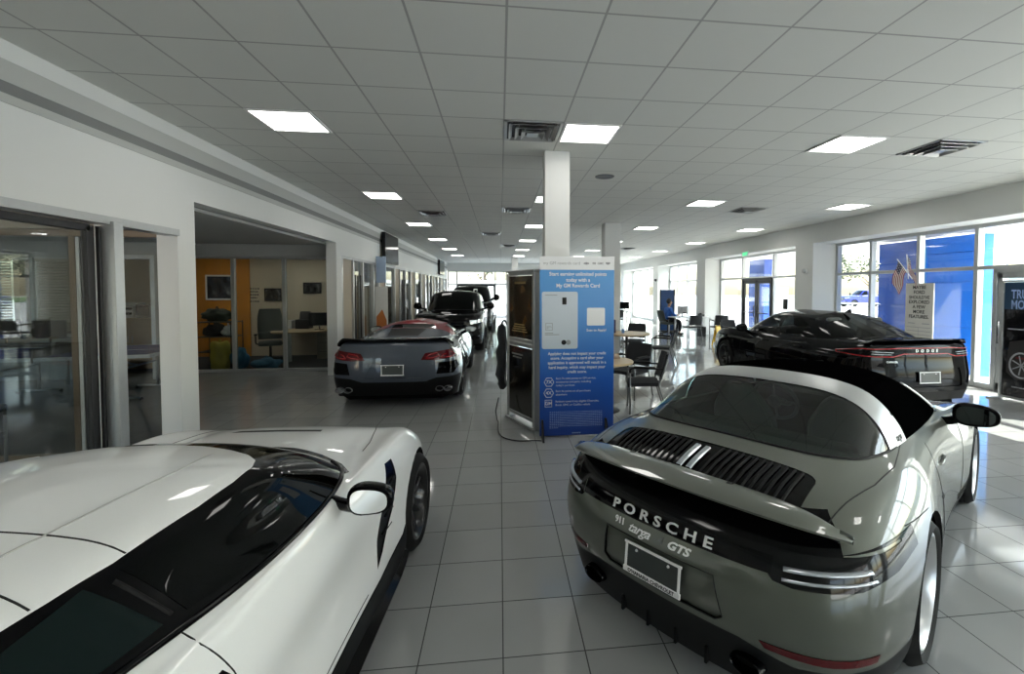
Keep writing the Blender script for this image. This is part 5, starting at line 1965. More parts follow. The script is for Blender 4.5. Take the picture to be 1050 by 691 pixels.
# white square right of the card
bm = nb()
qx0, qx1, qz0, qz1 = bxx(601.5), bxx(619.5), bz(333.5), bz(315.5)
r = .015
pl = []
for ccx, ccz, a in ((qx1 - r, qz1 - r, 0), (qx0 + r, qz1 - r, 90), (qx0 + r, qz0 + r, 180), (qx1 - r, qz0 + r, 270)):
    pl += [(ccx + r * math.cos(R(a + 30 * k)), ccz + r * math.sin(R(a + 30 * k))) for k in range(4)]
prism(bm, pl, -.006, -.004, 'xz')
obj('white_square', bm, m_print, ban)
blet('scan_line', 'Scan to Apply!', bxx(611), bz(338.3), .042, bold=.0006)
for s, y in (('Applying does not impact your credit', 362), ('score. Accepting a card after your', 366.6), ('application is approved will result in a', 371.3), ('hard inquiry, which may impact your', 376), ('credit score.', 380.6)):
    blet('notice_lettering', s, 0.0, bz(y), .050, bold=.0009, sx=.94)
for k, (ic, py, ls) in enumerate((('7X', 390.8, ('Earn 7x total points on GM service,', 'accessories and parts, including', 'today\u2019s purchase')), ('4X', 402, ('Earn 4x points on all purchases', 'elsewhere')), ('GM', 412.6, ('Redeem toward any eligible Chevrolet,', 'Buick, GMC or Cadillac vehicle')))):
    ix, iz = bxx(564.8, py), bz(py)
    bm = nb()
    n = 6 if k < 2 else 4
    P = [(.058 * math.cos(2 * PI * q / n + (0 if n == 6 else PI / 4)), .058 * math.sin(2 * PI * q / n + (0 if n == 6 else PI / 4))) for q in range(n)]
    tube(bm, [(ix + a, -.006, iz + c) for a, c in P], .004, 5, closed=True)
    merge(bm, text_bm(ic, .058, .0004, bold=.001), BM(ix, iz))
    obj('bullet_icon', bm, m_print, ban)
    for q, s in enumerate(ls):
        blet('bullet_lettering', s, bxx(571.5, py), iz + (len(ls) - 1) * .021 - q * .042, .034, align='LEFT')
bm = nb()
for q in range(11):
    w = W_ * (.72 if q < 10 else .12)
    z = bz(421.5) - q * .0195
    n = 26 if q < 10 else 4
    for k in range(n):
        a = -W_ * .37 + w * k / n
        box(bm, (a + w / n * .4, -.0048, z), (w / n * random.uniform(.5, .85), .0012, .007))
obj('fine_print', bm, m_fine, ban)
bm = nb()
for q in range(5):
    box(bm, (-.05 + q * .022, -.0048, bz(443.5)), (.016, .0012, .012))
obj('footer_mark', bm, m_fine, ban)
bm = nb()
for x in (-W_ / 2 + .03, W_ / 2 - .10):
    prism(bm, [(-.20, 0), (.20, 0), (.03, .22), (-.03, .22)], x - .012, x + .012, 'yz')
    f_ = obj('stand_foot', bm, m_plastic, ban)
    bm = nb()
bm.free()

# ---------------------------------------------------------------- two-poster display stand
A_, B_ = Vector((.10, 6.36, 0)), Vector((.43, 5.68, 0))
rv = (B_ - A_).normalized()
st = thing('poster_stand', 'grey two-sided display stand with an upper and a lower dark poster, left of the banner', 'display stand', tuple((A_ + B_) / 2), math.atan2(rv.y, rv.x))
w2 = (B_ - A_).length / 2
bm = nb()
for s in (-1, 1):
    box(bm, (s * (w2 - .03), .05, 1.01), (.06, .11, 2.0), bev=.012)
for z in (.12, 1.06, 1.12, 2.0):
    box(bm, (0, .05, z), (2 * w2 - .04, .09, .045), bev=.008)
box(bm, (0, .05, 2.035), (2 * w2 + .01, .13, .03), bev=.01)
box(bm, (0, .05, .03), (2 * w2 - .02, .17, .03), bev=.008)
obj('stand_frame', bm, m_alu, st)


def poster_mat(name, a, b, c, seed):
    m = mat(name, a, .12, var=0, coat=.3)
    nt = m.node_tree
    tc = nt.nodes.new('ShaderNodeTexCoord')
    mp = nt.nodes.new('ShaderNodeMapping')
    mp.inputs['Location'].default_value = (seed, seed * .7, seed * 1.3)
    mp.inputs['Scale'].default_value = (3.5, 1, 2.2)
    n = nt.nodes.new('ShaderNodeTexNoise')
    n.inputs['Scale'].default_value = 1.8
    n.inputs['Detail'].default_value = 5
    cr = nt.nodes.new('ShaderNodeValToRGB')
    cr.color_ramp.elements[0].color = (*a, 1)
    cr.color_ramp.elements[0].position = .42
    cr.color_ramp.elements[1].color = (*c, 1)
    cr.color_ramp.elements[1].position = .75
    e = cr.color_ramp.elements.new(.58)
    e.color = (*b, 1)
    nt.links.new(tc.outputs['Object'], mp.inputs[0])
    nt.links.new(mp.outputs[0], n.inputs['Vector'])
    nt.links.new(n.outputs['Fac'], cr.inputs[0])
    nt.links.new(cr.outputs[0], nt.nodes['Principled BSDF'].inputs['Base Color'])
    return m


obj('upper_poster', bx(-w2 + .06, w2 - .06, .002, .01, 1.15, 1.97), poster_mat('brown_poster', (.010, .007, .004), (.05, .025, .012), (.16, .09, .03), 2.), st)['label'] = 'dark brown and gold poster'
obj('lower_poster', bx(-w2 + .06, w2 - .06, .002, .01, .15, 1.03), poster_mat('dark_poster', (.006, .006, .006), (.02, .017, .012), (.08, .06, .035), 5.), st)['label'] = 'nearly black poster'
bm = nb()
for k in range(4):
    box(bm, (-.02, -.001, 1.24 + .03 * k), (.42 - .05 * k, .002, .014))
box(bm, (.0, -.001, 1.88), (.30, .002, .03))
obj('poster_print', bm, mat('gold_print', (.25, .18, .06), .4, var=.05), st)
bm = nb()
for k in range(2):
    box(bm, (-.08, -.001, .93 - .04 * k), (.30 - .06 * k, .002, .018))
obj('poster_print', bm, mat('pale_print', (.22, .22, .21), .4, var=.05), st)

# black bag hung on the stand's far edge, its cord and a cable on the floor
bm = nb()
rows = []
for z, wx, wy, ox in ((1.30, .02, .05, .0), (1.26, .05, .12, .0), (1.16, .06, .15, -.005), (1.02, .055, .16, .01), (.90, .07, .17, -.01), (.74, .06, .16, .0), (.60, .07, .17, -.02), (.50, .05, .14, .0), (.44, .065, .10, .01), (.38, .03, .05, .0)):
    rows.append([(.03 + ox + wx * math.copysign(abs(math.cos(a)) ** .6, math.cos(a)) * (1 + .18 * math.sin(5 * a + z * 14)), 6.50 + wy * math.copysign(abs(math.sin(a)) ** .7, math.sin(a)) * (1 + .14 * math.sin(3 * a + z * 11)), z) for a in [2 * PI * k / 24 for k in range(25)]])
sheet(bm, rows)
bmesh.ops.remove_doubles(bm, verts=bm.verts, dist=1e-4)
bag = obj('hanging_bag', bm, m_fabricblk, None, True)
tag(bag, 'black cloth bag hung on the far edge of the poster stand', 'bag')
bm = nb()
tube(bm, arc((.02, 6.46, 1.29), (.06, 6.42, 1.42), (.10, 6.40, 1.30), 8), .012, 6)
obj('bag_strap', bm, m_plastic, bag, True)
bm = nb()
pts = []
for a, b, c in (((-.02, 6.1, .012), (-.05, 5.6, .012), (.05, 5.45, .012)), ((.05, 5.45, .012), (.16, 5.30, .012), (.30, 5.31, .012)), ((.30, 5.31, .012), (.45, 5.32, .012), (.50, 5.28, .012))):
    pts += arc(a, b, c, 8)[:-1]
tube(bm, [(-.02, 6.30, .30), (-.06, 6.28, .12), (-.04, 6.2, .02)] + pts, .007, 6)
tag(obj('power_cable', bm, m_plastic, None, True), 'thin black cable trailing on the floor from the poster stand to the banner', 'cable')


# ---------------------------------------------------------------- chairs and tables
def make_chair(label):
    t = thing('side_chair', label, 'chair', (0, 0, 0), 0, 'charcoal visitor chairs')
    bm = nb()
    rows = []
    for q in range(7):
        y = -.22 + .45 * q / 6
        rows.append([(x, y, .455 + .015 * math.cos(x * 6) - .02 * (q / 6) ** 3) for x in np.linspace(-.235, .235, 7)])
    sheet(bm, rows)
    ret = bmesh.ops.extrude_face_region(bm, geom=bm.faces[:])
    for v in [g for g in ret['geom'] if isinstance(g, bmesh.types.BMVert)]:
        v.co.z -= .05
    bmesh.ops.recalc_face_normals(bm, faces=bm.faces)
    obj('seat', bm, m_fabricblk, t, True, 50)
    bm = nb()
    rows = []
    for q in range(9):
        z = .50 + .37 * q / 8
        ww = .225 + .02 * math.sin(PI * q / 8)
        rows.append([(x * ww, -.235 - .10 * (z - .5) / .37 - .045 * (1 - x * x), z) for x in np.linspace(-1, 1, 9)])
    sheet(bm, rows)
    ret = bmesh.ops.extrude_face_region(bm, geom=bm.faces[:])
    for v in [g for g in ret['geom'] if isinstance(g, bmesh.types.BMVert)]:
        v.co.y += .03
    bmesh.ops.recalc_face_normals(bm, faces=bm.faces)
    obj('backrest', bm, m_fabricblk, t, True, 50)
    for s in (1, -1):
        bm = nb()
        tube(bm, [(s * .245, .20, 0), (s * .25, .20, .62)], .012, 8)
        obj('leg', bm, m_tubemetal, t, True)
        bm = nb()
        tube(bm, rounded_path([(s * .245, -.34, 0), (s * .245, -.20, .43), (s * .24, -.25, .55), (s * .235, -.33, .80)], .06), .012, 8)
        obj('leg', bm, m_tubemetal, t, True)
        bm = nb()
        tube(bm, rounded_path([(s * .25, .20, .60), (s * .252, .20, .665), (s * .252, .10, .675), (s * .245, -.26, .66)], .05), .013, 8)
        box(bm, (s * .253, .0, .685), (.045, .30, .022), bev=.009)
        obj('armrest', bm, m_plastic, t, True, 40)
    bm = nb()
    tube(bm, [(-.245, .19, .41), (.245, .19, .41)], .010, 6)
    tube(bm, [(-.245, -.20, .41), (.245, -.20, .41)], .010, 6)
    obj('seat_frame', bm, m_tubemetal, t, True)
    return t


def round_table(x, y, r, label):
    t = thing('round_table', label, 'table', (x, y, 0), 0, 'round wooden tables')
    bm = nb()
    lathe(bm, [(0, .71), (r - .01, .71), (r, .715), (r, .735), (r - .008, .742), (0, .742)], 48)
    obj('table_top', bm, m_wood, t, True, 40)
    bm = nb()
    lathe(bm, [(0, .03), (.24, .012), (.26, 0), (0, 0)], 32)
    lathe(bm, [(.035, .02), (.035, .71)], 20)
    lathe(bm, [(0, .70), (.16, .70), (.16, .71), (0, .71)], 24)
    obj('pedestal', bm, m_dkplastic, t, True, 40)
    return t


round_table(1.52, 6.62, .45, 'round light-wood table right behind the blue banner')
round_table(3.05, 10.72, .56, 'round light-wood table beside the second column')
chair = make_chair('charcoal armchair nearest the viewer, right of the blue banner')
chair.location = (2.10, 6.52, 0)
chair.rotation_euler = (0, 0, R(78))
SP = [((2.16, 7.42, 0), 128, 'charcoal chair tucked behind the near round table, second from the banner'),
      ((3.80, 10.35, 0), 62, 'charcoal chair on the right of the far round table, nearer one'),
      ((3.55, 11.75, 0), 150, 'charcoal chair behind the far round table'),
      ((6.98, 15.95, 0), 4, 'charcoal chair in front of the desk, beside the seated person'),
      ((7.98, 15.9, 0), -6, 'charcoal chair at the window end of the seated person\u2019s desk'),
      ((6.95, 12.9, 0), 185, 'dark chair standing by the window beyond the black saloon'),
      ((5.35, 20.55, 0), 5, 'dark chair at the distant white desk, left of the seated person'),
      ((4.35, 22.75, 0), -160, 'dark chair at the left end of the distant white desk')]
for loc, rz, lb in SP:
    dup(chair, loc, R(rz), lb)

# purple box and papers on the far round table, leaflet on the near one
bm = nb()
box(bm, (2.72, 10.82, .742 + .16), (.13, .16, .32), bev=.01)
tag(obj('tissue_box', bm, mat('purple_card', (.035, .012, .07), .45, var=.1)), 'dark purple upright box on the far round table', 'box')
bm = nb()
lathe(bm, [(0, .742), (.035, .742), (.04, .83), (.036, .835), (.03, .76), (0, .755)], 20, Matrix.Translation((2.95, 10.7, 0)))
tag(obj('paper_cup', bm, mat('blue_paper_cup', (.12, .22, .42), .5, var=.1), None, True, 40), 'small bluish cup beside the purple box on the far round table', 'cup')
bm = nb()
prism(bm, [(-.06, 0), (.06, 0), (.01, .07), (-.01, .07)], -.09, .09, 'yz', Matrix.Translation((1.72, 6.78, .742)) @ Matrix.Rotation(R(20), 4, 'Z'))
tag(obj('table_leaflet', bm, mat('tan_leaflet', (.35, .25, .18), .6, var=.2)), 'small folded leaflet on the near round table', 'leaflet')


# ---------------------------------------------------------------- desks, screens and the person by the windows
def desk(x0, x1, y0, y1, label, m=None):
    t = thing('office_desk', label, 'desk', ((x0 + x1) / 2, (y0 + y1) / 2, 0))
    hx, hy = (x1 - x0) / 2, (y1 - y0) / 2
    obj('table_top', bx(-hx, hx, -hy, hy, .715, .745, bev=.006), m or m_whiteplastic, t)
    for sx in (-1, 1):
        for sy in (-1, 1):
            bm = nb()
            tube(bm, [(sx * (hx - .06), sy * (hy - .06), 0), (sx * (hx - .06), sy * (hy - .06), .72)], .028, 10)
            obj('leg', bm, m_alu, t, True)
    return t


def monitor(x, y, z, rz, label, w=.52, h=.32, group='desk screens'):
    t = thing('computer_monitor', label, 'monitor', (x, y, z), rz, group)
    bm = nb()
    box(bm, (0, 0, .10 + h / 2), (w, .035, h), bev=.008)
    obj('casing', bm, m_plastic, t)
    obj('screen', bx(-w / 2 + .015, w / 2 - .015, -.021, -.017, .115, .085 + h), m_screen, t)
    bm = nb()
    tube(bm, [(0, .02, .008), (0, .02, .2)], .018, 8)
    box(bm, (0, .01, .006), (.22, .16, .012), bev=.005)
    obj('monitor_stand', bm, m_plastic, t, True, 40)
    return t


desk(6.55, 8.05, 16.55, 17.3, 'pale desk of the seated person by the windows')
desk(4.3, 6.3, 21.2, 22.0, 'distant white desk with dark screens, left of the seated person')
monitor(7.08, 17.05, .745, R(25), 'black monitor on the desk in front of the seated person', .50, .30)
monitor(5.05, 21.6, .745, R(10), 'dark monitor on the distant white desk, left one', .56, .36)
monitor(6.05, 21.7, .745, R(-14), 'dark monitor on the distant white desk, right one', .46, .34)
t = thing('desk_telephone', 'dark desk telephone at the right end of the seated person\u2019s desk', 'telephone', (7.78, 16.95, .745), R(20))
bm = nb()
prism(bm, [(-.10, 0), (.10, 0), (.10, .03), (-.08, .10), (-.10, .10)], -.10, .10, 'yz')
obj('base', bm, m_plastic, t)
bm = nb()
tube(bm, rounded_path([(-.07, -.09, .10), (-.07, -.09, .135), (-.07, .06, .09), (-.07, .06, .06)], .02), .02, 8)
obj('handset', bm, m_plastic, t, True)
# tall computer tower box under/at the desk end
bm = nb()
box(bm, (7.72, 16.75, .19), (.18, .42, .38), bev=.01)
tag(obj('computer_tower', bm, m_plastic), 'black computer tower on the floor under the seated person\u2019s desk', 'computer')
# blue kiosk panel behind the person
t = thing('kiosk_panel', 'tall dark blue display panel behind the seated person', 'display panel', (7.15, 18.9, 0), R(-6))
bm = nb()
box(bm, (0, 0, .90), (.55, .07, 1.76), bev=.01)
obj('panel', bm, mat('deep_blue_panel', (.015, .07, .22), .3, var=.08), t)
bm = nb()
box(bm, (-.30, 0, .90), (.05, .10, 1.80), bev=.008)
box(bm, (.30, 0, .90), (.05, .10, 1.80), bev=.008)
box(bm, (0, 0, .02), (.66, .40, .04), bev=.008)
obj('panel_frame', bm, m_dkalu, t)
# yellow wet floor sign
t = thing('wet_floor_sign', 'yellow folding floor sign by the window pilaster beyond the black saloon', 'floor sign', (6.98, 13.95, 0), R(30))
for s in (1, -1):
    bm = nb()
    prism(bm, [(-.15, 0), (-.10, 0), (-.08, .10), (.08, .10), (.10, 0), (.15, 0), (.115, .60), (.06, .66), (.05, .61), (-.05, .61), (-.06, .66), (-.115, .60)], -.01, .01, 'xz', Matrix.Translation((0, s * .12, 0)) @ Matrix.Rotation(s * R(10.5), 4, 'X'))
    obj('board', bm, mat('yellow_plastic', (.75, .48, .02), .45, var=.05) if s == 1 else bpy.data.materials['yellow_plastic'], t)

# office swivel chair under the person + the person
def swivel(name, label, loc, rz, hi=1.15, m=None, group=None):
    t = thing(name, label, 'office chair', loc, rz, group)
    m = m or m_seat
    bm = nb()
    box(bm, (0, .02, .47), (.50, .50, .10), bev=.045, seg=3)
    obj('seat', bm, m, t, True, 50)
    bm = nb()
    rows = []
    for q in range(9):
        u = q / 8
        z = .55 + (hi - .55) * u
        ww = .25 + .02 * math.sin(PI * u) - .06 * max(0, u - .75) * 4 * .5
        rows.append([(ww * math.cos(2 * PI * k / 20), -.25 - .10 * u + .055 * math.sin(2 * PI * k / 20), z) for k in range(21)])
    sheet(bm, rows)
    bm.faces.new([bm.verts.new(p) for p in rows[-1][:-1]])
    bmesh.ops.remove_doubles(bm, verts=bm.verts, dist=1e-5)
    bmesh.ops.recalc_face_normals(bm, faces=bm.faces)
    obj('backrest', bm, m, t, True, 50)
    for s in (1, -1):
        bm = nb()
        tube(bm, rounded_path([(s * .24, .08, .46), (s * .30, .08, .48), (s * .30, .08, .66), (s * .30, -.18, .68)], .04), .016, 8)
        box(bm, (s * .30, -.04, .685), (.07, .28, .035), bev=.014)
        obj('armrest', bm, m_plastic, t, True, 40)
    bm = nb()
    tube(bm, [(0, 0, .10), (0, 0, .43)], .03, 10)
    for k in range(5):
        a = 2 * PI * k / 5
        tube(bm, [(.03 * math.cos(a), .03 * math.sin(a), .11), (.30 * math.cos(a), .30 * math.sin(a), .07)], .022, 8)
    b_ = obj('swivel_base', bm, m_plastic, t, True, 40)
    for k in range(5):
        a = 2 * PI * k / 5
        bm = nb()
        sphere(bm, (.30 * math.cos(a), .30 * math.sin(a), .031), .031, 10, (1, 1, 1))
        obj('caster', bm, m_plastic, b_, True)
    return t


swivel('office_chair', 'black office chair under the person in blue by the windows', (6.60, 17.35, 0), R(-80), .98)


def skin_body(name, verts, edges, radii, m, parent=None, root_i=0, sub=2):
    bm = nb()
    lay = bm.verts.layers.skin.verify()
    vs = [bm.verts.new(v) for v in verts]
    for e in edges:
        bm.edges.new((vs[e[0]], vs[e[1]]))
    for k, r in enumerate(radii):
        d = vs[k][lay]
        d.radius = (r, r) if not isinstance(r, tuple) else r
        d.use_root = (k == root_i)
    me = bpy.data.meshes.new(name)
    bm.to_mesh(me)
    bm.free()
    o = link_mesh(name, me, m, parent)
    sm_ = o.modifiers.new('skin', 'SKIN')
    sm_.use_smooth_shade = True
    ss = o.modifiers.new('smooth', 'SUBSURF')
    ss.levels = ss.render_levels = sub
    dg = bpy.context.evaluated_depsgraph_get()
    me2 = bpy.data.meshes.new_from_object(o.evaluated_get(dg))
    o.modifiers.clear()
    o.data = me2
    if not me2.materials:
        me2.materials.append(m)
    me2.polygons.foreach_set('use_smooth', [True] * len(me2.polygons))
    return o


m_skin = mat('skin_tone', (.30, .17, .11), .5, var=.08, scale=20)
m_shirt = mat('blue_shirt', (.03, .12, .42), .8, var=.1, scale=20)
m_trouser = mat('black_trousers', (.012, .012, .015), .85, var=.1)
m_hair = mat('black_hair', (.008, .007, .006), .6, var=.2, scale=60)
pe = thing('person', 'person in a blue shirt seated at the window desk, facing right', 'person', (6.62, 17.34, 0), R(-82))
# local frame: facing +y, x to the person's right
V, E_, Rr = [], [], []


def chain(pts, rads, start=None):
    prev = start
    for p, r in zip(pts, rads):
        V.append(p)
        Rr.append(r)
        k = len(V) - 1
        if prev is not None:
            E_.append((prev, k))
        prev = k
    return prev


pel = chain([(0, 0, .60)], [(.16, .12)])
chest = chain([(0, -.01, .74), (0, -.02, .90), (0, -.01, 1.02)], [(.14, .105), (.165, .115), (.15, .10)], pel)
neck = chain([(0, .01, 1.10), (0, .025, 1.16)], [.055, .052], chest)
head = chain([(0, .045, 1.23), (0, .05, 1.30), (0, .045, 1.36)], [.075, (.082, .095), .06], neck)
for s in (1, -1):
    sh = chain([(s * .17, -.01, 1.03)], [.065], chest)
    el = chain([(s * .22, .06, .87), (s * .22, .12, .79)], [.05, .043], sh)
    wr = chain([(s * .18, .28, .79), (s * .16, .36, .795)], [.037, .027], el)
    pm = chain([(s * .155, .41, .80)], [(.035, .018)], wr)
    for q, (dx, ln) in enumerate(((-.027, .065), (-.009, .075), (.009, .07), (.027, .055))):
        chain([(s * .155 + dx, .445, .802), (s * .155 + dx * 1.1, .445 + ln * .5, .797), (s * .155 + dx * 1.1, .445 + ln * .9, .78)], [.009, .0085, .008], pm)
    chain([(s * .155 - s * .035, .405, .797), (s * .155 - s * .055, .435, .79)], [.011, .009], wr)
    hp = chain([(s * .09, .06, .56)], [.095], pel)
    kn = chain([(s * .11, .28, .56), (s * .12, .44, .54)], [.085, .065], hp)
    an = chain([(s * .12, .45, .35), (s * .12, .42, .10)], [.056, .04], kn)
    chain([(s * .12, .46, .05), (s * .12, .56, .035)], [.04, .03], an)
body = skin_body('body', V, E_, Rr, m_skin, pe)
# clothes
V, E_, Rr = [], [], []
pel = chain([(0, 0, .58)], [(.175, .135)])
chest = chain([(0, -.01, .74), (0, -.02, .90), (0, -.01, 1.035)], [(.16, .122), (.18, .13), (.155, .11)], pel)
chain([(0, .005, 1.085)], [.07], chest)
for s in (1, -1):
    sh = chain([(s * .175, -.01, 1.03)], [.078], chest)
    chain([(s * .225, .06, .87), (s * .225, .12, .79), (s * .19, .25, .79)], [.064, .055, .048], sh)
o = skin_body('shirt', V, E_, Rr, m_shirt, pe)
V, E_, Rr = [], [], []
pel = chain([(0, .01, .58)], [(.17, .125)])
for s in (1, -1):
    hp = chain([(s * .09, .07, .56)], [.105], pel)
    kn = chain([(s * .11, .28, .56), (s * .12, .44, .54)], [.095, .076], hp)
    chain([(s * .12, .455, .35), (s * .12, .43, .12)], [.068, .055], kn)
o = skin_body('trousers', V, E_, Rr, m_trouser, pe)
for s in (1, -1):
    bm = nb()
    sphere(bm, (s * .12, .50, .045), .05, 14, (.9, 2.4, .9))
    obj('shoe', bm, m_plastic, pe, True)
bm = nb()
t = nb()
bmesh.ops.create_uvsphere(t, u_segments=20, v_segments=12, radius=.112)
for v in t.verts:
    if v.co.y > .03 and v.co.z < .05:
        v.co.y = .03 + (v.co.y - .03) * .1
        v.co.z = max(v.co.z, -.03)
merge(bm, t, Matrix.Translation((0, .02, 1.335)) @ Matrix.Diagonal((.92, 1.0, .98, 1)))
obj('hair', bm, m_hair, pe, True)
bm = nb()
sphere(bm, (0, .150, 1.275), .016, 10, (.8, 1.2, 1.3))
for s in (1, -1):
    sphere(bm, (s * .088, .04, 1.28), .024, 10, (.4, .8, 1.2))
obj('nose_and_ears', bm, m_skin, pe, True)
bm = nb()
for s in (1, -1):
    sphere(bm, (s * .032, .134, 1.305), .010, 8)
box(bm, (0, .137, 1.235), (.04, .01, .008), bev=.003)
obj('eyes_and_mouth', bm, m_ink, pe, True)

# ---------------------------------------------------------------- right window wall things
m_signgrey = mat('grey_sign_board', (.55, .54, .50), .5, var=.03)
sg = thing('sign_board', 'pale grey lettered sign board standing behind the black saloon at the window', 'sign', (8.5, 8.36, 0), R(-90))
# local: x along the wall (right as seen), facing -y local
obj('board', bx(-.31, .31, -.012, .012, .02, 1.93, bev=.004), m_signgrey, sg)
SM = lambda x, z: frame_matrix((x, -.0135, z), (1, 0, 0), (0, 0, 1))
for s, z, k in (('MAYBE', 1.845, .085), ('FORD', 1.745, .085), ("SHOULD'VE", 1.64, .078), ('EXPLORED', 1.545, .085), ('A FEW', 1.445, .085), ('MORE', 1.345, .085), ('FEATURES.', 1.245, .085)):
    text_on('lettering', s, k * 1.12, SM(0, z), m_ink, sg, extrude=.0006, bold=.002)
bm = nb()
for k in range(9):
    box(bm, (0, -.0135, 1.03 - k * .075), (.54, .002, .012))
box(bm, (0, -.0135, .72), (.006, .002, .62))
for x in (-.16, .16):
    box(bm, (x, -.0135, 1.11), (.16, .002, .018))
obj('ruled_lines', bm, m_printgrey, sg)

# two small flags on sticks
m_flagblue = mat('flag_blue', (.008, .012, .07), .7, var=.05)
m_flagred = mat('flag_red', (.26, .006, .010), .7, var=.05)
m_flagwhite = mat('flag_white', (.75, .74, .72), .7, var=.05)


def flag(label, base, tip, droop, L=.42, Hh=.26):
    base, tip = Vector(base), Vector(tip)
    t = thing('small_flag', label, 'flag', tuple(base), 0, 'two small flags above the sign board')
    tp = tip - base
    bm = nb()
    tube(bm, [(0, 0, 0), tuple(tp)], .008, 8)
    sphere(bm, tuple(tp), .014, 10)
    obj('stick', bm, m_print, t, True)
    d = tp.normalized()
    out = Vector(droop)

    def P(u, v):                       # u along the fly, v down the hoist
        p = tp - d * (.015 + v * Hh) + out * (u * L)
        p += Vector((.02 * math.sin(u * 7 + v * 3), 0, -.05 * u * u + .012 * math.sin(u * 9)))
        return p
    parts = {'stripe_red': (m_flagred, []), 'stripe_white': (m_flagwhite, []), 'canton': (m_flagblue, [])}
    bms = {k: nb() for k in parts}
    for r in range(13):
        v0, v1 = r / 13, (r + 1) / 13
        u0 = .4 if r < 7 else 0
        sheet(bms['stripe_red' if r % 2 == 0 else 'stripe_white'], [[P(u0 + (1 - u0) * q / 10, v) for q in range(11)] for v in (v0, v1)])
    sheet(bms['canton'], [[P(.4 * q / 5, v) for q in range(6)] for v in np.linspace(0, 7 / 13, 5)])
    for k, b_ in bms.items():
        o = obj(k, b_, parts[k][0], t, True)
        s_ = o.modifiers.new('cloth', 'SOLIDIFY')
        s_.thickness = .002
    bm = nb()
    for a in range(4):
        for b_ in range(3):
            p = P(.06 + .28 * a / 3, .08 + .36 * b_ / 2)
            sphere(bm, p, .010, 6)
    obj('stars', bm, m_flagwhite, t, True)
    return t


flag('small striped flag leaning left on a white stick above the sign board', (8.46, 8.50, 2.02), (8.46, 8.86, 2.44), (0, .30, -.90), .50, .32)
flag('small striped flag hanging from an upright stick, right of the leaning flag', (8.40, 8.53, 2.02), (8.40, 8.58, 2.52), (0, -.45, -.85), .48, .24)

# truck month banner in a frame at the right edge
tb = thing('poster_banner', 'dark truck sale banner in a metal frame at the right edge by the glass door', 'banner', (8.30, 6.12, 0), R(-90))
m_tb = poster_mat('truck_banner_print', (.006, .006, .007), (.02, .02, .022), (.10, .10, .11), 9.)
obj('banner_panel', bx(-.50, .50, -.006, .006, .06, 1.48), m_tb, tb)
o = obj('banner_top', bx(-.50, .50, -.0065, .0065, 1.48, 1.92), mat('navy_print', (.012, .045, .10), .4, var=.1), tb)
o['label'] = 'navy heading of the banner'
TM = lambda x, z: frame_matrix((x, -.008, z), (1, 0, 0), (0, 0, 1))
text_on('lettering', 'TRUCK', .20, TM(-.40, 1.72), m_fine, tb, extrude=.0006, bold=.004, sx=.62, align='LEFT')
text_on('lettering', 'MONTH', .20, TM(-.40, 1.55), m_fine, tb, extrude=.0006, bold=.004, sx=.62, align='LEFT')
bm = nb()
for s in (-1, 1):
    box(bm, (s * .52, 0, .97), (.035, .06, 1.94), bev=.008)
box(bm, (0, 0, 1.94), (1.06, .05, .03), bev=.008)
box(bm, (0, 0, .04), (1.06, .05, .04), bev=.008)
for s in (-1, 1):
    box(bm, (s * .52, 0, .012), (.05, .50, .024), bev=.006)
obj('banner_frame', bm, m_alu, tb)
bm = nb()
prism(bm, [(-.44, .62), (-.40, .95), (-.10, 1.02), (.10, 1.20), (.50, 1.22), (.50, .40), (-.30, .34), (-.44, .45)], -.0085, -.007, 'xz')
tk = obj('truck_picture', bm, mat('dark_truck_print', (.018, .016, .016), .4, var=.3, scale=6), tb)
bm = nb()
box(bm, (.18, -.0095, .88), (.5, .002, .05))
box(bm, (.05, -.0095, .70), (.7, .002, .03))
obj('red_stripe', bm, mat('dull_red_print', (.12, .01, .012), .4, var=.1), tk)
bm = nb()
for (x, z) in ((-.22, .38),):
    tube(bm, [(x + .17 * math.cos(2 * PI * k / 28), -.009, z + .2 + .20 * math.sin(2 * PI * k / 28)) for k in range(28)], .015, 6, closed=True)
    for k in range(7):
        a = 2 * PI * k / 7
        tube(bm, [(x, -.009, z + .2), (x + .14 * math.cos(a), -.009, z + .2 + .16 * math.sin(a))], .01, 5)
box(bm, (-.28, -.0095, 1.16), (.30, .002, .02))
box(bm, (-.2, -.0095, .22), (.3, .002, .02))
obj('pale_print', bm, m_printgrey, tk)

# exit sign and wall fittings
t = thing('exit_sign', 'small green exit sign below the window header above the glass double door', 'exit sign', (8.06, 14.25, 2.99), R(-90))
obj('sign_casing', bx(-.17, .17, -.02, .02, -.12, .07, bev=.006), m_whiteplastic, t)
text_on('lettering', 'EXIT', .15, frame_matrix((0, -.0215, -.03), (1, 0, 0), (0, 0, 1)), mat('green_sign_letter', (.02, .30, .10), .4, var=.02, emit=(.05, .8, .3), es=1.), t, extrude=.001, bold=.003)
for k, (y, lb) in enumerate(((11.30, 'white wall sounder on the pilaster nearest the sign board'), (23.0, 'small dark wall fitting on the distant pilaster, beyond the seated person'))):
    t = thing('wall_sounder', lb, 'wall fitting', (8.10, y, 2.27), R(-90))
    bm = nb()
    box(bm, (0, -.02, 0), (.16, .04, .12), bev=.01)
    obj('back_box', bm, m_whiteplastic if k == 0 else m_dkplastic, t)
    bm = nb()
    lathe(bm, [(0, .07), (.05, .065), (.065, .02), (.05, 0)], 20, Matrix.Translation((.02, -.04, .02)) @ Matrix.Rotation(PI / 2, 4, 'X'))
    obj('horn', bm, m_alu if k == 0 else m_dkplastic, t, True, 40)
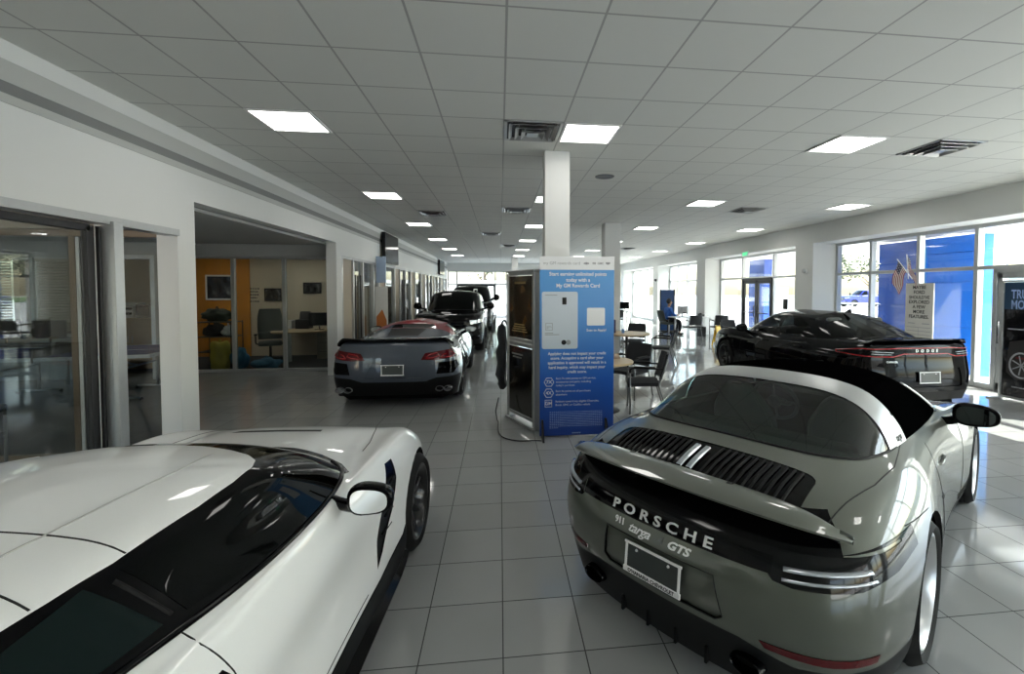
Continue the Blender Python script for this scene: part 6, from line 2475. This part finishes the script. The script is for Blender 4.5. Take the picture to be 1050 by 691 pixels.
# card reader on the glass beside the door and white sticker on the door
t = thing('door_card_reader', 'small black reader on the glass right of the double door', 'card reader', (8.70, 13.05, 1.35), R(-90))
bm = nb()
box(bm, (0, 0, 0), (.20, .04, .32), bev=.01)
obj('casing', bm, m_plastic, t)
bm = nb()
sphere(bm, (0, -.02, -.06), .03, 10, (1, .4, 1))
obj('button', bm, m_dkplastic, t, True)

# ---------------------------------------------------------------- left wall screens and corridor signs
for (y0, y1, z0, z1, lb) in ((13.45, 15.15, 2.56, 3.42, 'large black wall screen high on the left wall, nearer one'), (25.4, 27.4, 2.6, 3.40, 'black wall screen high on the left wall at the far end')):
    t = thing('wall_screen', lb, 'screen', (XL + .10, (y0 + y1) / 2, (z0 + z1) / 2), 0, 'wall screens on the left wall')
    h = (y1 - y0) / 2
    v = (z1 - z0) / 2
    bm = nb()
    box(bm, (.0, 0, 0), (.09, 2 * h, 2 * v), bev=.012)
    obj('casing', bm, m_plastic, t)
    obj('screen', bx(.046, .049, -h + .03, h - .03, -v + .03, v - .03), m_screen, t)
    obj('wall_bracket', bx(-.10, -.04, -.25, .25, -.2, .2), m_dkplastic, t)
t = thing('hanging_sign', 'pale blue sign panel projecting from the left wall above the corridor poster', 'sign', (XL + .14, 12.98, 2.33))
bm = nb()
box(bm, (0, 0, 0), (.26, .05, .72), bev=.01)
obj('panel', bm, mat('pale_blue_panel', (.35, .45, .60), .35, var=.05), t)
obj('bracket', bx(-.14, -.12, -.03, .03, -.3, .3), m_alu, t)
t = thing('corridor_poster', 'narrow orange and white poster standing below the pale blue sign', 'poster', (XL + .20, 12.75, 0), R(8))
obj('board', bx(-.16, .16, -.012, .012, .02, 1.86, bev=.004), mat('white_poster_card', (.62, .62, .60), .4, var=.04), t)
bm = nb()
prism(bm, [(-.13, .10), (.13, .10), (.13, .95), (.02, 1.25), (-.13, 1.05)], -.0145, -.012, 'xz')
obj('orange_print', bm, mat('orange_print', (.40, .12, .02), .4, var=.15, scale=5), t)

# ---------------------------------------------------------------- games room
m_tabletop = mat('blue_table_top', (.020, .028, .15), .8, spec=.1, var=.05)
tt = thing('ping_pong_table', 'blue table tennis table with white lines in the glazed games room', 'table', (-6.95, 8.36, 0), R(9))
obj('table_top', bx(-1.37, 1.37, -.7625, .7625, .735, .76, bev=.004), m_tabletop, tt)
bm = nb()
for s in (-1, 1):
    box(bm, (0, s * .75, .7605), (2.74, .025, .002))
    box(bm, (s * 1.355, 0, .7605), (.025, 1.52, .002))
    box(bm, (0, s * .768, .735), (2.74, .012, .05))
    box(bm, (s * 1.376, 0, .735), (.012, 1.54, .05))
box(bm, (0, 0, .7605), (2.7, .006, .002))
obj('white_lines', bm, m_print, tt)
bm = nb()
box(bm, (0, 0, .835), (.006, 1.75, .14))
for s in (-1, 1):
    tube(bm, [(0, s * .88, .70), (0, s * .88, .91)], .012, 8)
obj('net', bm, m_dkplastic, tt)
for s in (-1, 1):
    bm = nb()
    for q in (-1, 1):
        tube(bm, [(s * .85, q * .55, .735), (s * .85, q * .55, .06)], .022, 8)
        tube(bm, [(s * .55, q * .55, .05), (s * 1.15, q * .55, .05)], .02, 8)
    tube(bm, [(s * .85, -.55, .50), (s * .85, .55, .50)], .018, 8)
    tube(bm, [(s * .10, .0, .70), (s * .85, 0, .50)], .016, 8)
    lg = obj('leg_frame', bm, m_alu, tt, True)
    for q in (-1, 1):
        for e_ in (.55, 1.15):
            bm = nb()
            sphere(bm, (s * e_, q * .55, .03), .03, 10, (1, .6, 1))
            obj('caster', bm, m_plastic, lg, True)
bm = nb()
lathe(bm, [(0, .005), (.075, .005), (.08, 0), (.075, -.005), (0, -.005)], 24, Matrix.Translation((-6.4, 8.1, .7715)))
box(bm, (-6.28, 8.12, .774), (.10, .028, .02), rot=(0, 0, .2), bev=.008)
tag(obj('table_tennis_bat', bm, mat('dull_red_rubber', (.16, .12, .11), .7, var=.1)), 'table tennis bat lying on the blue table', 'bat')
# chair by the front glass, cabinet with a printer, shelf
cv = dup(chair, (-4.75, 4.55, 0), R(35), 'metal framed chair just inside the front sliding glass door')
cv2 = dup(chair, (-7.55, 6.35, 0), R(140), 'metal framed chair in front of the blue table')
t = thing('filing_cabinet', 'light wood cabinet in the store room behind the games room door', 'cabinet', (-8.15, 11.38, 0))
bm = nb()
box(bm, (0, 0, .57), (.95, .5, 1.14), bev=.008)
obj('body', bm, m_wood, t)
for k in range(2):
    d_ = obj('door', bx(-.46 + .465 * k, -.005 + .465 * k, -.265, -.25, .05, 1.1, bev=.003), m_wood, t)
    bm = nb()
    tube(bm, [(-.04 + .09 * k, -.28, .6), (-.04 + .09 * k, -.28, .75)], .008, 6)
    obj('handle', bm, m_alu, d_, True)
t = thing('printer', 'beige office printer on the light wood cabinet', 'printer', (-8.33, 11.38, 1.14))
bm = nb()
box(bm, (0, 0, .13), (.42, .38, .26), bev=.02)
box(bm, (0, .05, .30), (.38, .30, .08), bev=.02)
obj('casing', bm, m_whiteplastic, t)
bm = nb()
box(bm, (0, -.20, .10), (.34, .06, .05), bev=.006)
box(bm, (.10, -.195, .21), (.16, .01, .05))
obj('paper_tray', bm, m_plastic, t)
t = thing('microwave_oven', 'dark box-shaped appliance beside the printer on the cabinet', 'appliance', (-7.92, 11.38, 1.14))
bm = nb()
box(bm, (0, 0, .15), (.36, .34, .30), bev=.012)
obj('casing', bm, m_plastic, t)
bm = nb()
box(bm, (-.04, -.172, .15), (.24, .008, .22), bev=.003)
obj('door', bm, m_screen, t)
t = thing('thermostat', 'small dark control on the games room wall right of the doorway', 'thermostat', (-6.62, 9.97, 1.28))
bm = nb()
box(bm, (0, .015, 0), (.12, .03, .08), bev=.006)
obj('casing', bm, m_plastic, t)
bm = nb()
box(bm, (0, -.001, .005), (.07, .004, .035))
obj('display', bm, m_dkplastic, t)
t = thing('light_switch', 'small white switch on the games room wall above the dark control', 'switch', (-6.62, 9.98, 1.62))
bm = nb()
box(bm, (0, .01, 0), (.08, .02, .12), bev=.005)
obj('plate', bm, m_whiteplastic, t)
bm = nb()
box(bm, (0, -.003, 0), (.03, .012, .05), bev=.004)
obj('rocker', bm, m_whiteplastic, t)
for k in range(2):
    monitor(-9.3 + .75 * k, 9.75, .745, R(4), ('dark screen under the games room window by the corner', 'dark screen under the games room window beside the door frame')[k], .55, .34, 'screens in the games room')
bm = nb()
desk(-9.9, -8.0, 9.45, 9.95, 'low dark desk along the games room window wall', m_dkplastic)
bpy.data.objects[-1] if False else None

# ---------------------------------------------------------------- office behind the alcove glass
def framed(name, label, x, z, w, h, y, m, fm, cat='picture', mm=.04):
    t = thing(name, label, cat, (x, y, z))
    bm = nb()
    f = mm
    box(bm, (0, 0, h / 2 - f / 2), (w, .03, f), bev=.004)
    box(bm, (0, 0, -h / 2 + f / 2), (w, .03, f), bev=.004)
    box(bm, (w / 2 - f / 2, 0, 0), (f, .03, h), bev=.004)
    box(bm, (-w / 2 + f / 2, 0, 0), (f, .03, h), bev=.004)
    obj('frame', bm, fm, t)
    obj('print', bx(-w / 2 + f, w / 2 - f, -.004, .012, -h / 2 + f, h / 2 - f), m, t)
    return t


m_pic1 = poster_mat('night_car_photo', (.008, .012, .02), (.03, .04, .06), (.30, .33, .36), 3.)
m_pic2 = poster_mat('grey_photo', (.01, .01, .01), (.06, .06, .06), (.40, .40, .40), 7.)
framed('framed_picture', 'white framed dark poster on the orange office wall', -7.33, 1.83, .66, .66, 12.94, m_pic1, m_print)
framed('framed_picture', 'small dark framed photograph on the cream wall beside the orange corner', -6.02, 1.64, .42, .34, 12.97, m_pic2, m_plastic, mm=.03)
framed('framed_picture', 'black framed photograph on the cream wall above the monitor', -5.02, 1.82, .46, .30, 12.97, m_pic2, m_plastic, mm=.05)
bm = nb()
for k, (w, z) in enumerate(((.44, 1.80), (.36, 1.72), (.40, 1.64), (.30, 1.56), (.42, 1.46))):
    for q in range(7):
        box(bm, (-6.58 + w * (q / 7 - .5) + .03, 12.996, z), (w / 7 * random.uniform(.5, .85), .004, .03))
tag(obj('wall_lettering', bm, m_dkplastic), 'small dark lettering on the cream wall left of the small framed photograph', 'wall lettering')
swivel('office_chair', 'tall black leather office chair behind the alcove glass', (-5.58, 11.85, 0), R(205), 1.30)
t = thing('office_desk', 'light wood desk with a curved top behind the alcove glass', 'desk', (-4.85, 12.2, 0))
bm = nb()
prism(bm, [(-.78, -.25), (-.62, -.52), (-.30, -.66), (.05, -.60), (.45, -.35), (.85, .20), (.85, .78), (-.62, .78), (-.70, .3)], .72, .75, 'xy')
obj('table_top', bm, m_wood, t)
bm = nb()
lathe(bm, [(.06, 0), (.06, .72)], 20, Matrix.Translation((-.30, -.36, 0)))
obj('leg', bm, m_alu, t, True, 40)
bm = nb()
box(bm, (.45, .42, .36), (.55, .62, .72), bev=.008)
p_ = obj('drawer_unit', bm, m_tan, t)
bm = nb()
for z in (.18, .42, .62):
    box(bm, (.45, .10, z), (.45, .012, .008))
obj('drawer_line', bm, m_plastic, p_)
monitor(-4.62, 12.35, .75, R(12), 'black monitor on the office desk behind the alcove glass', .50, .34)
t = thing('document_scanner', 'dark paper tray stack on the office desk left of the monitor', 'paper tray', (-5.15, 12.75, .75))
bm = nb()
box(bm, (0, 0, .12), (.34, .30, .24), bev=.01)
obj('casing', bm, m_plastic, t)
bm = nb()
box(bm, (0, .06, .34), (.26, .04, .22), rot=(R(-14), 0, 0), bev=.006)
obj('paper_support', bm, m_dkplastic, t)
bm = nb()
box(bm, (-5.53, 12.76, .86), (.22, .25, .22), bev=.012)
tag(obj('paper_box', bm, m_whiteplastic), 'white box beside the paper tray on the office desk', 'box')


def lump(name, label, cat, c, s, m, seed, group=None):
    rnd = random.Random(seed)
    bm = nb()
    t = nb()
    bmesh.ops.create_icosphere(t, subdivisions=4, radius=1.)
    ph = [(Vector((rnd.uniform(-1, 1), rnd.uniform(-1, 1), rnd.uniform(-1, 1))).normalized(), rnd.uniform(2, 5), rnd.uniform(0, 6)) for _ in range(7)]
    for v in t.verts:
        n = v.co.normalized()
        d = 1 + sum(.06 * math.sin(k * n.dot(u) * 2 + p) for u, k, p in ph)
        v.co = n * d
        v.co.z = max(v.co.z, -.82)
    merge(bm, t, Matrix.Translation((0, 0, .82 * s[2])) @ Matrix.Diagonal((*s, 1)))
    t = thing(name, label, cat, c, 0, group)
    obj('cover', bm, m, t, True)
    bm = nb()
    tube(bm, arc((-.10 * s[0], 0, 1.62 * s[2]), (0, -.05, 1.62 * s[2] + .16), (.10 * s[0], 0, 1.62 * s[2]), 8), .012, 6)
    obj('handle', bm, m, t, True)
    return t


m_yel = mat('yellow_bag_cloth', (.50, .42, .03), .6, var=.15, scale=8)
m_bl = mat('sky_blue_cloth', (.03, .16, .27), .7, var=.15, scale=8)
m_camo = mat('dark_green_cloth', (.02, .035, .02), .8, var=.4, scale=6)
lump('gift_bag', 'crumpled yellow bag on the floor behind the alcove glass', 'bag', (-6.22, 10.98, 0), (.20, .16, .36), m_yel, 1)
lump('plush_cushion', 'pale blue cushion lying on the floor right of the blue soft bag', 'cushion', (-5.28, 11.05, 0), (.30, .18, .12), m_bl, 2)
lump('soft_bag', 'blue soft bag standing right of the yellow bag', 'bag', (-5.84, 11.02, 0), (.17, .16, .25), m_bl, 3)
lump('clothes_bundle', 'dark green bundle on top of the storage shelf behind the yellow bag', 'bundle', (-6.56, 11.5, 1.04), (.30, .22, .16), m_camo, 4)
lump('clothes_bundle', 'dark grey bundle on the middle of the storage shelf behind the yellow bag', 'bundle', (-6.62, 11.5, .70), (.22, .2, .15), m_fabricblk, 5)
lump('clothes_bundle', 'white crumpled bundle on the storage shelf between the dark bundles', 'bundle', (-6.30, 11.45, .70), (.11, .16, .13), m_print, 6)
t = thing('storage_shelf', 'low dark open shelf holding bundles by the orange wall', 'shelf', (-6.52, 11.5, 0))
bm = nb()
for z in (.34, .69, 1.03):
    box(bm, (0, 0, z - .008), (.76, .50, .016))
obj('shelf_board', bm, m_dkplastic, t)
for sx in (-1, 1):
    for sy in (-1, 1):
        bm = nb()
        tube(bm, [(sx * .37, sy * .24, 0), (sx * .37, sy * .24, 1.04)], .012, 8)
        obj('upright', bm, m_dkalu, t, True)
# ---------------------------------------------------------------- outside
m_conc = mat('pale_concrete', (.50, .49, .46), .85, var=.12, scale=1.5)
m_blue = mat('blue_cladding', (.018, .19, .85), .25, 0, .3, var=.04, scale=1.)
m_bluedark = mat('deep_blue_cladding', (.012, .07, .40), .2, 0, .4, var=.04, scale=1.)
m_lightblue = mat('lit_edge_blue', (.03, .26, .70), .35, var=.03)
m_bwhite = mat('white_render', (.74, .73, .70), .8, var=.04)
m_leaf = mat('tree_leaves', (.05, .08, .03), .8, var=.5, scale=2.)
m_bark = mat('tree_bark', (.10, .07, .05), .9, var=.3)
m_bluepaint = mat('blue_car_paint', (.015, .03, .30), .25, .2, 1., var=.05)
m_grass = mat('lawn_grass', (.10, .17, .05), .9, var=.3, scale=6)
struct('ground', bx(-80, 110, -60, 140, -.35, -.13), m_conc)
struct('path', bx(8.9, 10.1, -6, 31, -.14, -.02), m_conc)
bm = bx(60, 100, -20, 130, -.13, -.10)
tag(obj('lawn', bm, m_grass), 'distant lawn', None, None, 'structure')


def blue_wall(label, x, y0, y1, z1, m, seams, th=.35):
    t = thing('portal_wall', label, 'wall panel', (x, (y0 + y1) / 2, -.13))
    h = (y1 - y0) / 2
    n = len(seams) + 1
    zs = [0] + seams + [z1 + .13]
    bm = nb()
    for a, b in zip(zs, zs[1:]):
        box(bm, (th / 2, 0, (a + b) / 2), (th, 2 * h, b - a - .012), bev=.004)
    box(bm, (th / 2 + .02, 0, (z1 + .13) / 2), (th - .06, 2 * h - .04, z1 + .1))
    obj('cladding', bm, m, t)
    return t


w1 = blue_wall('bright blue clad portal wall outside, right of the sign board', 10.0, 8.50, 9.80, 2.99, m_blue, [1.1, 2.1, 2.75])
bm = nb()
box(bm, (.10, -.70, 1.53), (.20, .12, 3.1), bev=.01)
obj('edge_strip', bm, m_lightblue, w1)  # portal's lit edge, its brightness painted as a lighter blue
bm = nb()
box(bm, (-.008, .58, 1.5), (.02, .10, 3.0), bev=.004)
obj('edge_strip', bm, m_lightblue, w1)
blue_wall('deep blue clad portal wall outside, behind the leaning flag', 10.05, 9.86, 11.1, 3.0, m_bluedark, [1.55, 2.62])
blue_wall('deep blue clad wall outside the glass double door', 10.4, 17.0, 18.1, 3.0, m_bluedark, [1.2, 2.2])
t = thing('outdoor_canopy', 'white entrance canopy above the blue portal walls outside', 'canopy', (10.2, 11.0, 3.06))
obj('canopy_slab', bx(-1.2, 1.6, -3.6, 8.0, 0, .35, bev=.02), m_bwhite, t)
for k, y in enumerate((-3.3, 7.6)):
    bm = nb()
    tube(bm, [(1.3, y, -3.19), (1.3, y, 0)], .09, 14)
    obj('post', bm, m_alu, t, True)


def building(label, x0, x1, y0, y1, h, m, side):
    t = thing('low_building', label, 'building', ((x0 + x1) / 2, (y0 + y1) / 2, -.13))
    hx, hy = (x1 - x0) / 2, (y1 - y0) / 2
    obj('walls', bx(-hx, hx, -hy, hy, 0, h), m, t)
    obj('roof', bx(-hx - .4, hx + .4, -hy - .4, hy + .4, h, h + .35), m_cove, t)
    n = int(max(hx, hy) * 2 / 6)
    for k in range(n):
        u = (k + .5) / n * 2 - 1
        if side == 'w':
            obj('window', bx(-hx - .03, -hx + .05, u * hy - 1.2, u * hy + 1.2, .9, 2.3), m_screen, t)
        else:
            obj('window', bx(u * hx - 1.2, u * hx + 1.2, -hy - .03, -hy + .05, .9, 2.3), m_screen, t)
    return t


building('long white building across the forecourt beyond the far glass wall', -26, 14, 58, 68, 2.7, m_bwhite, 's')
building('long pale building far across the street beyond the window bays', 96, 106, -10, 90, 5.5, m_bwhite, 'w')


def tree(label, x, y, h, r, seed, n=900):
    rnd = random.Random(seed)
    t = thing('broadleaf_tree', label, 'tree', (x, y, -.13), 0, 'trees outside')
    bm = nb()
    tube(bm, [(0, 0, 0), (.1, .05, h * .3), (.05, .1, h * .62)], .2, 10, rads=[.24, .18, .08])
    for k in range(6):
        a = k * 1.05 + seed
        tube(bm, [(.05, .05, h * (.28 + .05 * k)), (r * .6 * math.cos(a), r * .6 * math.sin(a), h * (.5 + .06 * k))], .06, 6, rads=[.09, .03])
    obj('trunk', bm, m_bark, t, True)
    bm = nb()
    cl = [(Vector((rnd.gauss(0, .42) * r, rnd.gauss(0, .42) * r, h * rnd.uniform(.40, .95))), r * rnd.uniform(.25, .45)) for _ in range(16)]
    for _ in range(n):
        c, q = rnd.choice(cl)
        p = c + Vector((rnd.gauss(0, .5), rnd.gauss(0, .5), rnd.gauss(0, .4))) * q
        a = Vector((rnd.uniform(-1, 1), rnd.uniform(-1, 1), rnd.uniform(-1, 1))).normalized()
        b = a.orthogonal().normalized()
        s = r * rnd.uniform(.05, .10)
        bm.faces.new([bm.verts.new(p + v) for v in (a * s, b * s * .6, -a * s, -b * s * .6)])
    obj('crown', bm, m_leaf, t)
    return t


for a in (('bushy tree outside, left one beyond the pane beside the sign pilaster', 52, 68, 9.5, 3.6, 1), ('bushy tree outside, right one beyond the pane beside the sign pilaster', 62, 70, 8.2, 3.4, 2),
          ('low tree outside behind the blue pickup', 47, 62, 5.2, 3.0, 3),
          ('dark tree beyond the far glass wall, above the white building', -2.5, 74, 10.5, 5.0, 4), ('tree beyond the far glass wall at its left end', -14.5, 76, 9.5, 4.4, 5),
          ('roadside tree seen through the glass beside the poster banner', 70, 44, 6.0, 3.2, 6)):
    tree(*a)
bp = make_tall('pickup_truck', 'blue pickup truck parked outside, seen through the pane left of the blue walls', (41.5, 47.6, -.13), math.atan2(.12, -.99), 5.7, 2.05, 1.95, 1.2, 1.28, m_bluepaint, True)


def pole(label, x, y, h, arm):
    t = thing('lamp_post', label, 'lamp post', (x, y, -.13), 0, 'lamp posts outside')
    bm = nb()
    tube(bm, [(0, 0, 0), (0, 0, h)], .09, 12, rads=[.11, .07])
    tube(bm, [(0, 0, h - .1), (0, arm, h + .1)], .05, 8)
    obj('post', bm, m_alu, t, True)
    bm = nb()
    box(bm, (0, arm * 1.25, h + .08), (.30, .6, .14), bev=.03)
    obj('lamp_head', bm, m_dkalu, t, True, 40)
    return t


pole('grey lamp post outside, near the right edge of the photo', 22.5, 15.6, 9, 1.2)
pole('thin lamp post outside, seen between the blue wall and the door frame', 44, 35, 8, 1.0)
t = thing('stop_barrier', 'white metal railing outside below the blue pickup', 'railing', (26, 29.5, -.13), R(38))
bm = nb()
for z in (.55, .95):
    tube(bm, [(0, -2, z), (0, 2, z)], .05, 8)
for k in range(5):
    tube(bm, [(0, -2 + k, 0), (0, -2 + k, 1.0)], .05, 8)
obj('rails', bm, m_bwhite, t, True)


t = thing('outdoor_canopy', 'added white canopy outside the glazed wall behind the viewer, blocking the sun', 'canopy', (5.2, -6.6, 3.1))  # unseen canopy added to keep the sun off the back glazing
obj('canopy_slab', bx(-4.6, 5, -2.4, 2.2, 0, .3, bev=.02), m_bwhite, t)
for x in (-4.3, 4.6):
    bm = nb()
    tube(bm, [(x, -2.1, -3.23), (x, -2.1, 0)], .09, 14)
    obj('post', bm, m_alu, t, True)
# ---------------------------------------------------------------- camera and light
sc = bpy.context.scene
cam = bpy.data.cameras.new('camera')
co = bpy.data.objects.new('camera', cam)
COL.objects.link(co)
f_, cx_, cy_, p_, y_, r_ = 467.459, 567.258, 312.899, -.0348, .1167, .0015
cp, sp = math.cos(p_), math.sin(p_)
fwd = Vector((math.sin(y_) * cp, math.cos(y_) * cp, sp))
rt = Vector((math.cos(y_), -math.sin(y_), 0))
upv = rt.cross(fwd)
r2 = rt * math.cos(r_) + upv * math.sin(r_)
u2 = -rt * math.sin(r_) + upv * math.cos(r_)
M = Matrix((r2, u2, -fwd)).transposed().to_4x4()
M.translation = Vector((0, 0, 1.795))
co.matrix_world = M
cam.sensor_fit = 'HORIZONTAL'
cam.sensor_width = 36.
cam.lens = f_ / 1050 * 36.
cam.shift_x = (525 - cx_) / 1050
cam.shift_y = (cy_ - 345.5) / 1050
cam.clip_start = .05
cam.clip_end = 400
sc.camera = co

w = bpy.data.worlds.new('sky')
sc.world = w
w.use_nodes = True
nt = w.node_tree
bg = nt.nodes['Background']
sky = nt.nodes.new('ShaderNodeTexSky')
sky.sky_type = 'NISHITA'
sky.sun_disc = False
sky.sun_elevation = R(50)
sky.sun_rotation = R(100)
sky.air_density = 1.2
sky.dust_density = 2.5
nt.links.new(sky.outputs[0], bg.inputs['Color'])
bg.inputs['Strength'].default_value = .5

s = bpy.data.lights.new('sun', 'SUN')
so = bpy.data.objects.new('sun', s)
COL.objects.link(so)
s.energy = 9.
s.angle = R(.6)
s.color = (1., .96, .88)
so.rotation_euler = Vector((-.62, .42, -.66)).to_track_quat('-Z', 'Y').to_euler()

sc.view_settings.view_transform = 'Standard'
sc.view_settings.look = 'None'
sc.view_settings.gamma = 1.
sc.view_settings.use_curve_mapping = False
sc.view_settings.exposure = 1.2
sc.cycles.use_denoising = True
sc.cycles.max_bounces = 10
sc.cycles.diffuse_bounces = 4
sc.cycles.transparent_max_bounces = 24
sc.cycles.sample_clamp_indirect = 6.
